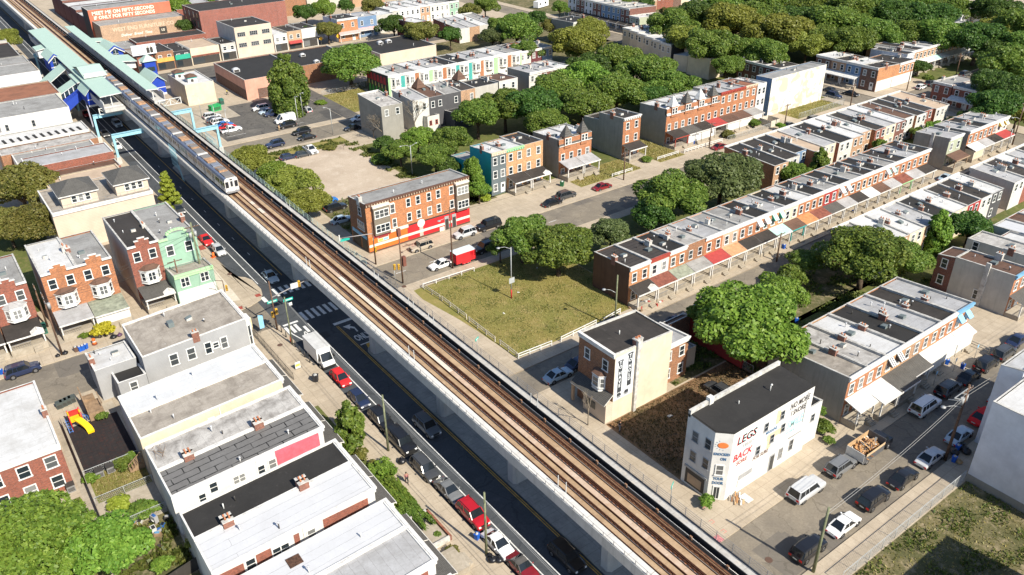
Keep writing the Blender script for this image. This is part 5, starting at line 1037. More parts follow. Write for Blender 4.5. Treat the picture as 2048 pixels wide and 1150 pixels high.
# lettered furniture building and the salmon wall above it
fb = shop(60.8,333,91,345,7.8,'long old furniture store with faded lettering on its tan brick flank',brick('brick_faded',(.50,.33,.21)),'grey', nv=2)
fade = plain('faded_letters', (.60,.47,.34), .8); wall_text('WEST END FURNITURE CO', 1.9, fade, fb, (15,-.02,5.8), 0, .95); wall_text('Deliver  Bread  Time', 1.3, plain('script_white',(.72,.69,.62),.8), fb, (12,-.02,3.6), 0, 1.0, shear=.25)
b = MB(); b.box(20.3,-.06,2.4,23,-.02,4.9, TR['dark']); o = put('dark_panel', b, fb); wall_text('US', 1.2, STR, fb, (21.6,-.07,3.7), 0, .9)
mm = shop(60.2,345.2,90,356,11.6,'salmon painted upper wall lettered MEET ME ON FIFTY-SECOND',render_wall('paint_brick_salmon',(.56,.17,.10),.2),'grey', hatch=False, nv=1, side=WL['black'])
CR = plain('letter_cream', (.80,.74,.62), .7)
wall_text('MEET ME ON FIFTY-SECOND', 1.75, CR, mm, (12.4,-.03,10.2), 0, 1.0, extrude=.02); wall_text('IF ONLY FOR FIFTY SECONDS', 1.7, CR, mm, (12.6,-.03,8.55), 0, .98, extrude=.02)
for k in range(5): shop(60.4,357+k*13,86-2*k,369.4+k*13,7.5+.6*(k%2),f"pale roofed avenue block, {ORD[k]} beyond the lettered salmon wall",BK['deep'],('white','silver','white','grey','silver')[k], side=WL['maroon'])
for k in range(5): shop(92+k*19,345+6*(k%2),108+k*19,372,8+k%3,f"far block at the top edge, {ORD[k]} beyond the brick warehouse",(BK['red'],WL['white'],BK['rust'],WL['pale'],BK['tan'])[k],('silver','tar','white','grey','white')[k])
for k in range(3): house(132+k*9, 286+k*2, 8.4, 12, 8.2-k*.7, 'S', ('three-storey corner store with white mansard and pink awnings','pale blue store with two small pink hoods','low grey store beside the pale blue one')[k], (BK['salmon'],WL['blue'],WL['pale'])[k], RF[('tar','silver','white')[k]], seed=160+k, nwin=2, corn=k == 0, side=(WL['lilac'],None,None)[k], pr=dict(roof=plain('awning_pink',(.72,.36,.34),.7), z=2.9, depth=1.4, floorh=.15) if k < 2 else None, floors=2)
# the block to the south whose shadow falls over the vacant lot
house(58, -4, 20.5, 16.6, 10.2, 'S', 'tall building just south of the vacant lot, outside the view', BK['red'], RF['tar'], corn=False, nwin=0, doors=False, ground=False, bits=False)
# far rooftops
r = random.Random(77)
for j, (v, u0, n) in enumerate(((330,215,16),(352,190,20),(255,262,13),(300,262,18),(225,300,16))):
    for k in range(n):
        rk = r.choice(('white','silver','grey','white','tar')); wk = r.choice((BK['red'],BK['tan'],WL['white'],WL['lilac'],WL['cream'],BK['brown']))
        house(u0+k*5, v, 4.95, 13, r.uniform(6.2,7.6), 'S', 'one of the small flat roofed rowhouses in the far rows at the top', wk, RF[rk], group='distant rowhouses', nwin=2, panes=False, bits=k % 2 == 0, nv=1, side_cop=False, hatch=False, doors=False, ground=False, seed=k+j*31)
# ---------------------------------------------------------------- trees and plants
import numpy as np
LV = dict(mid=leaves('leaves_mid', (0.137,0.215,0.033), (0.075,0.138,0.020), (0.270,0.338,0.061)), dark=leaves('leaves_dark', (0.072,0.137,0.023), (0.037,0.085,0.015), (0.149,0.223,0.041)), bright=leaves('leaves_bright', (0.169,0.273,0.036), (0.094,0.181,0.022), (0.311,0.419,0.068)),
          yellow=leaves('leaves_yellowish', (0.227,0.254,0.039), (0.125,0.156,0.022), (0.378,0.392,0.081)), gold=leaves('leaves_gold', (0.494,0.429,0.026), (0.275,0.250,0.019), (0.675,0.594,0.068)), ash=leaves('leaves_ash', (0.130,0.176,0.058), (0.075,0.112,0.031), (0.216,0.257,0.095)), lime=leaves('leaves_lime', (0.312,0.377,0.039), (0.175,0.237,0.025), (0.486,0.540,0.095)), olive=leaves('leaves_olive', (0.182,0.182,0.039), (0.100,0.112,0.022), (0.284,0.243,0.068)))
BARK = plain('bark', (.10,.075,.055), .9, .1, var=.35, sc=3); PALEBARK = plain('pale_bark', (.26,.22,.17), .9, .1, var=.3, sc=3); FLOWER = plain('red_flowers', (.6,.04,.05), .7)
CROWNS = {}
def crown_mesh(kind, seed, n_leaf, leaf, lobes=34, squash=.8, mat='mid'):
    key = (kind, seed, n_leaf, mat)
    if key in CROWNS: return CROWNS[key]
    r = np.random.default_rng(seed)
    if kind == 'round':
        d = r.normal(size=(lobes, 3)); d /= np.linalg.norm(d, axis=1)[:, None]; d[:, 2] = np.abs(d[:, 2])*1.05-.38
        rad = r.uniform(.4, .86, lobes)[:, None]; C = d*rad*np.array([1, 1, squash]); R = r.uniform(.15, .33, lobes)
        C = np.vstack([C, [[0, 0, 0], [.2, .1, .2], [-.2, 0, -.1]]]); R = np.append(R, [.45, .35, .4])
    elif kind == 'tall':
        z = np.linspace(-.95, .95, lobes); a = r.uniform(0, 2*pi, lobes); w = np.sqrt(np.clip(1-((z+.25)/1.25)**2, .05, 1))
        C = np.stack([np.cos(a)*w*.45, np.sin(a)*w*.45, z], 1); R = r.uniform(.22, .36, lobes)*np.clip(w, .4, 1)
    elif kind == 'tier':           # open layered crown with spreading boughs
        z = np.linspace(-.9, .95, lobes); a = np.arange(lobes)*2.4; w = np.clip(1.02-(z+.9)/2.0, .08, 1)
        C = np.stack([np.cos(a)*w*.62, np.sin(a)*w*.62, z], 1); R = .13+.13*w
    else:                           # box: clipped hedge, unit cube
        C = r.uniform(-.8, .8, (lobes, 3)); R = r.uniform(.2, .3, lobes)
    k = r.choice(len(R), n_leaf, p=R**2/np.sum(R**2)); q = r.normal(size=(n_leaf, 3)); q /= np.linalg.norm(q, axis=1)[:, None]
    up_ = r.random(n_leaf) < .35; q[up_, 2] = np.abs(q[up_, 2])
    P = C[k] + q*(R[k]*r.uniform(.72, 1.08, n_leaf)**.6)[:, None]*(np.array([1, 1, .8]) if kind != 'tier' else np.array([1, 1, .35]))
    if kind == 'box': P = np.clip(P, -1, 1)+r.normal(size=P.shape)*.02
    N = q*.75 + r.normal(size=(n_leaf, 3))*.55 + np.array([0, 0, .3]); N /= np.linalg.norm(N, axis=1)[:, None]
    T = np.cross(N, r.normal(size=(n_leaf, 3))); T /= np.linalg.norm(T, axis=1)[:, None]; B = np.cross(N, T)
    s = leaf*r.uniform(.6, 1.35, n_leaf)[:, None]
    V = np.empty((n_leaf, 4, 3)); V[:, 0] = P-T*s; V[:, 1] = P-B*s*.62-N*s*.15; V[:, 2] = P+T*s; V[:, 3] = P+B*s*.62-N*s*.15
    me = bpy.data.meshes.new('crown'); me.vertices.add(n_leaf*4); me.vertices.foreach_set('co', V.ravel())
    me.loops.add(n_leaf*4); me.loops.foreach_set('vertex_index', np.arange(n_leaf*4)); me.polygons.add(n_leaf); me.polygons.foreach_set('loop_start', np.arange(n_leaf)*4)
    me.update(calc_edges=True); me.materials.append(LV[mat])
    CROWNS[key] = (me, C)
    return CROWNS[key]
TRUNKS = {}
def trunk_mesh(kind, seed, C, zc, R, rz, bark=None):
    b = MB(); m = bark or BARK; r0 = max(.1, R*.05)
    fork = max(.5, zc-rz*.55); b.tube((0,0,-.2), (0,0,fork*.5), r0*1.5, r0*1.05, 8, m); b.tube((0,0,fork*.5), (0,0,fork), r0*1.05, r0*.85, 8, m)
    rr_ = random.Random(seed)
    for c in rr_.sample(list(C), min(9, len(C))):
        p = Vector((c[0]*R, c[1]*R, zc+c[2]*rz)); q = Vector((p.x*.45, p.y*.45, fork+(p.z-fork)*.55)); b.tube((0,0,fork-.1), q, r0*.62, r0*.38, 6, m); b.tube(q, p, r0*.38, r0*.12, 5, m)
    if kind in ('tall','tier'): b.tube((0,0,fork), (0,0,zc+rz*.85), r0*.8, r0*.15, 6, m)
    return b.mesh('trunk')
def depth_of(x, y, z): return (Vector((x, y, z-H))).dot(fw)
TG = 'trees about the neighbourhood'
def tree(px, py, rpx, zc, label, mat='mid', kind='round', seed=1, flat=.82, dens=1.0, cat='tree', name='tree', group=None, rz=None, ground=None):
    x, y = G(px, py, zc); R = rpx*1.1*depth_of(x, y, zc)/F
    if rz is None:
        rz = R*flat
        if cat == 'tree' and zc-rz > 1.6: lo = max(.9, (zc-rz)*.4); hi = zc+rz; zc = (hi+lo)/2; rz = (hi-lo)/2
    n, lf = (24000, .04) if R > 4.6 else (14000, .05) if R > 3.2 else (5500, .082) if R > 2.0 else (2600, .11) if R > 1.2 else (1100, .15)
    me, C = crown_mesh(kind, seed % 4, n, lf, 52 if n > 9000 else 34, mat=mat)
    z0 = ZW if ground is None else ground
    t = thing(name, label, cat, (x, y, z0), 0, group); sc = zc-z0
    o = link('crown', me, t, (0, 0, sc), seed*1.7, (R, R, rz)); link('trunk', trunk_mesh(kind, seed, C, sc, R, rz), t, (0,0,0), seed*1.7)
    return t
TL = [  # px, py, radius px, crown height, label, leaf, kind, seed
 (1045,462,58,6.5,'rounded tree at the back corner of the fenced lawn, nearest the red trailer','mid','round',1),(1118,492,72,6.0,'broad leafy tree shading the back edge of the fenced lawn','mid','round',2),(1222,462,42,5,'small pale leaved tree between the lawn trees and a white roof','ash','round',3),(1000,492,24,3.5,'low tree crown hanging over the road behind the red trailer','dark','round',0),
 (1345,385,72,7,'dense green tree left of the feathery ash, before the rowhouse roofs','mid','round',5),(1445,352,78,7.5,'wide feathery ash tree with reddish seed clusters','ash','round',6),(1310,420,42,5.5,'lower green crown tucked under the dense tree by the row','dark','round',7),
 (1500,640,112,8.0,'largest tree, bright green and towering over the crimson wall','bright','round',8),(1560,575,52,6.5,'upper shoulder tree joined to the largest bright tree','bright','round',9),(1430,620,50,6,'side crown of bright green leaves over parked cars on the narrow street','bright','round',10),
 (1735,500,82,7.5,'big round tree in the yard behind seven long roofs','mid','round',11),(1800,510,55,5.5,'drooping yard tree at the right of the big round one','mid','round',12),(1878,462,32,5,'slim yard tree between white roof and brown roofed house','bright','tall',13),(1943,447,42,5.5,'dark glossy tree beside the white back roof','dark','round',14),
 (70,1060,105,5.5,'huge leafy tree filling the bottom left corner','bright','round',15),(215,1085,75,4.5,'leafy tree at the lower left next to the corner giant','bright','round',16),(150,1110,60,3.5,'low bushy crown under the lower left trees','bright','round',17),
 (38,372,70,6.5,'olive tree against the left edge behind brick bay houses','olive','round',18),(62,440,58,5.5,'lower olive tree beside the beige block','olive','round',19),(10,440,48,6,'olive tree cut off by the left edge','olive','round',20),
 (699,848,38,3.6,'neat street tree on the avenue pavement beside dark parked cars','mid','tall',21),(590,365,52,6,'bushy tree pressing against the viaduct railing by the gravel lot','yellow','round',22),(500,312,42,6,'rounded tree by the viaduct opposite the parked pickup','yellow','round',23),(612,402,44,5,'tree beside the viaduct next to the blue sedan','yellow','round',24),(548,338,34,5,'small tree between its two taller viaduct neighbours','bright','round',25),
 (577,178,50,7,'tall tree between parking lot and salmon shop','mid','tall',26),(698,122,58,8,'large round tree in front of the brick and salmon extension','mid','round',27),(655,56,26,6,'olive street tree by two yellow road signs','olive','round',28),(620,60,20,5,'small green tree at the dark pavement of the top street','dark','round',28),(787,48,34,6,'dark street tree beside the pink awning store','dark','round',29),(843,62,36,7,'olive tree beside the maroon house','olive','round',30),
 (1033,52,46,9,'tall tree rising over far long roofs, near the camper','mid','round',31),(985,72,30,6,'grey green tree left of the tall far tree','ash','round',32),(1052,98,32,6,'tree with red blossoms among far rooftops','mid','round',33),(1152,80,54,9,'yellow green tree above the big clump, left side','yellow','round',34),(1180,52,34,8,'yellow green crown behind the other, under the brick row','yellow','round',35),
 (945,352,28,5,'young tree against the teal painted flank','bright','tall',36),(958,378,24,3.5,'low bright tree at the foot of the teal flank','bright','round',37),
 (1395,30,56,10,'tree at the top, left end of the far woodland','dark','round',38),(1465,42,62,10,'yellowish tree in the far woodland above the long patched flank','yellow','round',39),(1560,62,66,9,'broad tree directly behind the dark roofed houses','yellow','round',40),(1510,30,55,11,'tree in the middle of the far woodland','mid','round',41),(1615,88,44,7,'right hand tree of the group over the bay fronted row','yellow','round',42),(1672,48,66,9,'deep green tree behind the striped brick wing','mid','round',43),(1738,62,52,8,'green tree above the brown brick row','mid','round',44),(1790,28,52,9,'tree on the skyline edge behind the long tan row','dark','round',45),(1858,34,56,9,'large shaded tree at the top beyond long tan row','dark','round',46),(1700,12,50,11,'tree touching the top edge right of the red and white row','mid','round',47),(1640,30,36,8,'dense crown below the red and white row','dark','round',48),
 (2022,125,62,9,'tall tree at the upper right edge','mid','round',49),(1990,205,52,8,'dark tree beside the brick corner house','dark','round',50),(2035,48,60,11,'tree in the upper right corner','mid','round',51),(2040,215,44,7,'sunlit tree on the right edge above the street pole','yellow','round',52),(1960,232,34,5,'shaded low crown hiding the white porch house','dark','round',53),(1985,100,40,7,'dark crown over the far pavement','dark','round',50),
 (1455,130,34,6,'tree between cream blocks and dark roofs','mid','round',54),(1928,48,16,7,'small bright tree among the far pale houses','bright','round',55),
 (870,310,38,5,'bushy tree behind the bare branches, left of teal house','mid','round',56),(800,300,34,4.5,'scrubby tree at the gravel lot edge','mid','round',57),(835,272,34,5.5,'tree between bare tree and charcoal houses','bright','round',58),(905,272,40,6,'tree at the left end of the big clump','mid','round',59),(770,285,24,3,'low scrub tree by the lamp post with two arms','dark','round',60),(900,330,26,4,'low dark tree in front of the big clump, behind the brick corner','dark','round',61),
 (1810,165,0,0,'','mid','round',0),(1872,255,22,3.2,'leafy yard shrub tree behind the isolated grey house','bright','round',62),(1838,262,16,2.8,'low green yard shrub beside white rear walls','mid','round',63),(1592,345,34,3.8,'yard tree at the end of the ivy yards','mid','round',64),(1640,325,22,4.2,'ivy wrapped tree against the white rear wall','mid','tall',65),(1672,345,18,2.2,'low yard bush right of the ivy tree','bright','round',66),(1700,335,14,2.2,'round yard bush under tan rear walls','mid','round',67),
 (1838,132,22,3.5,'front garden tree before the long tan row','dark','round',68),(1855,155,12,2,'low garden shrub below the long tan row','mid','round',69),(1982,112,14,2.5,'small garden tree near the far brick planter','mid','round',70),
 (12,68,26,8,'tree at the far left edge by the dark avenue','yellow','round',71),(1610,520,36,3.5,'dark low tree beside the narrow street behind the largest tree','mid','round',72),(1580,548,32,3,'shrubby tree leaning from the largest tree','mid','round',73),
 (1165,95,40,6,'tree hidden behind the yellow green crowns','dark','round',74),(350,8,34,9,'tree mass behind the salmon lettered wall','bright','round',75),(368,45,18,7,'dark tree between lettered store and brick warehouse','dark','round',76),(645,10,26,8,'far tree above the corner store','bright','round',77),(1000,45,26,8,'far tree behind the grey green crown','mid','round',78)]
TL += [(px,py,r,z,f"tree within the big clump behind the turret row, {w}",c,'round',80+k) for k,(px,py,r,z,w,c) in enumerate(((955,222,50,7.5,'its left end','mid'),(1010,205,54,8,'second from its left','mid'),(1065,205,58,8.5,'behind the buff brick houses','dark'),(1115,178,58,9,'tall and centre left','mid'),(1165,205,56,8,'low centre','mid'),(1172,150,56,9.5,'topmost at centre','bright'),(1235,175,58,9,'above the lone brick house','mid'),(1240,118,54,9.5,'its highest crown','mid'),(1295,140,58,9,'right of its highest crown','mid'),(1345,168,52,8,'its right end','mid'),(1300,190,44,7,'front right, over the turret roofs','dark'),(1090,240,44,6.5,'front, over the twin turrets','mid'),(1185,130,50,8.5,'back left of its highest crown','dark')))]
for (px,py,r,z,lab,m,kd,sd) in TL:
    if r: tree(px, py, r, z, lab, m, kd, sd, flat=1.25 if kd == 'tall' else .82, dens=1.0)
# street tree with tiered yellow-green boughs
tree(335, 380, 27, 4.2, 'tiered yellow green street tree beside the beige block', 'lime', 'tier', 5, rz=4.0, dens=.8)
def bush(px, py, rpx, label, mat='mid', z=.9, seed=1, flat=.8): return tree(px, py, rpx, z, label, mat, 'round', seed, flat, 1.0, 'bush', 'bush')
bush(206,657,21,'golden yellow bush in the front garden of the brick bay house','gold',1.5,2); bush(170,668,14,'low green shrub beside the golden bush','bright',.5,3,.5)
bush(1415,1000,17,'leafy bush at the doorstep of the lettered building','bright',1.1,4); bush(1650,852,22,'fig like shrub between lettered building and brick end house','mid',1.4,5); bush(1638,820,15,'taller weedy shrub against the grey side wall','mid',2.6,6); bush(1660,880,12,'weed clump spilling onto the pavement near the dump truck','mid',.6,7,.6)
bush(724,906,16,'dark red tinged shrub in the front bed of the twin house','olive',.9,8); bush(747,925,10,'flowering shrub beside the tinged one','olive',.6,9); bush(905,1100,14,'small shrub with red flowers in the walled front garden','olive',.7,10); bush(876,1068,8,'little planted bush on the garden wall corner','mid',.5,11)
bush(240,1005,26,'yellow green weeds in the overgrown back yard','lime',.9,12,.6); bush(290,1015,30,'dark weeds in the overgrown back yard','mid',1,13,.6); bush(245,925,20,'hedge like shrub beside the air conditioning units','mid',.9,14,.6); bush(183,955,16,'climber mound left of the air conditioning units','bright',.7,15,.6); bush(262,910,12,'shrub at the back wall of the pale grey roofed house','mid',1.1,16); bush(325,1125,22,'vine tangle beside the back wall at the bottom edge','bright',1,17,.7); bush(385,1085,14,'creeper hanging on the rear corner of the seamed roof house','yellow',2.2,18,1.5); bush(205,830,12,'weeds under the wooden back stair','mid',.8,19)
bush(1292,318,12,'front garden shrub near the white fence','mid',.7,24); bush(1455,268,15,'orange flowering garden bush in the turret row','olive',.9,25); bush(1508,245,14,'bush inside the timber planter','mid',1.3,26); bush(1130,330,14,'weedy yard grass left of the twin turrets','bright',.4,27,.4); bush(968,395,14,'yellow flowering shrub before the buff brick porch','lime',.8,28); bush(760,318,24,'tangle of weeds along the gravel lot','mid',.9,29,.6); bush(660,295,14,'weedy rubble heap with shrubs','olive',.5,30,.5); bush(1560,250,10,'sapling beside the utility pole','bright',1.6,31)
bush(640,205,14,'weeds along the old kerb stones','bright',.5,32,.5); bush(1905,240,12,'ivy mound behind pale roofs','mid',2.5,33); bush(1760,290,14,'ivy on the rear red brick wall','mid',3,34,1.5)
for k, (px, py, sx, sy, lab) in enumerate(((765,940,1.5,1.7,'clipped round hedge block in the first front garden'),(790,985,1.4,3.4,'clipped hedge along the second front garden'),(828,1020,.9,3.6,'clipped hedge arm nearest the pavement'),(800,1025,1.3,1.2,'low clipped hedge at the garden corner'))):
    x, y = G(px, py, .8); me, C = crown_mesh('box', k, 3200, .1, 60, mat='bright' if k < 2 else 'mid'); o = link('hedge', me, None, (x, y, ZW+.6), 0, (sx, sy, .7)); tag(o, lab, 'hedge', 'clipped garden hedges')
# far woodland and yards
r = random.Random(21)
for (px, py) in ((1370,70),(1425,85),(1480,92),(1535,100),(1590,40),(1345,40),(1445,8),(1530,6),(1620,18),(1760,8),(1820,60),(1780,70),(1700,80),(1640,75),(1900,14),(1880,70),(1845,5),(1995,20),(2045,90),(2010,60),(1960,70),(2030,170),(1990,160)):
    tree(px, py, r.uniform(40,58), r.uniform(7,10), 'one of the crowded trees in the far woodland at the upper right', r.choice(('mid','dark','yellow','mid')), 'round', r.randrange(90,130), group='crowded far woodland trees')
for (px, py) in ((430,4),(900,62),(940,15),(970,5),(1075,30),(1100,45),(690,4),(745,8),(1120,8),(1290,6),(1255,8),(520,2),(1335,20),(610,20)):
    tree(px, py, r.uniform(16,26), 7, 'one of the small trees scattered among far rooftops at the top', r.choice(('mid','dark','olive')), 'round', r.randrange(130,160), group='small trees among far rooftops')
# rough growth: too many blades to count, one object per plot
def tufts(name, label, areas, n, h0, h1, m, seed, avoid=None, clump=0.0):
    q = np.random.default_rng(seed); P = []
    for (u0, v0, u1, v1, k) in areas:
        c = int(n*k); a = np.stack([q.uniform(u0, u1, c), q.uniform(v0, v1, c)], 1)
        if clump: s = np.sin(a[:, 0]*.9+np.sin(a[:, 1]*.7)*2)+np.cos(a[:, 1]*1.1+a[:, 0]*.3); a = a[s > clump*q.uniform(-.6, 1.4, len(a))]
        P.append(a)
    P = np.vstack(P); N_ = len(P); h = q.uniform(h0, h1, N_); w = h*q.uniform(.5, 1.1, N_); t = q.uniform(0, 2*pi, N_); V = np.zeros((N_, 4, 3)); dx, dy = np.cos(t)*w, np.sin(t)*w; lx, ly = q.normal(size=N_)*h*.5, q.normal(size=N_)*h*.5; z = ZI+.005
    for j, (s, f) in enumerate(((-.5, 0), (.5, 0), (.35, 1), (-.35, 1))): V[:, j, 0] = P[:, 0]+dx*s+lx*f; V[:, j, 1] = P[:, 1]+dy*s+ly*f; V[:, j, 2] = z+h*f
    me = bpy.data.meshes.new(name); me.vertices.add(N_*4); me.vertices.foreach_set('co', V.ravel()); me.loops.add(N_*4); me.loops.foreach_set('vertex_index', np.arange(N_*4)); me.polygons.add(N_); me.polygons.foreach_set('loop_start', np.arange(N_)*4); me.update(calc_edges=True); me.materials.append(m)
    tag(link(name, me), label, name, None, 'stuff')
straw = leaves('straw_blades', (.36,.30,.11), (.22,.22,.06), (.50,.42,.20)); weed = leaves('weed_blades', (.12,.16,.03), (.07,.11,.02), (.26,.26,.08)); brownw = leaves('brown_weeds', (.14,.11,.05), (.09,.08,.03), (.26,.18,.09))
tufts('grass', 'dry patchy grass covering the fenced lawn', ((60.2,80.8,86.4,107.4,1),), 26000, .05, .14, straw, 1); tufts('grass', 'green grass blades mixed through the fenced lawn', ((60.2,80.8,86.4,107.4,1),), 15000, .06, .16, weed, 2, None, .5)
tufts('weeds', 'brown weeds and litter covering the shaded dirt lot', ((60.3,47.8,84,60.6,1),), 9000, .05, .22, brownw, 3); tufts('weeds', 'rough green weeds over the vacant lot at the bottom right', ((63,12,107,26.6,1),), 16000, .06, .3, weed, 4, None, .35); tufts('grass', 'straw coloured grass over the bottom right vacant lot', ((63,12,107,26.6,1),), 7000, .05, .2, straw, 5)
tufts('weeds', 'weeds along the gravel lot and verge', ((60,183,84,188,.35),(82,151,86,182,.35),(60,131.6,93,151,.6),(84.5,133,110,150,.6)), 9000, .1, .5, weed, 6, None, .2); tufts('weeds', 'weeds in the overgrown left back yards', ((1.8,60.6,8.8,80,1),), 5000, .15, .6, weed, 7, None, .2); tufts('grass', 'dry grass on the little back lawn', ((2.9,86.6,8.8,91.7,1),), 3500, .05, .16, straw, 8)
tufts('weeds', 'weeds in the shaded yards behind the awning row', ((85,54.8,131,61.8,1),(73.6,61.4,84,68,.3),(110,60,131,70,.4)), 9000, .08, .4, weed, 9, None, .2); tufts('grass', 'straw grass in the lots by the turreted houses', ((111.2,124.8,129.2,131.8,.4),(135.8,124.8,143.8,139,.4),(188.2,124.8,207.8,131.6,.3),(97.2,205.2,109.2,225.8,.6)), 9000, .06, .25, straw, 10)
# bare trees
def bare_tree(px, py, hgt, label, seed, spread=.5, bark=None, depth=5):
    x, y = G(px, py, 0); r = random.Random(seed); b = MB(); m = bark or PALEBARK
    def grow(p, d, l, rad, k):
        q = p + d*l; b.tube(p, q, rad, rad*.68, 6 if k > 2 else 4, m, cap=False)
        if k == 0: return
        for j in range(3 if k > 1 else 4):
            e = (d + Vector((r.uniform(-1,1), r.uniform(-1,1), r.uniform(-.25,.75)))*spread*1.4).normalized(); grow(q, e, l*r.uniform(.6,.82), rad*.6, k-1)
    t = thing('bare_tree', label, 'tree', (x, y, ZW)); grow(Vector((0,0,-.1)), Vector((r.uniform(-.1,.1),r.uniform(-.1,.1),1)).normalized(), hgt*.3, hgt*.017, depth); put('trunk', b, t)
bare_tree(832,270,11,'large pale bare tree in front of the charcoal walled houses',3,.55); bare_tree(770,285,8.5,'tangled grey bare tree before the lone grey flanked house',8,.7); bare_tree(748,278,6.5,'low bare thicket tree at the edge of the gravel lot',11,.8,BARK); bare_tree(688,300,3,'dead brush clump beside the white pickup',12,.9,BARK,4)
bare_tree(1176,852,6.2,'slender leafless street tree beside the banner house',5,.28,PALEBARK,3)
# ---------------------------------------------------------------- vehicles
TYRE = plain('tyre_rubber', (.018,.018,.018), .85, .2); RIM = metal('wheel_rim', (.5,.5,.52), .35, .8); CGLASS = glass('car_glass', (.012,.016,.02), .05); HLENS = plain('headlamp_lens', (.75,.76,.75), .12, .6, var=.02); TLENS = plain('tail_lamp_lens', (.5,.015,.012), .2, .6, var=.02); PLATE = plain('number_plate', (.6,.6,.55), .5); BLKP = plain('black_plastic', (.02,.02,.02), .6)
CP = {k: paint('paint_'+k, c) for k, c in dict(red=(.58,.012,.012), crimson=(.42,.01,.018), maroon=(.20,.012,.018), silver=(.52,.53,.54), grey=(.17,.175,.18), dark=(.055,.057,.06), black=(.012,.012,.014), white=(.80,.80,.79), navy=(.018,.028,.07), blue=(.02,.16,.52), sky=(.40,.50,.58), slate=(.10,.12,.14), beige=(.42,.36,.28)).items()}
# length, width, height, wheel radius, ground clearance, profile of bonnet/belt line, cabin (front base, front top, rear top, rear base)
KIND = dict(
 sedan=(4.7,1.80,1.44,.32,.2,[(-2.35,.5,.62),(-2.3,.62,.86),(-1.5,.92,.95),(-1.0,.97,.90),(.85,.93,.90),(1.7,.84,.9),(2.2,.7,.86),(2.35,.5,.66)],(1.05,.3,-.85,-1.75)),
 hatch=(4.2,1.76,1.52,.32,.2,[(-2.1,.55,.7),(-2.05,.8,.88),(-1.3,.97,.9),(.75,.94,.9),(1.5,.88,.9),(1.95,.74,.85),(2.1,.52,.66)],(1.1,.35,-1.45,-2.0)),
 suv=(4.75,1.9,1.76,.37,.28,[(-2.37,.6,.76),(-2.33,.95,.94),(-1.5,1.12,.95),(.8,1.1,.95),(1.7,1.04,.95),(2.2,.92,.9),(2.37,.6,.75)],(1.1,.5,-1.9,-2.28)),
 bigsuv=(5.3,2.0,1.9,.40,.3,[(-2.65,.6,.8),(-2.62,1.0,.97),(-1.6,1.18,.98),(1.0,1.16,.98),(2.1,1.12,.98),(2.55,1.02,.93),(2.65,.6,.8)],(1.3,.75,-2.3,-2.58)),
 pickup=(5.5,1.95,1.8,.39,.32,[(-2.75,.6,.85),(-2.72,1.08,.95),(-1.4,1.1,.97),(.8,1.1,.97),(1.9,1.06,.96),(2.6,.98,.9),(2.75,.6,.78)],(1.15,.55,-.75,-1.0)),
 van=(5.6,2.05,2.4,.36,.26,[(-2.8,.6,.9),(-2.78,1.25,.98),(-1.4,1.3,.98),(1.3,1.25,.98),(2.2,1.15,.95),(2.65,.95,.88),(2.8,.6,.76)],(2.15,1.15,-2.7,-2.76)),
 convertible=(4.5,1.8,1.36,.33,.19,[(-2.25,.5,.66),(-2.2,.7,.86),(-1.3,.95,.94),(.6,.92,.9),(1.6,.82,.9),(2.1,.68,.86),(2.25,.5,.64)],(.75,.15,-.75,-1.45)))
CARM = {}
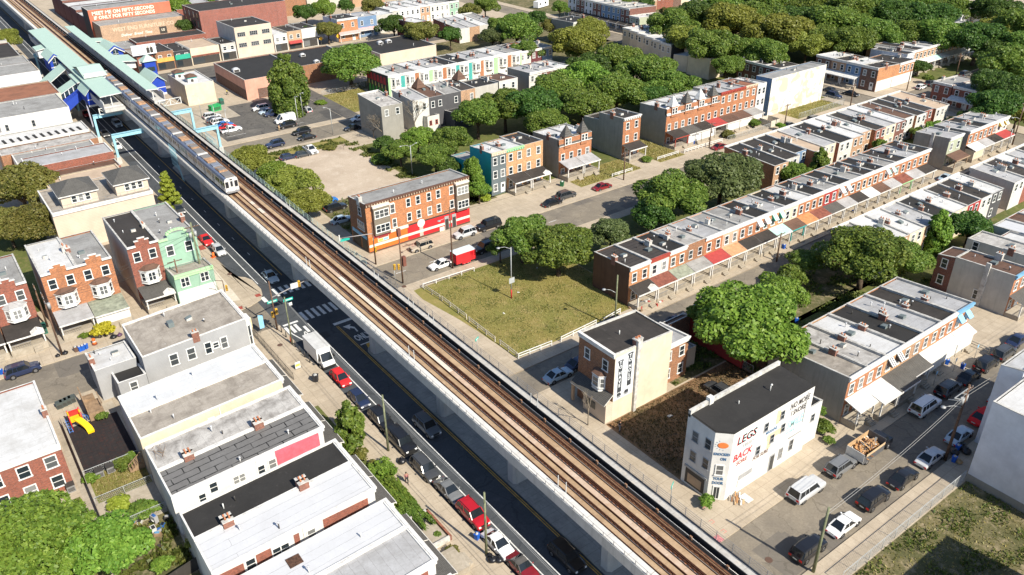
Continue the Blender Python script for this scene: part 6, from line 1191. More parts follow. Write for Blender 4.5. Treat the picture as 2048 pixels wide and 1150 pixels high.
def car_meshes(kind, col):
    key = (kind, col)
    if key in CARM: return CARM[key]
    L, Wd, Ht, wr, gc, prof, (cf, ct, cr, cb) = KIND[kind]; hw = Wd/2; P = CP[col]; out = {}
    xs = [p[0] for p in prof]
    def at(x):
        for (a, za, wa), (b, zb, wb) in zip(prof, prof[1:]):
            if a <= x <= b: t = (x-a)/(b-a); return za+(zb-za)*t, wa+(wb-wa)*t
        return prof[-1][1:]
    X = sorted(set(xs + [x*.5 for x in xs] + [-1.0, 0.0, cf-.02]))
    X = [x for x in X if xs[0] <= x <= xs[-1]]
    b = MB(); rings = []
    for x in X:
        z, w = at(x); e = gc+.06*(abs(x)/xs[-1])**2; h = z-e; W2 = hw*w/.95
        rings.append([(x, s*q*W2, e+f*h) for s in (1,) for q, f in ((.80,0),(.97,.08),(1.0,.4),(.985,.72),(.93,.93),(.75,1.0),(0,1.02))] + [(x, -q*W2, e+f*h) for q, f in ((.75,1.0),(.93,.93),(.985,.72),(1.0,.4),(.97,.08),(.80,0))])
    for a, c in zip(rings, rings[1:]):
        for k in range(len(a)-1): b.face([a[k], c[k], c[k+1], a[k+1]], P if k not in (0, len(a)-2) else BLKP, True)
    b.face(rings[0], P); b.face(rings[-1][::-1], P); [b.face([rings[j][0], rings[j][-1], rings[j+1][-1], rings[j+1][0]], BLKP) for j in range(len(rings)-1)]
    zr = Ht; zbf = at(cf)[0]-.03; zbr = at(max(cb, xs[0]))[0]-.03; wb = hw*.90; wt = hw*.72 if kind not in ('van','bigsuv','suv') else hw*.78
    soft = plain('soft_top', (.09,.085,.08), .9) if kind == 'convertible' else P
    # roof skin with rounded edges
    pts = [(ct,wt,zr-.04),(ct*.3+cr*.7,wt*1.02,zr),(cr,wt*.97,zr-.05)]
    for (x0,w0,z0),(x1,w1,z1) in zip(pts, pts[1:]):
        b.face([(x0,-w0*.8,z0+.03),(x0,w0*.8,z0+.03),(x1,w1*.8,z1+.03),(x1,-w1*.8,z1+.03)], soft, True)
        for s in (-1,1): b.face([(x0,s*w0*.8,z0+.03),(x1,s*w1*.8,z1+.03),(x1,s*w1,z1-.04),(x0,s*w0,z0-.04)], soft, True)
    def pillar(x0,y0,z0,x1,y1,z1,w=.09): b.bar((x0,y0,z0),(x1,y1,z1),w,.06,soft)
    for s in (-1,1):
        pillar(cf,s*wb,zbf,ct,s*wt,zr-.05); pillar(cb,s*wb*.98,zbr,cr,s*wt*.97,zr-.06,.16); mx = (ct+cr)/2; pillar(mx+.05,s*wb*1.0,(zbf+zbr)/2,mx,s*wt,zr-.05,.08)
        if kind in ('suv','bigsuv','hatch'): xm = cr*.62; pillar(xm-.1,s*wb,zbr,xm,s*wt,zr-.05,.08)
    if kind == 'bigsuv' or kind == 'suv':
        for s in (-1,1): b.bar((ct-.2,s*wt*.86,zr+.05),(cr+.2,s*wt*.86,zr+.03),.04,.05,BLKP if col not in ('silver',) else VENT)
    if kind == 'pickup': b.box(-2.6,-hw*.82,.9,cb-.1,hw*.82,1.12,BLKP)
    b.box(xs[-1]-.05,-hw*.45,gc+.12,xs[-1]+.015,hw*.45,gc+.3,BLKP); b.box(xs[0]-.03,-hw*.7,gc+.1,xs[0]+.05,hw*.7,gc+.26,BLKP if kind != 'sedan' else P)
    if kind in ('suv','bigsuv','van','pickup'): b.box(xs[-1]-.04,-hw*.5,gc+.38,xs[-1]+.02,hw*.5,gc+.62,BLKP)
    wx = L*.305
    for sx in (-wx, wx*1.03):
        for s in (-1,1): b.tube((sx,s*(hw-.10),wr),(sx,s*(hw+.004),wr),wr*1.22,wr*1.22,14,BLKP)
    out['body'] = b.mesh('body')
    b = MB(); b.face([(cf,-wb*.94,zbf),(cf,wb*.94,zbf),(ct,wt*.94,zr-.03),(ct,-wt*.94,zr-.03)], CGLASS); out['windscreen'] = b.mesh('windscreen')
    b = MB(); b.face([(cb,wb*.92,zbr),(cb,-wb*.92,zbr),(cr,-wt*.92,zr-.04),(cr,wt*.92,zr-.04)], CGLASS); out['rear_window'] = b.mesh('rear_window')
    for s in (-1,1):
        b = MB()
        if kind == 'van': b.face([(cf,s*wb,zbf),(.9,s*wb,zbf),(.9,s*wt*1.06,zr-.5),(ct-.1,s*wt*1.06,zr-.5)], CGLASS)
        else: b.face([(cf,s*wb,zbf),(cb,s*wb,zbr),(cr,s*wt*.98,zr-.06),(ct,s*wt,zr-.06)], CGLASS)
        out['side_window', s] = b.mesh('side_window')
        if kind == 'van':
            pass
    if kind == 'van':
        b2 = MB(); 
        for s in (-1,1): b2.face([(.9,s*wb,zbf),(cb,s*wb,zbr),(cr,s*wt,zr-.05),(ct,s*wt,zr-.05),(ct-.1,s*wt*1.06,zr-.5),(.9,s*wt*1.06,zr-.5)], P)
        out['side_panel'] = b2.mesh('side_panel')
    zf_ = at(xs[-1]-.12)[0]
    for s in (-1,1):
        b = MB(); b.hexa([(xs[-1]-.3,s*hw*.62-.17,zf_-.16),(xs[-1]+.015,s*hw*.62-.17,zf_-.2),(xs[-1]+.0,s*hw*.62+.17,zf_-.2),(xs[-1]-.3,s*hw*.62+.17,zf_-.16),(xs[-1]-.32,s*hw*.62-.17,zf_+.0),(xs[-1]-.03,s*hw*.62-.17,zf_-.06),(xs[-1]-.05,s*hw*.62+.17,zf_-.06),(xs[-1]-.32,s*hw*.62+.17,zf_+.0)], HLENS); out['headlight', s] = b.mesh('headlight')
        zt = at(xs[0]+.06)[0]; b = MB(); b.box(xs[0]-.02,s*hw*.7-.16,zt-.3,xs[0]+.14,s*hw*.7+.16,zt-.06,TLENS); out['tail_light', s] = b.mesh('tail_light')
        b = MB(); b.dome((cf-.25,s*(hw+.09),zbf+.12),.11,.13,.1,P,8,4,True); out['wing_mirror', s] = b.mesh('wing_mirror')
    b = MB(); b.box(xs[0]-.035,-.26,gc+.32,xs[0]-.02,.26,gc+.46,PLATE); out['number_plate'] = b.mesh('number_plate')
    if 'tyre'+str(wr) not in CARM:
        b = MB(); b.tube((0,-.12,0),(0,.12,0),wr,wr,18,TYRE); m1 = b.mesh('tyre'); b = MB(); b.tube((0,-.005,0),(0,.125,0),wr*.66,wr*.62,14,RIM); 
        for k in range(5): q = 2*pi*k/5; b.bar((.05*cos(q),.127,.05*sin(q)),(wr*.58*cos(q),.127,wr*.58*sin(q)),.07,.012,BLKP)
        CARM['tyre'+str(wr)] = (m1, b.mesh('rim'))
    out['wheels'] = (CARM['tyre'+str(wr)], [(-wx,wr,hw-.11),(wx*1.03,wr,hw-.11)])
    CARM[key] = out
    return out
HEAD = dict(E=0.0, N=pi/2, W=pi, S=-pi/2)
def car(kind, col, px, py, head, label, cat=None, dz=0.0, yaw=0.0, group='vehicles on the streets and lots', uv=None, zref=.7, base=0.0):
    x, y = uv or G(px, py, zref)
    t = thing('parked_car' if kind not in ('van','pickup') else {'van':'panel_van','pickup':'pickup_truck'}[kind], label, cat or {'sedan':'car','hatch':'car','suv':'car','bigsuv':'car','pickup':'pickup truck','van':'van','convertible':'car'}[kind], (x, y, base), HEAD[head]+yaw, group)
    M_ = car_meshes(kind, col)
    for k, me in M_.items():
        if k == 'wheels':
            (ty, ri), pos = me
            for wx, wz, wy in pos:
                for s in (-1, 1): o = link('wheel', ty, t, (wx, s*wy, wz), 0 if s > 0 else pi); link('rim', ri, o)
        else: link(k[0] if isinstance(k, tuple) else k, me, t)
    return t
CARS = [ # avenue, kerb lane
 ('sedan','red',411,478,'S','bright red sedan parked at the avenue kerb by the mint green house'),('hatch','silver',437,499,'S','silver car parked in front of the red sedan on the avenue'),('sedan','sky',540,551,'S','blue grey sedan driving past the viaduct pier toward the crossing'),
 ('hatch','red',681,754,'S','red hatchback parked in front of the white box truck'),('hatch','navy',718,796,'S','dark navy hatchback parked beside the street tree'),('suv','black',763,838,'S','black car behind the large black SUV, next to the street tree'),('bigsuv','black',803,882,'S','large black SUV with chrome grille parked by a wooden pole'),('suv','dark',850,936,'S','charcoal SUV parked opposite the walking person'),('sedan','grey',897,978,'S','grey sedan between charcoal SUV and crimson SUV'),('suv','crimson',946,1027,'S','crimson SUV parked behind the white sedan'),('sedan','white',996,1085,'S','white sedan parked at the base of a wooden pole'),('convertible','maroon',1045,1132,'S','maroon convertible with grey soft top at the bottom edge'),
 ('suv','slate',854,851,'S','slate grey crossover driving in the shaded lane'),('suv','black',1134,1112,'S','black car driving in the shaded lane at the bottom edge'),('suv','sky',234,247,'S','pale SUV driving beneath the blue steel frames'),('sedan','dark',209,266,'S','dark car parked beneath the first blue frame'),('sedan','white',233,290,'S','white car parked beyond the second blue frame'),('sedan','dark',357,417,'S','dark car half hidden by the tiered street tree'),('hatch','crimson',172,227,'S','red car under the station stair'),
 # street by the brick corner building
 ('suv','beige',842,492,'W','tan and silver SUV with maroon bonnet before the red painted wall'),('sedan','white',882,527,'W','white sedan parked ahead of the red trailer'),('suv','silver',929,466,'W','silver car second in line by the red painted wall'),('bigsuv','black',977,450,'W','black pickup like SUV at the end of the red wall'),('bigsuv','black',972,494,'W','black truck hitched to the red trailer'),
 ('sedan','blue',654,400,'E','blue sedan on the gravel by the brick corner building'),('suv','black',671,414,'E','black SUV beside the blue sedan on the gravel'),('sedan','sky',683,438,'E','pale blue white sedan nearest the brick corner building'),('hatch','dark',606,308,'E','dark car beside the white pickup on the verge'),('hatch','navy',577,313,'E','dark blue car by the verge trees'),
 ('sedan','maroon',1205,372,'E','maroon car parked before the twin turrets'),('suv','dark',1132,390,'E','dark car parked below the turreted twins'),('sedan','black',1104,404,'E','black car parked near the buff brick porch'),
 # narrow street and behind the banner house
 ('sedan','sky',1116,748,'E','white and blue sedan parked in shade left of the banner house'),('sedan','navy',1158,724,'E','dark car mostly hidden by the banner house corner'),('suv','black',1222,650,'W','black SUV at the kerb below the wooden lot fence'),('sedan','navy',1352,640,'E','dark blue car beside the crimson wall'),('suv','dark',1440,782,'N','dark car parked in the brown dirt lot'),('suv','dark',1630,510,'W','dark SUV in the shade of the narrow street'),('sedan','sky',1893,354,'E','pale sedan on the narrow street near the isolated grey house'),
 # bottom right street
 ('bigsuv','silver',1612,978,'E','silver old SUV with roof ribs beside the lettered building'),('suv','grey',1682,930,'E','grey brown SUV behind the dump truck'),('bigsuv','white',1850,811,'E','white SUV parked by the brick row steps'),('suv','dark',1897,776,'E','dark SUV next after the white SUV by the row'),('sedan','black',1938,751,'E','black sedan with red tail lamps in the row of dark cars'),('suv','black',1973,726,'E','black crossover third past the white SUV'),('suv','dark',2008,704,'E','dark crossover near the end of the kerbside line'),('sedan','navy',2036,678,'E','dark blue car cut by the right edge'),
 ('suv','black',1617,1096,'E','black SUV at the bottom, behind the leaning green pole'),('sedan','white',1688,1046,'E','white sedan with black sunroof on the near kerb'),('suv','black',1747,995,'E','black SUV with sunroof on the near kerb'),('sedan','black',1807,953,'E','black sedan ahead of the two silver ones'),('sedan','silver',1861,912,'E','silver sedan in shade beside the leaning pole'),('sedan','sky',1919,868,'E','silver blue sedan next to the trash bags'),('sedan','red',1965,830,'E','red car partly hidden by the white building'),('sedan','sky',2003,792,'E','pale blue car showing behind the white building roof'),
 ('suv','navy',45,739,'E','dark blue SUV parked on the left side street'),
 # lots and far streets
 ('suv','silver',424,232,'E','silver SUV at the far end of the bank side parking row'),('sedan','dark',430,238,'E','dark sedan second in the bank side parking row'),('suv','white',440,243,'E','white SUV in the bank side parking row'),('sedan','blue',448,248,'E','blue car in the bank side parking row'),('sedan','red',455,253,'E','red sedan in the bank side parking row'),('pickup','white',462,259,'E','white pickup at the near end of the bank side row'),
 ('suv','white',521,216,'W','white SUV at the back of the tree side parking row'),('sedan','sky',534,222,'W','pale sedan middle of the tree side parking row'),('suv','navy',545,227,'W','dark blue SUV in the tree side parking row'),('van','white',570,240,'W','tall white van in the parking lot'),('suv','black',574,250,'W','black car right beside the tall white van'),('hatch','silver',614,219,'N','pale car tucked behind the tall tree'),
 ('suv','black',603,263,'W','black SUV driving on the shop street'),('sedan','black',613,273,'W','black sedan parked on the shop street kerb'),('suv','navy',550,288,'W','navy SUV at the viaduct end of the shop street'),('sedan','black',705,254,'W','black sedan in the shadow of the lone grey flanked house'),('sedan','white',717,236,'W','white car beside the lone grey flanked house'),('pickup','white',621,299,'S','old white pickup with cluttered bed on the verge'),
 ('suv','navy',1668,191,'S','blue SUV on the cross street by the big patched flank'),('sedan','dark',1662,179,'S','dark car on the far lane of the cross street'),('sedan','black',1702,186,'S','black car outside the bay fronted row'),('hatch','white',1842,173,'E','white hatchback below the long tan row'),('suv','dark',1862,166,'E','dark car by an orange cone below the long tan row'),('suv','dark',1930,148,'E','dark car under the trees of the far pavement'),('sedan','maroon',1440,292,'E','maroon car behind the ash tree, seen in part'),('sedan','dark',1578,249,'E','dark car half hidden by row roofs near the pole'),('suv','dark',1628,238,'E','black car beneath the grassy lot edge'),
 ('suv','dark',628,76,'E','dark car in deep shade under the top street tree'),('hatch','navy',672,70,'W','dark blue car by the yellow diamond sign'),]
for c in CARS: car(*c)
# delivery box truck
def wheel4(t, pos, r, w=.24, dual=False):
    b = MB(); b.tube((0,-w/2,0),(0,w/2,0),r,r,16,TYRE); ty = b.mesh('tyre'); b = MB(); b.tube((0,0,0),(0,w/2+.008,0),r*.58,r*.55,12,RIM); ri = b.mesh('rim')
    for x, y in pos:
        for s in (-1,1): o = link('wheel', ty, t, (x, s*y, r), 0 if s > 0 else pi); link('rim', ri, o)
x, y = G(640, 707, 1.2); t = thing('box_truck', 'white delivery box truck parked at the avenue kerb', 'truck', (x, y, 0), -pi/2, None)
BW2 = plain('truck_white', (.78,.78,.76), .45, .4, var=.08)
b = MB(); b.box(-3.3,-1.1,.75,1.5,1.1,3.05,BW2); b.box(-3.33,-1.13,2.95,1.53,1.13,3.1,plain('truck_rim',(.55,.55,.54),.5)); put('cargo_box', b, t)
b = MB(); b.hexa([(1.55,-1.0,.5),(3.2,-.95,.5),(3.2,.95,.5),(1.55,1.0,.5),(1.55,-1.0,1.45),(3.1,-.92,1.3),(3.1,.92,1.3),(1.55,1.0,1.45)],BW2); b.hexa([(1.55,-.98,1.45),(2.7,-.92,1.38),(2.7,.92,1.38),(1.55,.98,1.45),(1.55,-.9,2.5),(2.0,-.85,2.5),(2.0,.85,2.5),(1.55,.9,2.5)],BW2); b.box(3.1,-.95,.45,3.3,.95,.8,BLKP); b.box(-3.2,-1.0,.5,3.0,1.0,.74,BLKP); put('cab', b, t)
b = MB(); b.face([(2.73,-.85,1.42),(2.73,.85,1.42),(2.05,.78,2.42),(2.05,-.78,2.42)],CGLASS); put('windscreen', b, t)
for s in (-1,1): 
    b = MB(); b.face([(1.7,s*.985,1.5),(2.6,s*.935,1.45),(2.05,s*.9,2.35),(1.7,s*.925,2.35)],CGLASS); put('side_window', b, t); b = MB(); b.box(3.14,s*.7-.15,.95,3.24,s*.7+.15,1.2,HLENS); put('headlight', b, t); b = MB(); b.box(2.4,s*1.15-.12,1.6,2.5,s*1.15+.12,2.1,BLKP); put('wing_mirror', b, t)
wheel4(t, [(-2.2,.95),(2.2,.95)], .43)
# red enclosed trailer
x, y = G(926, 512, 1.3); t = thing('cargo_trailer', 'red enclosed cargo trailer with pale roof parked by the lawn', 'trailer', (x, y, 0), 0, None); RP = CP['red']
b = MB(); b.box(-2.1,-1.05,.55,2.1,1.05,2.5,RP); b.box(-2.12,-1.07,2.5,2.12,1.07,2.58,plain('trailer_roof',(.62,.68,.72),.5)); b.box(-2.14,-1.08,.5,2.14,1.08,.62,BLKP); put('body', b, t)
b = MB(); b.box(.9,-1.075,.75,1.6,-1.055,2.3,CP['crimson']); put('door', b, t); b = MB(); b.bar((2.1,0,.6),(3.2,0,.5),.14,.1,BLKP); put('drawbar', b, t); b = MB(); b.box(-.9,-1.14,.35,.9,-1.08,.8,RP); put('mudguard', b, t); wheel4(t, [(-.42,.98),(.42,.98)], .34, .2)
# dump truck heaped with timber scrap
x, y = G(1740, 893, 1.0); t = thing('dump_truck', 'black stake sided truck heaped with broken timber and scrap', 'truck', (x, y, 0), 0, None)
DB = plain('dump_grey', (.10,.10,.105), .6)
b = MB(); b.box(-3.4,-1.15,.85,1.2,1.15,1.0,DB); b.box(-3.4,-1.2,.6,1.2,-1.14,1.75,DB); b.box(-3.4,1.14,.6,1.2,1.2,2.3,plain('ply_board',(.52,.34,.18),.8)); b.box(-3.45,-1.2,.9,-3.39,1.2,2.2,plain('pale_panel',(.6,.58,.54),.7)); b.box(1.14,-1.2,.9,1.2,1.2,2.4,DB); b.box(-2.9,-1.235,1.6,1.1,-1.205,2.0,plain('ply_board2',(.55,.40,.24),.8)); put('dump_bed', b, t)
b = MB(); b.hexa([(1.4,-1.0,.55),(3.6,-.98,.55),(3.6,.98,.55),(1.4,1.0,.55),(1.4,-1.0,1.4),(3.5,-.95,1.25),(3.5,.95,1.25),(1.4,1.0,1.4)],CP['black']); b.hexa([(1.4,-.95,1.4),(2.75,-.92,1.35),(2.75,.92,1.35),(1.4,.95,1.4),(1.45,-.82,2.15),(2.2,-.8,2.15),(2.2,.8,2.15),(1.45,.82,2.15)],CP['black']); put('cab', b, t)
b = MB(); b.face([(2.78,-.85,1.38),(2.78,.85,1.38),(2.23,.75,2.1),(2.23,-.75,2.1)],CGLASS); put('windscreen', b, t); b = MB(); b.face([(1.39,-.8,1.45),(1.39,.8,1.45),(1.43,.72,2.1),(1.43,-.72,2.1)],CGLASS); put('rear_window', b, t)
for s in (-1,1): b = MB(); b.face([(1.5,s*.955,1.45),(2.65,s*.93,1.4),(2.2,s*.82,2.08),(1.5,s*.84,2.08)],CGLASS); put('side_window', b, t)
wheel4(t, [(-2.2,1.02),(2.5,.98)], .45)
r = random.Random(4); woods = [plain('scrap_wood_a',(.48,.25,.10),.8),plain('scrap_wood_b',(.58,.36,.18),.8),plain('scrap_wood_c',(.30,.15,.07),.8),plain('scrap_white',(.7,.69,.66),.7),plain('scrap_grey',(.2,.2,.2),.8)]
b = MB()
for k in range(150):
    c = Vector((r.uniform(-3.0,.9), r.uniform(-.95,.95), 0)); c.z = 1.1+r.uniform(.1,1.5)*(1-abs(c.y)/1.5)*(1-abs(c.x+1.0)/3.2); a = r.uniform(0,pi); L_ = r.uniform(.4,1.3); d = Vector((cos(a)*L_/2, sin(a)*L_/2, r.uniform(-.3,.3))); b.bar(c-d, c+d, r.uniform(.05,.25), r.uniform(.02,.06), r.choice(woods[:3]+woods))
o = put('scrap_load', b, None, (x, y, 0)); tag(o, 'heap of broken timber and boards loaded on the black truck', 'scrap pile')
# white camper parked far off
x, y = G(1082, 8, 1.5); t = thing('camper_trailer', 'white camper parked on far grass at the top', 'camper', (x, y, 0), .3, None); b = MB(); b.box(-4,-1.3,.5,4,1.3,3.1,BW2); put('body', b, t); b = MB()
b.box(-3,-1.32,1.6,-2,-1.305,2.4,CGLASS); put('window', b, t); b = MB(); b.box(1,-1.32,1.6,2.2,-1.305,2.4,CGLASS); put('window', b, t); wheel4(t, [(-.5,1.15),(.5,1.15)], .38)
# ---------------------------------------------------------------- the elevated station
BLU = render_wall('station_blue', (.022,.062,.40), .15, None, .5, .25); MINT = RF['mint']; SW = plain('station_white', (.66,.66,.63), .6, var=.15); BLB = plain('steel_pale_blue', (.30,.56,.66), .5, .4, var=.12); SD = plain('station_dark_glass', (.03,.05,.06), .2)  # SD: plain dark glass for station windows and stair glazing
st = thing('station_building', 'mint roofed elevated station with blue gabled stair towers on both sides of the tracks', 'station', (45, 230, 0))
def sp(name, mb): o = put(name, mb, st); o.location = (-45, -230, 0); return o
def gable(u0, u1, v0, v1, z0, ze, zr, over=.5, axis='v', chevron=False, window_=False, wall=None):
    """gabled box, ridge along v, its gable end facing the camera"""
    w = wall or BLU; m = (u0+u1)/2; b = MB()
    b.box(u0, v0, z0, u1, v1, ze, w); b.face([(u0,v0,ze),(u1,v0,ze),(m,v0,zr-.25)], w); b.face([(u0,v1,ze),(m,v1,zr-.25),(u1,v1,ze)], w)
    b.box(u0-.03, v0-.03, z0+(ze-z0)*.42, u1+.03, v0+.05, z0+(ze-z0)*.42+.18, SW); b.box(u0-.03, v0-.03, z0-.5, u1+.03, v0+.3, z0, SW); sp('stair_tower', b)
    b = MB(); e = over
    for s, ua, ub in ((0, u0-e, m), (1, m, u1+e)):
        za, zb = (ze-.35, zr) if s == 0 else (zr, ze-.35)
        b.hexa([(ua,v0-e,za-.12),(ub,v0-e,zb-.12),(ub,v1+e,zb-.12),(ua,v1+e,za-.12),(ua,v0-e,za),(ub,v0-e,zb),(ub,v1+e,zb),(ua,v1+e,za)], SW, MINT)
    sp('gable_roof', b)
    if chevron:
        for k, dz in ((1.0, .5), (.6, .0)):
            b = MB()
            for s in (-1, 1):
                a = Vector((m, v0-e-.06, zr+dz-.25)); c = Vector((m+s*((u1-u0)/2+e)*1.0, v0-e-.06, ze-.35+dz-.25)); b.hexa([a+Vector((0,0,-.3)), c+Vector((0,0,-.3)), c+Vector((0,.3,-.3)), a+Vector((0,.3,-.3)), a, c, c+Vector((0,.3,0)), a+Vector((0,.3,0))], BLU if k == 1.0 else SW)
            sp('chevron_trim', b)
    if window_:
        b = MB(); b.box(m-.8, v0-.05, ze-2.1, m+.8, v0+.01, ze-.4, SD); b.dome((m, v0-.02, ze-.4), .8, .03, .7, SD, 12, 4); b.box(m-.05, v0-.09, ze-2.1, m+.05, v0-.05, ze+.3, SW); b.box(m-.8, v0-.09, ze-1.0, m+.8, v0-.05, ze-.9, SW); b.box(m-1.0, v0-.1, ze-2.3, m+1.0, v0, ze-2.1, SW); sp('window', b)
def canopy(u0, u1, v0, v1, z, tilt):
    b = MB(); b.hexa([(u0,v0,z-.2),(u1,v0,z-.2+tilt),(u1,v1,z-.2+tilt),(u0,v1,z-.2),(u0,v0,z),(u1,v0,z+tilt),(u1,v1,z+tilt),(u0,v1,z)], SW, MINT); sp('canopy', b)
    v = v0+1.0
    while v < v1: b = MB(); b.bar(((u0+u1)/2, v, 8.6), ((u0+u1)/2, v, z-.1), .22, .22, SW); sp('canopy_post', b); v += 6.5
canopy(36.3, 41.5, 221, 320, 11.9, .25); canopy(47.2, 50.3, 220, 319, 12.0, -.2)
for u0, u1, p in ((36.4, 41.2, 36.4), (48.3, 51.0, 51.0)):
    b = MB(); b.box(u0, 219, 8.3, u1, 322, 9.1, conc); sp('platform', b); b = MB(); b.box(p-.1, 219, 9.1, p+.1, 322, 10.3, plain('platform_panel', (.42,.40,.40), .6)); b.box(p-.08, 219, 10.3, p+.08, 222.5, 11.0, SW); sp('platform_wall', b)
gable(35.4, 38.0, 233.6, 242, 7.0, 10.0, 11.6); gable(34.4, 37.5, 275, 286, 6.8, 11.0, 12.4, chevron=True, window_=True)
gable(52.2, 55.6, 235, 246, 6.6, 10.0, 11.4); gable(50.7, 54.9, 275, 287, 7.5, 11.0, 12.4, chevron=True, window_=True)
b = MB(); b.box(56.6, 258.5, 0, 59.8, 262, 10.1, BLU); b.box(57.2,258.42,7.2,59.3,258.5,8.4,SD); sp('stair_tower', b); b = MB(); c = [(56.1,258),(60.3,258),(60.3,262.5),(56.1,262.5)]
for k in range(4): b.face([(*c[k],10.1),(*c[(k+1)%4],10.1),(58.2,260.2,11.9)], MINT)
b.face([(*p,10.1) for p in c][::-1], SW); sp('tower_roof', b)
# raised hall over the platform, clerestory link and stair going down to the street
b = MB(); b.box(37.2,241,11.5,42.4,253,13.0,SW); sp('hall', b); b = MB(); b.hexa([(36.9,240.5,12.3),(42.8,240.5,12.3),(42.8,247.5,13.8),(36.9,247.5,13.8),(36.9,240.5,12.5),(42.8,240.5,12.5),(42.8,247.5,14.0),(36.9,247.5,14.0)],SW,MINT); b.hexa([(36.9,247.5,13.8),(42.8,247.5,13.8),(42.8,254,12.6),(36.9,254,12.6),(36.9,247.5,14.0),(42.8,247.5,14.0),(42.8,254,12.8),(36.9,254,12.8)],SW,MINT); b.face([(36.9,240.5,12.5),(36.9,247.5,14.0),(36.9,254,12.8)],plain('gable_dark_green',(.03,.10,.085),.5)); sp('hall_roof', b)
b = MB(); b.box(35.9,244,8.3,38.0,254,10.6,SW); 
for k in range(5): b.box(35.8,244.6+k*1.9,9.2,35.9,245.9+k*1.9,10.4,SD)
for k in range(2): b.box(36.2+k*.9,243.9,9.2,36.8+k*.9,244,10.4,SD)
sp('clerestory', b); b = MB(); b.hexa([(35.4,243.4,10.6),(38.2,243.4,11.1),(38.2,254.4,11.1),(35.4,254.4,10.6),(35.4,243.4,10.8),(38.2,243.4,11.3),(38.2,254.4,11.3),(35.4,254.4,10.8)],SW,MINT); sp('link_roof', b)
b = MB(); b.hexa([(30.4,242,3.4),(35.9,242,7.0),(35.9,245.5,7.0),(30.4,245.5,3.4),(30.4,242,6.0),(35.9,242,9.0),(35.9,245.5,9.0),(30.4,245.5,6.0)],BLU); sp('stair_enclosure', b)
b = MB(); 
for k in range(5): q = k/4; b.bar((30.8+q*4.8,245.6,6.2+q*2.7),(30.8+q*4.8,245.6,7.6+q*2.7),.22,.22,SW)
b.hexa([(30.4,245.7,6.2),(35.9,245.7,9.2),(35.9,245.8,9.2),(30.4,245.8,6.2),(30.4,245.7,7.5),(35.9,245.7,10.3),(35.9,245.8,10.3),(30.4,245.8,7.5)],SD); sp('stair_glazing', b)
b = MB(); b.hexa([(30.0,245.3,7.4),(36.2,245.3,10.5),(36.2,251,10.5),(30.0,251,7.4),(30.0,245.3,7.55),(36.2,245.3,10.65),(36.2,251,10.65),(30.0,251,7.55)],SW,MINT); sp('stair_roof', b)
b = MB(); b.hexa([(34.0,228,2.6),(34.3,228,2.6),(36.0,241,7.0),(35.7,241,7.0),(34.0,228,3.8),(34.3,228,3.8),(36.0,241,8.4),(35.7,241,8.4)],plain('stair_side',(.36,.36,.42),.6)); sp('stair_side', b)
b = MB(); b.hexa([(33.6,291.5,10.6),(37.8,291.5,11.2),(37.8,298,11.2),(33.6,298,10.6),(33.6,291.5,10.8),(37.8,291.5,11.4),(37.8,298,11.4),(33.6,298,10.8)],SW,MINT); b.box(34,292,8.3,37.6,297.6,10.6,SW); sp('side_canopy', b)
b = MB(); b.hexa([(29.5,262,6.2),(36.4,262,10.6),(36.4,270,10.6),(29.5,270,6.2),(29.5,262,6.4),(36.4,262,10.8),(36.4,270,10.8),(29.5,270,6.4)],SW,MINT); sp('side_canopy', b)
b = MB(); b.hexa([(50.2,262,10.4),(55.5,262,9.8),(55.5,272,9.8),(50.2,272,10.4),(50.2,262,10.6),(55.5,262,10.0),(55.5,272,10.0),(50.2,272,10.6)],SW,MINT); b.box(51,263,7.8,55.2,271.5,9.7,SW); sp('side_canopy', b)
b = MB(); b.hexa([(50.2,294,10.6),(54.5,294,10.2),(54.5,300,10.2),(50.2,300,10.6),(50.2,294,10.8),(54.5,294,10.4),(54.5,300,10.4),(50.2,300,10.8)],SW,MINT); b.box(51,294.6,7.8,54.2,299.5,10.1,SW); sp('side_canopy', b)
# white crossed railings at the platform ends
for ua, ub, v in ((35.3, 41.0, 220.6), (49.2, 54.6, 218.2)):
    b = MB(); n = 2; w = (ub-ua)/n
    for z in (7.7, 9.2): b.bar((ua,v,z),(ub,v,z),.14,.14,SW)
    for k in range(n+1): b.bar((ua+k*w,v,7.6),(ua+k*w,v,9.3),.2,.2,SW)
    for k in range(n): b.bar((ua+k*w,v,9.1),(ua+k*w+w/2,v,7.8),.09,.09,SW); b.bar((ua+k*w+w,v,9.1),(ua+k*w+w/2,v,7.8),.09,.09,SW)
    sp('truss_railing', b)
def frame(u0, u1, v, z, colu, label):
    t = thing('steel_frame', label, 'steel frame', (colu, v, 0), 0, 'pale blue steel frames by the station'); b = MB(); a, c = u0-colu, u1-colu
    b.box(a, -.3, z-.95, c, .3, z-.87, BLB); b.box(a, -.09, z-.88, c, .09, z-.08, BLB); b.box(a, -.32, z-.09, c, .32, z, BLB); put('beam', b, t)
    b = MB(); b.box(-.26,-.26,1.7,.26,-.2,z-.96,BLB); b.box(-.26,.2,1.7,.26,.26,z-.96,BLB); b.box(-.07,-.2,1.7,.07,.2,z-.96,BLB); put('column', b, t)
    b = MB(); b.box(-.5,-.5,0,.5,.5,1.7,conc); put('plinth', b, t); return t
frame(33.8, 41, 222.5, 7.4, 34.0, 'pale blue frame standing beneath the white crossed railing'); frame(33.8, 41, 204, 7.3, 34.1, 'pale blue frame over the lane, nearest the shops with white parapet'); frame(33.8, 37, 250, 7.4, 35.0, 'pale blue frame under the station stair'); frame(33.5, 40, 300, 8.2, 34, 'pale blue frame at the far platform end')
frame(49.2, 55.4, 213, 7.4, 55.2, 'pale blue frame on the parking lot side of the platforms'); frame(49.2, 56.3, 196, 7.2, 56.0, 'pale blue frame bracing the viaduct beside the parking row')
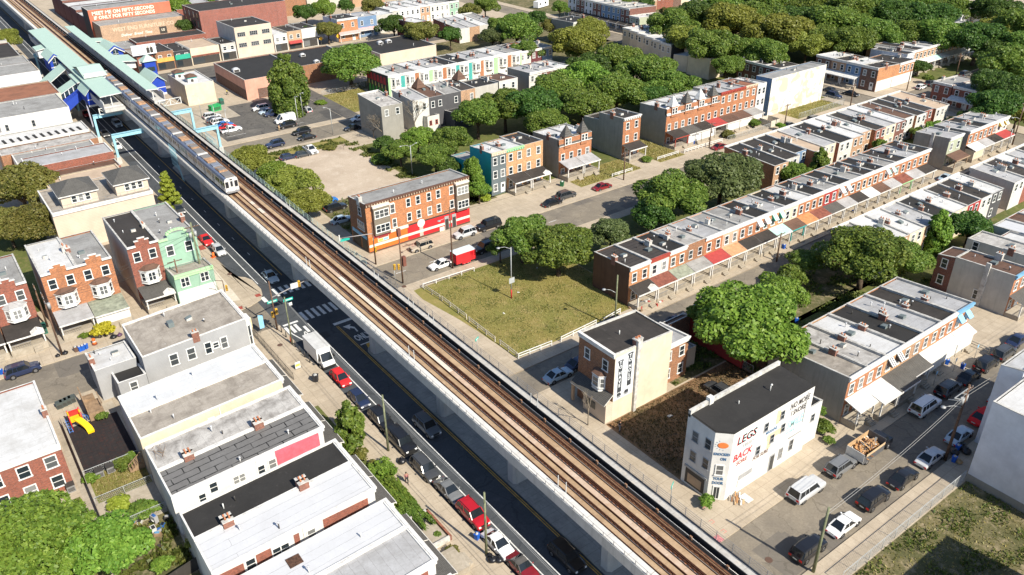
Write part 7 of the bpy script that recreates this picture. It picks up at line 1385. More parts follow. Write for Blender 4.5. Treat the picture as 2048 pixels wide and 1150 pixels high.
for k, (u, v) in enumerate(((62.6,250.5),(64.0,243.3))):
    t = thing('roof_hut', ('green trimmed roof hut at the far corner of the bank roof','green trimmed roof hut at the near corner of the bank roof')[k], 'roof hut', (u, v, 5.7), 0, 'roof huts on the bank'); b = MB(); b.box(0,0,0,2.6,3,1.3,WL['clean']); b.box(-.05,-.05,1.3,2.65,3.05,1.7,TR['teal']); b.box(.8,-.03,.3,1.6,-.004,1.1,TR['dark']); put('wall', b, t); b = MB(); c = [(-.3,-.3),(2.9,-.3),(2.9,3.3),(-.3,3.3)]
    for j in range(4): b.face([(*c[j],1.7),(*c[(j+1)%4],1.7),(1.3,1.5,2.5)], RF['brown'])
    put('roof', b, t)
# ---------------------------------------------------------------- poles, lamps, signals
WOODP = plain('pole_wood', (.16,.10,.07), .9, .1, var=.3, sc=2); WOODG = plain('pole_wood_greenish', (.20,.215,.13), .9, .1, var=.25, sc=2); GALV = metal('lamp_pole_metal', (.42,.43,.42), .5, .4)
SIGY = plain('signal_yellow', (.75,.42,.03), .5); SGN = plain('street_sign_green', (.02,.42,.33), .5); LAMP = plain('lamp_head', (.35,.36,.36), .5)
def pole(px, py, hgt, label, m=None, arms=(), lamp=None, trans=0, r=.16, base=ZW, head=None, cat='utility pole', name='utility_pole', foot=None, lean=0.0, armdir='u'):
    x, y = G(px, py, 0); t = thing(name, label, cat, (x, y, base)); m = m or WOODP
    b = MB(); b.tube((0,0,-.3), (lean,0,hgt), r, r*.68, 10, m); put('pole', b, t)
    if foot: b = MB(); b.tube((0,0,0), (0,0,1.7), r*1.25, r*1.2, 10, foot); put('foot', b, t)
    for z in arms:
        b = MB(); a, c = ((-1.2,0,z),(1.2,0,z)) if armdir == 'u' else ((0,-1.2,z),(0,1.2,z)); b.bar(a, c, .1, .12, WOODP)
        for q in (-1.05,-.5,.5,1.05): p = (q,0) if armdir == 'u' else (0,q); b.tube((p[0],p[1],z+.06),(p[0],p[1],z+.24),.05,.04,6,TR['grey'])
        put('crossarm', b, t)
    for k in range(trans): b = MB(); q = .42 if k % 2 == 0 else -.42; b.tube((q,.1,hgt-2.6-.1*k),(q,.1,hgt-1.7-.1*k),.24,.24,10,LAMP); put('transformer', b, t)
    if lamp:
        dx, dy, z = lamp; b = MB(); b.tube((0,0,z),(dx*.55,dy*.55,z+.55),.05,.045,6,GALV); b.tube((dx*.55,dy*.55,z+.55),(dx,dy,z+.6),.045,.04,6,GALV); put('lamp_arm', b, t); b = MB(); b.dome((dx*1.12,dy*1.12,z+.58),.34 if dx else .16,.34 if dy else .16,.12,LAMP,10,3,True); put('lamp_head', b, t)
    return t
pole(1626,1145,9.2,'greenish wooden pole on the near kerb at the bottom right',WOODG,r=.19); 
t = pole(1890,920,11.4,'tall brown pole with truss arm and transformer beside trash bags',WOODP,(10.6,),(-2.2,1.0,8.0),2,.2)
b = MB()
for a, c in (((-3.2,0,10.9),(0,0,10.9)),((-3.2,0,10.9),(0,0,9.2)),((-1.6,0,10.9),(0,0,10.0)),((-3.2,.6,10.4),(-3.2,-.6,10.9))): b.bar(a, c, .09, .09, GALV)
put('bracket', b, t)
pole(777,903,8.8,'wooden pole between the black SUV and the hedge',WOODG); pole(973,1110,9.0,'wooden pole by the white sedan at the bottom',WOODG); pole(905.4,536,11.8,'tall wooden pole in front of the red trailer',WOODP,(11.2,),(-2.4,-.6,9.6)); pole(1229,656,9.4,'vine wrapped wooden pole above the black SUV',WOODG,(),(-1.3,1.2,6.2))
pole(125,711,10.6,'dark wooden pole with crossarms and cables on the left street',WOODP,(10.2,9.4),None,1,armdir='v'); pole(412,584,13.0,'tall greenish pole with coils before the mint green house',WOODG,(12.2,),None,2,.2); pole(369,604,8.0,'short wooden pole behind the grey corner building roof',WOODP,(7.6,)); pole(96,655,7.6,'second dark pole behind the left street pole',WOODP,(7.2,),armdir='v')
pole(2024,291,11,'tall wooden pole at the right edge crossing',WOODP,(10.4,),(-2.0,.8,6.5),1); pole(1553,523,5.6,'pole on the narrow street by the porches',WOODP,(5.3,)); pole(1247,361,6.6,'utility pole on the pavement before the lone brick house',WOODP,(6.2,)); pole(1418,297,6.4,'utility pole before the turret row garden',WOODP,(6.0,),None,1); pole(1568,257,6.4,'utility pole with crossarm by the long patched flank',WOODP,(6.0,)); pole(1700,214,6.4,'utility pole at the cross street corner',WOODP,(6,)); pole(1912,150,6.2,'utility pole on the far tree lined pavement',WOODP,(5.8,)); pole(1813,182,7.2,'plain pole by the white washed corner wall',WOODP)
def lamp(px, py, h, label, dx=-1.6, dy=0.0, two=False, foot=None):
    t = pole(px, py, h, label, GALV, (), (dx, dy, h-.3), 0, .1, cat='street lamp', name='street_lamp', foot=foot)
    if two:
        b = MB(); b.tube((0,0,h-.3),(-dx*.6,-dy*.6,h+.2),.05,.04,6,GALV); put('lamp_arm', b, t); b = MB(); b.dome((-dx*.7,-dy*.7,h+.2),.32,.16,.12,LAMP,10,3,True); put('lamp_head', b, t)
    return t
t = lamp(1023,598,9.6,'metal lamp with red base standing in the fenced lawn',-1.9,.5,foot=plain('foot_red',(.5,.03,.03),.6)); b = MB(); b.box(-.55,-.16,3.0,.55,-.12,4.0,plain('board_grey',(.4,.42,.42),.6)); put('sign_board', b, t)
lamp(825,352,7.2,'street lamp with two arms at the gravel lot corner',-2.2,0,True); lamp(666,269,6.8,'lamp post on the shop street kerb',-1.2,.6); lamp(598,253,8,'tall lamp post beside the black parked car',.0,-1.2); lamp(607,236,6.8,'lamp post under the tall parking lot tree',.2,-1); lamp(404,236,6,'thin lamp post at the bank end of the parking lot',-.9,0); lamp(435,260,6.2,'thin lamp post amid the bank side parking row',.0,.8); lamp(459,273,6.4,'thin lamp post behind the white pickup',.3,.7); lamp(2010,310,6.2,'pole with small green sign at the right edge',-1,0)
def signal_head(t, x, y, z, m=SIGY): b = MB(); b.box(x-.17,y-.15,z,x+.17,y+.15,z+1.0,m); [b.tube((x,y-.16,z+.2+.3*k),(x,y-.24,z+.2+.3*k),.1,.1,8,TR['dark']) for k in range(3)]; return put('signal_head', b, t)
def street_sign(t, z, w=1.5, dx=0.0, rot=0.0): b = MB(); b.box(-w/2+dx,-.03,z,w/2+dx,.03,z+.42,SGN); b.box(-w/2+dx+.15,-.036,z+.14,w/2+dx-.15,-.031,z+.28,SW); return put('street_sign', b, t, (0,0,0), rot)
x, y = G(555,661,0); t = thing('traffic_signal', 'traffic signal mast with long arm reaching over the shaded crossing', 'traffic signal', (x, y, ZW)); b = MB(); b.tube((0,0,0),(0,0,8.8),.14,.1,10,WOODP); put('pole', b, t)
b = MB(); b.tube((0,0,5.9),(7.2,1.0,6.6),.1,.06,8,plain('mast_grey',(.33,.30,.29),.6)); put('mast_arm', b, t); signal_head(t,4.9,.7,5.9); signal_head(t,8.0,1.1,6.0); signal_head(t,-.35,0,2.4); signal_head(t,.3,-.2,2.9); street_sign(t,5.0,1.6); b = MB(); b.box(3.4,.4,6.0,4.6,.5,6.9,SW); b.box(6.2,.8,6.2,7.3,.9,6.7,TR['grey']); put('lane_sign', b, t)
t = pole(585,690,8.4,'pale green pole carrying a green street sign beside the bollards',WOODG,name='sign_pole',cat='pole',r=.13); street_sign(t,7.6,1.5,.5); b = MB(); b.box(.5,-.03,6.7,1.0,.03,7.2,SW); put('sign_plate', b, t)
x, y = G(455,609,0); t = thing('pedestrian_signal', 'dark signal pole with yellow crossing box on the rounded corner', 'traffic signal', (x, y, ZW)); b = MB(); b.tube((0,0,0),(0,0,4.4),.09,.07,8,WOODP); b.tube((0,0,4.4),(-1.1,.3,4.7),.06,.05,6,WOODP); put('pole', b, t); signal_head(t,.4,0,2.4)
x, y = G(806,567,0); t = thing('traffic_signal', 'dark signal pole with control box beside the lawn corner', 'traffic signal', (x, y, ZW)); b = MB(); b.tube((0,0,0),(0,0,10.2),.15,.1,10,WOODP); put('pole', b, t); b = MB(); b.box(-.3,-.25,9.0,.3,.25,10.4,plain('box_rust',(.18,.07,.05),.6)); b.box(.25,-.3,3.2,.85,.3,5.0,plain('box_rust',(.18,.07,.05),.6)); put('control_box', b, t); signal_head(t,-1.3,.1,3.0); signal_head(t,-.7,-.3,3.0); b = MB(); b.tube((-1.3,.3,0),(-1.3,.3,3.2),.05,.05,6,GALV); put('post', b, t)
x, y = G(752,530,0); t = thing('traffic_signal', 'signal pole at the corner of the red painted building with an arm toward the viaduct', 'traffic signal', (x, y, ZW)); b = MB(); b.tube((0,0,0),(0,0,8.4),.14,.09,10,WOODP); put('pole', b, t); b = MB(); b.tube((0,0,6.2),(-5.6,1.2,6.5),.09,.06,8,plain('mast_grey',(.33,.30,.29),.6)); put('mast_arm', b, t); signal_head(t,.1,-.3,2.6); street_sign(t,5.0,.9,0,.9); b = MB(); b.box(-5.8,1.1,5.8,-4.0,1.16,6.3,SGN); put('street_sign', b, t); b = MB(); b.box(-6.0,1.1,6.1,-5.8,1.2,7.2,SW); put('end_plate', b, t)
for k, (px, py, lab) in enumerate(((1340,1010,'green street sign post by the doorstep bush of the lettered building'),(955,712,'pale green street sign post behind the viaduct railing at the lawn'))):
    x, y = G(px, py, 0); t = thing('street_sign_post', lab, 'street sign', (x, y, ZW)); b = MB(); b.tube((0,0,0),(0,0,3.0),.05,.05,6,GALV); put('post', b, t); street_sign(t,2.7,1.0,0,.5)
for k, (px, py) in enumerate(((1866,772),(1905,745),(1948,718))):
    x, y = G(px, py, 0); t = thing('parking_sign', f"slim parking sign post by the dark cars, {('nearest the white SUV','middle one','farthest from the white SUV')[k]}", 'sign', (x, y, ZW), 0, 'parking signs'); b = MB(); b.tube((0,0,0),(0,0,2.4),.035,.035,6,GALV); put('post', b, t); b = MB(); b.box(-.18,-.03,1.9,.18,-.01,2.4,LBL); put('plate', b, t)
for k, (px, py) in enumerate(((642,79),(676,74))):
    x, y = G(px, py, 2.2); t = thing('warning_sign', ('yellow diamond road sign left of the dark car','yellow diamond road sign right of the dark car')[k], 'road sign', (x, y, ZW), 0, 'yellow diamond signs'); b = MB(); b.tube((0,0,0),(0,0,3.4),.05,.05,6,GALV); put('post', b, t); b = MB(); b.face([(0,-.06,1.6),(.8,-.06,2.4),(0,-.06,3.2),(-.8,-.06,2.4)],SIGY); b.face([(0,-.05,1.6),(-.8,-.05,2.4),(0,-.05,3.2),(.8,-.05,2.4)],SIGY); put('plate', b, t)
# overhead cables
CAB = plain('cable_black', (.02,.02,.02), .6); CABP = plain('cable_pale', (.35,.34,.32), .6)
def cable(a, b_, sag, label, m=CAB, r=.02):
    a = Vector(a); c = Vector(b_); mb_ = MB(); n = 10; pts = [a.lerp(c, k/n)-Vector((0,0,sag*4*(k/n)*(1-k/n))) for k in range(n+1)]
    for p, q in zip(pts, pts[1:]): mb_.tube(p, q, r, r, 4, m, cap=False)
    o = put('power_cable', mb_); tag(o, label, 'cable', 'overhead cables')
ap = [(34.6,26),(34.7,52.4),(34.5,73.9),(34.8,104.5)]
for k in range(3):
    for j, (dx, z) in enumerate(((0,8.4),(.3,7.6))): cable((ap[k][0]+dx,ap[k][1],z),(ap[k+1][0]+dx,ap[k+1][1],z-.2),.5,f"pale cable along the avenue pavement, {('bottom','middle','far')[k]} span, {('upper','lower')[j]} strand",CABP,.022)
for k, dz in enumerate((9.6,10.2)): cable((5.8,123.2,dz),(25.7,128.1,7.7),.6,f"sagging cable from the left street pole to the short pole, {('lower','upper')[k]} one"); 
for k, (q, dz) in enumerate((((29.7,129.3),10.8),((29.7,129.3),11.6),((12,131),7.2),((2,131),7.4))): cable((5.8,123.2,9.4+.3*k),(*q,dz),.5,('long cable from the left street pole to the tall greenish pole','second long cable to the tall greenish pole','short service cable to the white roofed bay house','short service cable to the gabled porch bay house')[k])
for k, q in enumerate(((31.2,122.8,4.6),(34.6,109.9,8.0),(28,112,7.6),(34.6,110,5.4))): cable((29.7,129.3,10-.8*k),q,.7,('cable from the tall greenish pole to the dark crossing pole','cable from the tall greenish pole to the signal mast','cable from the tall greenish pole to the grey corner roof','low cable from the tall greenish pole to the signal arm')[k])
for k in range(2): cable((60.9,29.5,8.9-.5*k),(88.9,30.3,10.4-.6*k),.7,f"cable over the bottom right street, {('upper','lower')[k]} one",CABP); cable((88.9,30.3,10.4-.6*k),(150,30.4,9.5-.6*k),1.0,f"cable running on from the tall brown pole, {('upper','lower')[k]} one",CABP)
cable((68.2,110.5,11),(120.5,121.8,6.4),1.2,'long cable from the trailer pole toward the lone brick house'); cable((121.2,122,6.2),(152,124.2,6.2),.6,'cable between the pole by the lone house and the garden pole'); cable((152,124.2,6.2),(178.9,122.4,6.2),.6,'cable from the garden pole to the patched flank pole')
# ---------------------------------------------------------------- fences, railings, bollards
WF2 = plain('fence_wood_pale', (.60,.55,.46), .85, .1, var=.25, sc=3); WT = plain('fence_white', (.72,.71,.68), .7, var=.15)
def rail_fence(a, b_, label, m=WF2, h=.95, rails=2, step=2.4, group='rail fences round the lawn'):
    a = Vector((*a, ZW)); c = Vector((*b_, ZW)); t = thing('rail_fence', label, 'fence', a, 0, group); d = c-a; n = max(1, round(d.length/step))
    for k in range(n+1): p = d*(k/n); q = MB(); q.bar(p, p+Vector((0,0,h)), .12, .12, m); put('post', q, t)
    for k in range(rails): z = h*(.95-.45*k); q = MB(); q.bar(Vector((0,0,z)), d+Vector((0,0,z)), .06, .13, m); put('rail', q, t)
for a, c, l in (((848,577),(880,598),'far short length on the viaduct side'),((884,600),(933,637),'second length on the viaduct side'),((938,642),(990,682),'third length on the viaduct side'),((1000,688),(1034,714),'near length on the viaduct side')): rail_fence(G(*a,0.3), G(*c,0.3), 'wooden rail fence of the lawn, '+l)
for a, c, l in (((1037,716),(1103,690),'corner length beside the shaded narrow street'),((1122,682),(1192,648),'middle length beside the narrow street'),((1208,644),(1240,625),'short length behind the black SUV')): rail_fence(G(*a,0.3), G(*c,0.3), 'pale rail fence of the lawn, '+l, WT)
rail_fence(G(846,574,.3), G(948,541,.3), 'single rail fence along the lawn edge facing the red trailer', WT, .8, 1); rail_fence((144.6,125.5), (158,125.2), 'white picket length before the turret row', WT, .9, 2, 1.2); rail_fence((120.3,124.8),(126.5,124.8),'white rail bench like fence by the turreted twins',WT,.8,2); rail_fence((136,126),(143,126),'white rail fence on the grass left of turret row',WT,.8,2); rail_fence((116.4,38.6),(116.4,44.2),'broken pale rail fence at the end of the awning row',WF2,.9,2)
CHN = plain('chain_link_grey', (.40,.42,.42), .6)
def mesh_fence(pts, h, label, m=None, z=ZW, group=None, infill=.28, post=2.6, solid=None):
    m = m or CHN; a0 = Vector((*pts[0], z)); t = thing('chain_fence', label, 'fence', a0, 0, group); b = MB(); w = MB()
    for p, q in zip(pts, pts[1:]):
        p = Vector((*p, z))-a0; q = Vector((*q, z))-a0; d = q-p; n = max(1, round(d.length/post))
        for k in range(n+1): s = p+d*(k/n); b.tube(s, s+Vector((0,0,h)), .035, .035, 6, m)
        b.bar(p+Vector((0,0,h)), q+Vector((0,0,h)), .05, .05, m); k = 0.0
        if solid: 
            nn = Vector((-d.y, d.x, 0)).normalized()*.01; w.hexa([p-nn,q-nn,q+nn,p+nn]+[x+Vector((0,0,h*.97)) for x in (p-nn,q-nn,q+nn,p+nn)], solid)
        else:
            L_ = d.length; u_ = d/L_
            while k < L_: 
                w.bar(p+u_*k, p+u_*min(L_, k+h*.9)+Vector((0,0,h*min(1,(L_-k)/(h*.9)))), .014, .014, m); w.bar(p+u_*k+Vector((0,0,h)), p+u_*min(L_, k+h*.9)+Vector((0,0,h-h*min(1,(L_-k)/(h*.9)))), .014, .014, m); k += infill
    put('frame', b, t); put('mesh', w, t); return t
mesh_fence([(62,26.9),(86.9,27.0)],1.6,'chain link fence edging the vacant lot at the bottom right'); mesh_fence([(111.3,232),(111.3,226),(97,226)],1.3,'low fence round the grass lot by the mural flank'); mesh_fence([(188,124.6),(208.5,124.6),(208.5,131)],1.6,'mesh fence around the grassy strip by the patched flank'); mesh_fence([(55.6,200.5),(55.6,232)],1.8,'dark mesh fence along the viaduct side of the parking lot',TR['dark'])
mesh_fence([(2.4,91.9),(8.9,91.9)],1.2,'pale topped fence between rubber playground and dry back lawn'); mesh_fence([(2.4,86.2),(8.9,86.2)],1.2,'fence at the lower side of the dry back lawn'); mesh_fence([(2.2,80.4),(8.9,80.4)],1.3,'fence below the air conditioning units'); mesh_fence([(2.3,104.5),(2.3,80.4)],1.5,'long fence dividing the yards from the brick building alley',plain('fence_weathered',(.28,.24,.19),.9),solid=plain('fence_weathered',(.28,.24,.19),.9)); mesh_fence([(4.5,68.5),(9,69.5)],1.7,'black screened fence in the overgrown yard',TR['dark'],solid=TR['dark'])
mesh_fence([(84.4,56.5),(84.4,61.5)],1.4,'mesh fence before the crimson wall'); mesh_fence([(159.5,124.8),(176,124.8)],1.2,'thin fence along the turret row front yards'); mesh_fence([(176.4,124.8),(180,124.8),(180,128.5),(176.4,128.5),(176.4,124.8)],1.7,'timber planter enclosure beside the white end house',WF2,solid=WF2)
t = thing('iron_railing', 'black iron railing along the avenue pavement below the grey corner building', 'railing', (31.2,95.6,ZW)); b = MB()
for k in range(46): b.bar((0,k*.34,0),(0,k*.34,1.3 if k % 8 == 0 else 1.15),.05 if k % 8 == 0 else .03,.05 if k % 8 == 0 else .03,TR['dark'])
b.bar((0,0,1.15),(0,15.6,1.15),.05,.05,TR['dark']); b.bar((0,0,.2),(0,15.6,.2),.04,.04,TR['dark']); put('bars', b, t)
for k in range(8):
    b = MB(); b.tube((0,0,0),(0,0,1.0),.08,.08,8,TR['dark'] if k != 3 else plain('bollard_red',(.6,.08,.04),.6)); b.dome((0,0,1.0),.08,.08,.06,TR['dark'],8,2); tag(put('bollard', b, None, (34.9,110.5-k*1.75,ZW)), 'red bollard in the line of black ones on the avenue kerb' if k == 3 else 'black bollard on the avenue kerb near the box truck', 'bollard', 'bollards on the avenue kerb' if k != 3 else None)
for k, (px, py, m, lab) in enumerate(((522,668,LBL,'pale blue feather banner by the grey building corner'),(499,672,plain('banner_cream',(.66,.56,.36),.7),'cream feather banner by the grey building bay'))):
    x, y = G(px, py, 0); t = thing('feather_banner', lab, 'banner', (x, y, ZW)); b = MB(); b.tube((0,0,0),(0,0,3.2),.03,.02,6,GALV); put('pole', b, t); b = MB(); b.prism([(.02,-.01),(.75,-.01),(.75,.01),(.02,.01)], .8, [3.3,3.0,3.0,3.3], m); put('flag', b, t)
x, y = G(597,740,0); t = thing('yard_sign', 'white and yellow sign board at the end of the iron railing', 'sign', (x, y, ZW)); b = MB(); b.box(-.4,-.02,.2,.4,.02,1.3,SW); b.box(-.34,-.03,.55,.34,-.021,.95,YEL); put('board', b, t)
# ---------------------------------------------------------------- bins, bags, yard things
BIN = plain('bin_blue', (.015,.11,.50), .5); BAG = plain('bag_black', (.015,.015,.018), .35, .5); BDARK = plain('bin_dark', (.03,.03,.035), .6); BROWNB = plain('bin_brown', (.12,.07,.05), .7)
def bin_(px, py, label, m=BIN, w=.5, h=.75, group=None, z=ZW):
    x, y = G(px, py, z); b = MB(); b.hexa([(-w*.42,-w*.42,0),(w*.42,-w*.42,0),(w*.42,w*.42,0),(-w*.42,w*.42,0),(-w/2,-w/2,h),(w/2,-w/2,h),(w/2,w/2,h),(-w/2,w/2,h)], m); t = thing('bin', label, 'bin', (x, y, z), random.uniform(0,1), group); put('tub', b, t); b = MB(); b.box(-w/2-.03,-w/2-.03,h,w/2+.03,w/2+.03,h+.07,m if m is not BIN else BIN); b.dome((0,0,h+.05),w*.38,w*.38,.22,plain('bin_contents',(.5,.5,.48),.8,var=.5,sc=8),8,3); put('lid', b, t)
def bag(px, py, label, s=.42, group='black trash bags', z=ZW, m=None):
    x, y = G(px, py, z); r_ = random.Random(int(px*3+py)); b = MB(); b.dome((0,0,s*.5), s*r_.uniform(.9,1.2), s, s*.62, m or BAG, 10, 5, True); b.tube((0,0,s*1.0),(.05,.03,s*1.45),s*.22,s*.3,7,m or BAG); 
    b.v = [(x_+r_.uniform(-.04,.04), y_+r_.uniform(-.04,.04), max(0, z_+r_.uniform(-.03,.03))) for x_, y_, z_ in b.v]; tag(put('trash_bag', b, None, (x, y, z)), label, 'trash bag', group)
for k, (px, py) in enumerate(((161,702),(167,700),(173,697))): bin_(px, py, f"blue recycling tub on the left street pavement, {('left','middle','right')[k]} of three", group='blue recycling tubs')
bin_(153,703,'brown tub with white lid beside three blue tubs',BROWNB,.55); bin_(3,748,'blue tub behind the dark blue SUV at the left edge'); bag(116,713,'small black bag left of the dark left street pole',.35); bag(131,708,'black bag right of the dark left street pole',.45); bag(228,676,'black bags beside the back block of the grey building',.5); bag(240,672,'purplish black bag beside its darker neighbour',.42,m=plain('bag_purple',(.10,.05,.10),.4))
for px, py, l, m in ((954,1078,'blue recycling tub near the white sedan',BIN),(1896,712,'blue tub stacked by the white walled steps',BIN),(1893,728,'blue tub on the pavement below the sky blue awnings',BIN),(1924,737,'blue tub beside an open bin lid',BIN),(1776,792,'small blue tub by the wooden steps of the awning house',BIN),(1914,900,'blue tub against the white building wall',BIN),(1907,923,'blue bin in the trash pile by the brown pole',BIN),(752,948,'blue tub half hidden in the round hedge',BIN),(1592,645,'blue bin near the narrow street porches',BIN),(1567,497,'blue bin on the porch row pavement',BIN),(1706,428,'blue bins beside the brick porch row',BIN),(1387,288,'blue bin by the white picket fence',BIN)): bin_(px, py, l, m)
for px, py, l, s in ((804,925,'torn black bag lying on the pavement opposite the charcoal SUV',.6),(985,1122,'grey black bag at the foot of the bottom pole',.5),(998,1122,'second dark bag by the maroon convertible',.5),(979,1113,'crumpled bag between pole and grey bag',.35),(1908,908,'black bag in the trash pile, left of the pile',.6),(1925,898,'black bag in the trash pile by the white wall',.6),(1932,906,'flat black bag at the right of the trash pile',.6),(1915,895,'dark red bag in the trash pile',.5),(1936,746,'toppled black bag near the open bin lid',.45)): bag(px, py, l, s)
t = bag(1918,926,'tan cardboard box slumped on the trash pile',.4,None,ZW,plain('cardboard',(.42,.28,.14),.8)); bag(1905,872,'brown sack beside the silver blue sedan',.4,None,ZW,BROWNB)
bin_(632,762,'black bin on the avenue pavement behind the box truck',BDARK,.75,1.0); bin_(1124,372,'dark green wheeled bin before the twin turrets',plain('bin_green',(.02,.12,.05),.6),.8,1.0)
x, y = G(190,690,0); t = thing('traffic_barrel', 'orange and white traffic barrel on the left street pavement', 'traffic barrel', (x, y, ZW)); b = MB(); OR_ = plain('barrel_orange',(.75,.16,.03),.6); b.tube((0,0,0),(0,0,.1),.42,.42,12,PF['rust']); b.tube((0,0,.1),(0,0,.45),.3,.28,12,OR_); b.tube((0,0,.45),(0,0,.65),.28,.265,12,SW); b.tube((0,0,.65),(0,0,1.0),.265,.24,12,OR_); put('barrel', b, t)
x, y = G(427,516,0); t = thing('traffic_barrel', 'leaning orange barrier by the silver parked car', 'traffic barrel', (x, y, ZW), .4); b = MB(); b.tube((0,0,0),(.15,0,.95),.26,.2,10,OR_); b.box(-.4,-.3,0,.4,.3,.1,OR_); put('barrel', b, t)
def cab(px, py, w, d, h, label, m, cat='cabinet', name='utility_cabinet', z=ZW, rot=0.0, lid=None):
    x, y = G(px, py, 0); t = thing(name, label, cat, (x, y, z), rot); b = MB(); b.box(-w/2,-d/2,0,w/2,d/2,h,m); b.box(-w/2-.04,-d/2-.04,h,w/2+.04,d/2+.04,h+.08,lid or m); put('casing', b, t); b = MB(); [b.box(-w*.4,-d/2-.02,h*(.2+.14*k),w*.4,-d/2-.004,h*(.28+.14*k),TR['dark']) for k in range(4)]; put('grille', b, t); return t
GB = plain('cabinet_green', (.03,.15,.11), .6); cab(85,668,1.6,1.2,1.5,'dark green utility cabinet between the brick bay house pairs',GB); cab(431,222,3.0,1.8,1.6,'green dumpster beside the parking lot',plain('dumpster_green',(.02,.33,.10),.6),'dumpster','dumpster',rot=.2); cab(444,209,1.0,1.6,1.5,'dark green bin by the bank wall',GB,'bin','wheeled_bin')
for k, (px, py) in enumerate(((201,953),(223,944),(144,982))): cab(px, py, .9, .9, .95, ('grey air conditioning unit, left of two on the yard slab','grey air conditioning unit, right of two on the yard slab','round topped grey air unit behind the red brick corner')[k], plain('ac_grey',(.22,.22,.22),.6), 'air conditioner', 'air_conditioner', lid=TR['dark'])
# playground, stairs and yard junk
x, y = G(157,858,0); t = thing('playground_slide', 'yellow plastic play tower with curved slide on the rubber yard', 'playground', (x, y, ZW)); PY, PRD, PBL = plain('play_yellow',(.80,.50,.01),.35), plain('play_red',(.6,.03,.03),.35), plain('play_blue',(.04,.12,.35),.4)
b = MB(); pts = [Vector((.3+.9*sin(a),-.2-1.3*a,1.35-.85*a)) for a in [k*.19 for k in range(9)]]
for p, q in zip(pts, pts[1:]): b.hexa([p+Vector((-.38,0,-.05)),q+Vector((-.38,0,-.05)),q+Vector((.38,0,-.05)),p+Vector((.38,0,-.05)),p+Vector((-.42,0,.28)),q+Vector((-.42,0,.28)),q+Vector((.42,0,.28)),p+Vector((.42,0,.28))], PY)
put('slide', b, t); b = MB(); b.box(-.6,-.2,1.25,.8,1.2,1.4,PY); b.box(-.65,-.25,1.4,-.5,1.2,2.3,PY); b.box(.7,-.2,1.4,.85,1.2,2.1,PY); b.box(-.6,1.1,1.4,.8,1.25,2.2,PRD); put('deck', b, t)
b = MB(); [b.tube((px_,py_,0),(px_,py_,2.4),.08,.08,8,PRD) for px_ in (-.6,.8) for py_ in (-.2,1.2)]; put('posts', b, t); b = MB(); [b.bar((-1.1,-.4+.3*k,.1+.25*k),(-.6,-.4+.3*k,.1+.25*k),.08,.08,PBL) for k in range(5)]; b.bar((-1.1,-.5,0),(-1.1,1.0,1.4),.08,.08,PBL); b.bar((-.7,-.5,0),(-.7,1.0,1.4),.08,.08,PBL); put('ladder', b, t); b = MB(); [b.tube((.8+.25*k,.9,0),(.8+.25*k,.9,1.5-.25*k),.05,.05,6,PBL) for k in range(5)]; b.bar((.8,.9,1.5),(2.0,.9,.4),.08,.08,PBL); put('climber', b, t)
WDK = plain('weathered_timber', (.30,.20,.12), .9, var=.3); x, y = G(190,825,0); t = thing('timber_stair', 'weathered timber stair and landing behind the grey corner building', 'stair', (x, y, ZW)); b = MB(); b.box(-.9,-2.0,0,1.0,1.2,1.2,WDK); [b.box(-.9,1.2+.4*k,0,.6,1.6+.4*k,1.5+.0*k,WDK) for k in range(3)]; put('landing', b, t); b = MB(); [b.bar((-.9,-2+.5*k,1.2),(-.9,-2+.5*k,2.2),.1,.1,WDK) for k in range(10)]; b.bar((-.9,-2,2.2),(-.9,2.8,2.9),.14,.12,WDK); b.bar((1.0,-2,2.2),(1.0,1.2,2.2),.1,.1,WDK); put('handrail', b, t)
x, y = G(280,935,0); t = thing('timber_stair', 'small timber stair against the back wall above the yard slab', 'stair', (x, y, ZW)); b = MB(); [b.box(-1.2+.3*k,-.6,0,-.9+.3*k,.6,.25+.25*k,WDK) for k in range(6)]; put('steps', b, t); b = MB(); [b.bar((-1.2+.36*k,-.6,.3+.28*k),(-1.2+.36*k,-.6,1.3+.28*k),.07,.07,WDK) for k in range(6)]; b.bar((-1.2,-.6,1.3),(.6,-.6,2.7),.09,.09,WDK); put('handrail', b, t)
for k in range(4): cab(121+8.5*k, 817-4*k, .8,.7,.9, f"dark planter box by the playground fence, {ORD[k]} from the left", plain('planter_green',(.07,.085,.08),.7), 'planter', 'planter_box')
r = random.Random(9); JM = [BDARK, BAG, TR['grey'], TR['brown'], WDK, SW, PBL, TR['dark'], plain('tarp_blue',(.12,.3,.5),.6)]
for k in range(16):
    px, py = r.uniform(258,345), r.uniform(1035,1100); x, y = G(px, py, 0); b = MB(); a, c, h_ = r.uniform(.3,.9), r.uniform(.3,.9), r.uniform(.2,.9); b.box(-a/2,-c/2,0,a/2,c/2,h_,JM[k % 9]); b.box(-a*.3,-c*.3,h_,a*.35,c*.2,h_+.15,JM[(k+4) % 9]); tag(put('yard_junk', b, None, (x, y, ZW), r.uniform(0,3)), 'piece of dumped junk in the overgrown back yard', 'junk', 'junk in the overgrown back yard')
b = MB()
for k in range(9): a = r.uniform(0,6.28); b.tube((r.uniform(-.5,.5),r.uniform(-1.2,1.2),.05),(1.2*cos(a),1.6*sin(a),.12),.03,.015,5,WDK,cap=False)
x, y = G(318,905,6.0); tag(put('fallen_branch', b, None, (x, y, 5.95)), 'dead branches scattered on the pale grey twin roof', 'branch')
b = MB()
for k in range(14): a = r.uniform(0,6.28); p = r.uniform(.2,.9); b.bar((p*cos(a)-.3,p*sin(a)-.2,.03+.02*k),(p*cos(a)+.3,p*sin(a)+.25,.05+.03*k),.14,.05,woods[k % 5])
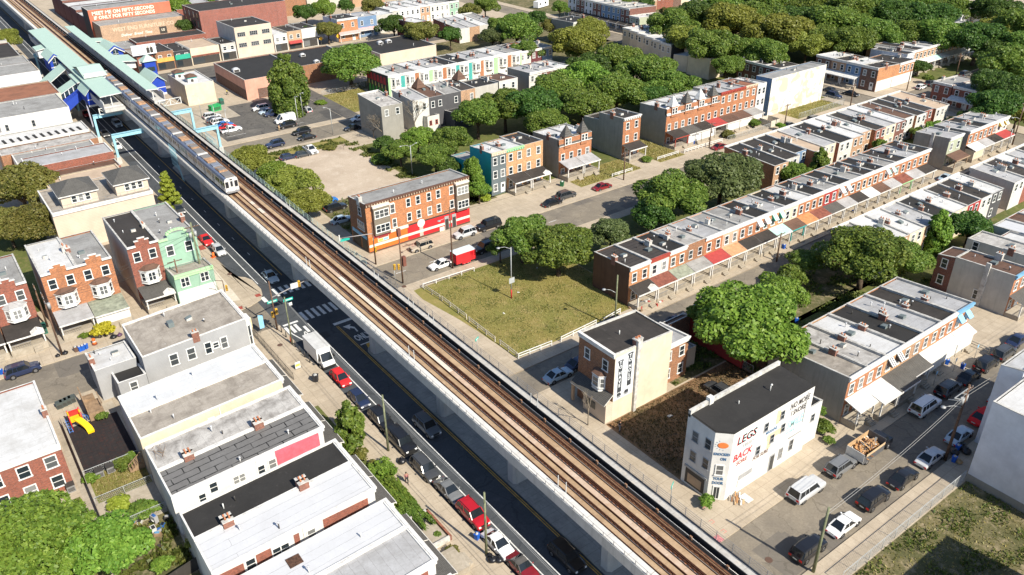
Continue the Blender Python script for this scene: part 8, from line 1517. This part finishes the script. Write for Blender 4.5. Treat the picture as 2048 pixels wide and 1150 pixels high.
b.box(.5,-1.1,0,1.5,.2,.1,SW); x, y = G(1475,1000,ZW); tag(put('discarded_board', b, None, (x, y, ZW)), 'discarded white boards on the pavement by the lettered wall', 'debris')
b = MB()
for k in range(60): a = r.uniform(0,6.28); p = r.uniform(0,2.2)*r.random(); b.box(p*cos(a)*1.6-.2,p*sin(a)-.2,0,p*cos(a)*1.6+r.uniform(.0,.3),p*sin(a)+r.uniform(0,.3),r.uniform(.2,1.0)*(1-p/3),JM[k % 6] if k % 3 else PF['red'])
x, y = G(1290,612,0); tag(put('junk_heap', b, None, (x, y, ZW)), 'heap of red and brown junk before the first porch by the lawn', 'junk heap')
for k, (u, v, m, s) in enumerate(((68,57,SW,.35),(70.5,53,SW,.25),(96,23,plain('litter_green',(.2,.6,.1),.7),.3),(97,21,SW,.4),(93,24.5,plain('litter_lilac',(.5,.45,.7),.7),.3),(66.2,49.8,SW,.2),(72,96,SW,.2),(80,101,SW,.18),(66,92,SW,.2))):
    b = MB(); b.hexa([(-s,-s*.6,0),(s,-s*.7,0),(s*.8,s*.6,0),(-s*.9,s*.7,0),(-s*.8,-s*.5,.05),(s*.9,-s*.5,.1),(s*.6,s*.5,.04),(-s*.7,s*.5,.12)], m); tag(put('litter', b, None, (u, v, ZI+.02), k), ('pale scrap of litter on the ground','pale scrap of litter on the ground','green scrap of litter in the shaded lot','pale scrap of litter on the ground','lilac scrap of litter in the shaded lot')[k] if k < 5 else 'pale scrap of litter on the ground', 'litter', 'scraps of litter')
# front garden walls by the avenue
b = MB(); b.box(0,0,0,.25,5.2,.7,PB); b.box(-2.6,5.0,0,.25,5.25,.7,COP); b.box(-2.6,0,0,.0,.25,.7,COP); b.box(-2.6,.25,0,-.0,5.0,.35,GM['pad']); tag(put('garden_wall', b, None, (32.6,56.4,ZW)), 'low brick edged front garden wall with red flowers', 'garden wall')
b = MB(); b.box(0,0,0,2.6,3.4,.9,GM['pad']); b.box(2.6,.6,0,3.0,2.4,.6,GM['pad']); b.box(3.0,.6,0,3.4,2.4,.3,GM['pad']); tag(put('front_steps', b, None, (29.4,51.5,ZW)), 'pale concrete steps in front of the bottom twin house', 'steps')
for k, v in enumerate((63.4, 66.4, 71.0)):
    b = MB(); b.box(0,0,0,.12,2.6,.9,WT); tag(put('porch_panel', b, None, (29.8,v,ZW)), f"white porch panel behind the clipped hedges, {ORD[k]} from the camera", 'porch panel')
# ---------------------------------------------------------------- people
SKIN = plain('skin', (.36,.20,.13), .6, var=.05); HAIR = plain('hair_dark', (.02,.015,.012), .6)
def skin_mesh(verts, edges, rad, m, sub=2, root=0):
    me = bpy.data.meshes.new('figure'); me.from_pydata(verts, edges, []); o = bpy.data.objects.new('figure', me); COL.objects.link(o)
    md_ = o.modifiers.new('s', 'SKIN'); 
    for i, rr_ in enumerate(rad): me.skin_vertices[0].data[i].radius = (rr_, rr_) if not isinstance(rr_, tuple) else rr_
    me.skin_vertices[0].data[root].use_root = True; md_.use_smooth_shade = True; o.modifiers.new('u', 'SUBSURF').levels = sub
    bpy.context.view_layer.update(); out = bpy.data.meshes.new_from_object(o.evaluated_get(bpy.context.evaluated_depsgraph_get())); bpy.data.objects.remove(o); out.materials.clear(); out.materials.append(m)
    for p in out.polygons: p.use_smooth = True
    return out
def person(px, py, label, shirt, trousers, rot, stride=.22, hair=HAIR, z=ZW, hold=False):
    x, y = G(px, py, z); t = thing('person', label, 'person', (x, y, z), rot); s = stride
    J = [(0,0,.95),(0,0,1.15),(0,-.02,1.38),(0,-.01,1.5),(0,-.02,1.62),(0,-.03,1.70), (.10,0,.90),(.11,-s*.5,.5),(.11,-s*.75,.09),(.11,-s*.75-.15,.04), (-.10,0,.90),(-.11,s*.3,.5),(-.11,s*.85,.1),(-.11,s*.85-.14,.04), (.19,0,1.40),(.25,s*.4,1.14),(.24,s*.2-.12,.92),(.235,s*.2-.17,.84), (-.19,0,1.40),(-.25,-s*.3,1.14),(-.24,-s*.4-.14,.94),(-.235,-s*.4-.2,.86)]
    E_ = [(0,1),(1,2),(2,3),(3,4),(4,5),(0,6),(6,7),(7,8),(8,9),(0,10),(10,11),(11,12),(12,13),(2,14),(14,15),(15,16),(16,17),(2,18),(18,19),(19,20),(20,21)]
    R_ = [(.15,.10),(.13,.10),(.155,.105),.055,.085,.075, .085,.06,.042,.035, .085,.06,.042,.035, .055,.042,.032,.028, .055,.042,.032,.028]
    link('body', skin_mesh(J, E_, R_, SKIN, 1), t)
    T_ = [0,1,2,14,15,18,19]; mp = {j: i for i, j in enumerate(T_)}; link('shirt', skin_mesh([J[j] for j in T_], [(mp[a],mp[c]) for a, c in E_ if a in mp and c in mp], [(R_[j] if not isinstance(R_[j], tuple) else R_[j][0])*1.12+.012 for j in T_], shirt, 1), t)
    T_ = [0,6,7,8,10,11,12]; mp = {j: i for i, j in enumerate(T_)}; link('trousers', skin_mesh([J[j] for j in T_], [(mp[a],mp[c]) for a, c in E_ if a in mp and c in mp], [(R_[j] if not isinstance(R_[j], tuple) else R_[j][0]*.9)*1.12+.014 for j in T_], trousers, 1), t)
    b = MB(); b.dome((0,.0,1.68),.1,.115,.1,hair,10,5,True); b.box(-.085,.03,1.5,.085,.1,1.68,hair); put('hair', b, t)
    b = MB(); [b.box(j[0]-.05,j[1]-.16,.0,j[0]+.05,j[1]+.08,.08,TR['dark']) for j in (J[8],J[12])]; put('shoes', b, t); return t
person(814,966,'person with long dark hair walking on the avenue pavement in dark clothes',plain('cloth_rose',(.35,.14,.15),.8),plain('cloth_black',(.03,.03,.035),.8),-.3)
person(1239,862,'person in dark top and grey trousers standing in the dirt lot shade',plain('cloth_black2',(.02,.02,.025),.8),plain('cloth_grey',(.25,.26,.28),.8),1.2,.1); person(455,190,'person in yellow safety top crossing the lane by the bank',plain('cloth_hivis',(.65,.62,.05),.7),plain('cloth_navy',(.03,.04,.07),.8),.8,.25); person(559,262,'person in tan clothes standing by the black parked car',plain('cloth_tan',(.45,.33,.18),.8),plain('cloth_khaki',(.40,.30,.18),.8),.4,.08)
# ---------------------------------------------------------------- daylight
SUN_EL = radians(41.0); SUN_DIR = Vector((.14*cos(SUN_EL), -.99*cos(SUN_EL), sin(SUN_EL))).normalized()   # towards the sun
w = bpy.data.worlds.new('World'); SC.world = w; w.use_nodes = True
nt = w.node_tree; bg = nt.nodes['Background']; sk = nt.nodes.new('ShaderNodeTexSky'); sk.sky_type = 'NISHITA'; sk.sun_disc = False
sk.sun_elevation = SUN_EL; sk.sun_rotation = math.atan2(SUN_DIR.x, SUN_DIR.y); sk.air_density = 1.0; sk.dust_density = .6; sk.ozone_density = 3.0
nt.links.new(sk.outputs[0], bg.inputs[0]); bg.inputs[1].default_value = .10
sd = bpy.data.lights.new('sun', 'SUN'); sd.energy = 5.0; sd.angle = radians(.53); sd.color = (1.0, .93, .80)
so = bpy.data.objects.new('sun', sd); COL.objects.link(so); so.rotation_euler = SUN_DIR.to_track_quat('Z', 'Y').to_euler()
SC.view_settings.view_transform = 'Standard'; SC.view_settings.look = 'None'; SC.view_settings.gamma = 1; SC.view_settings.use_curve_mapping = False
SC.view_settings.exposure = .62
SC.cycles.max_bounces = 5; SC.cycles.diffuse_bounces = 3; SC.cycles.glossy_bounces = 2; SC.cycles.transmission_bounces = 2; SC.cycles.transparent_max_bounces = 4
SC.cycles.use_denoising = True
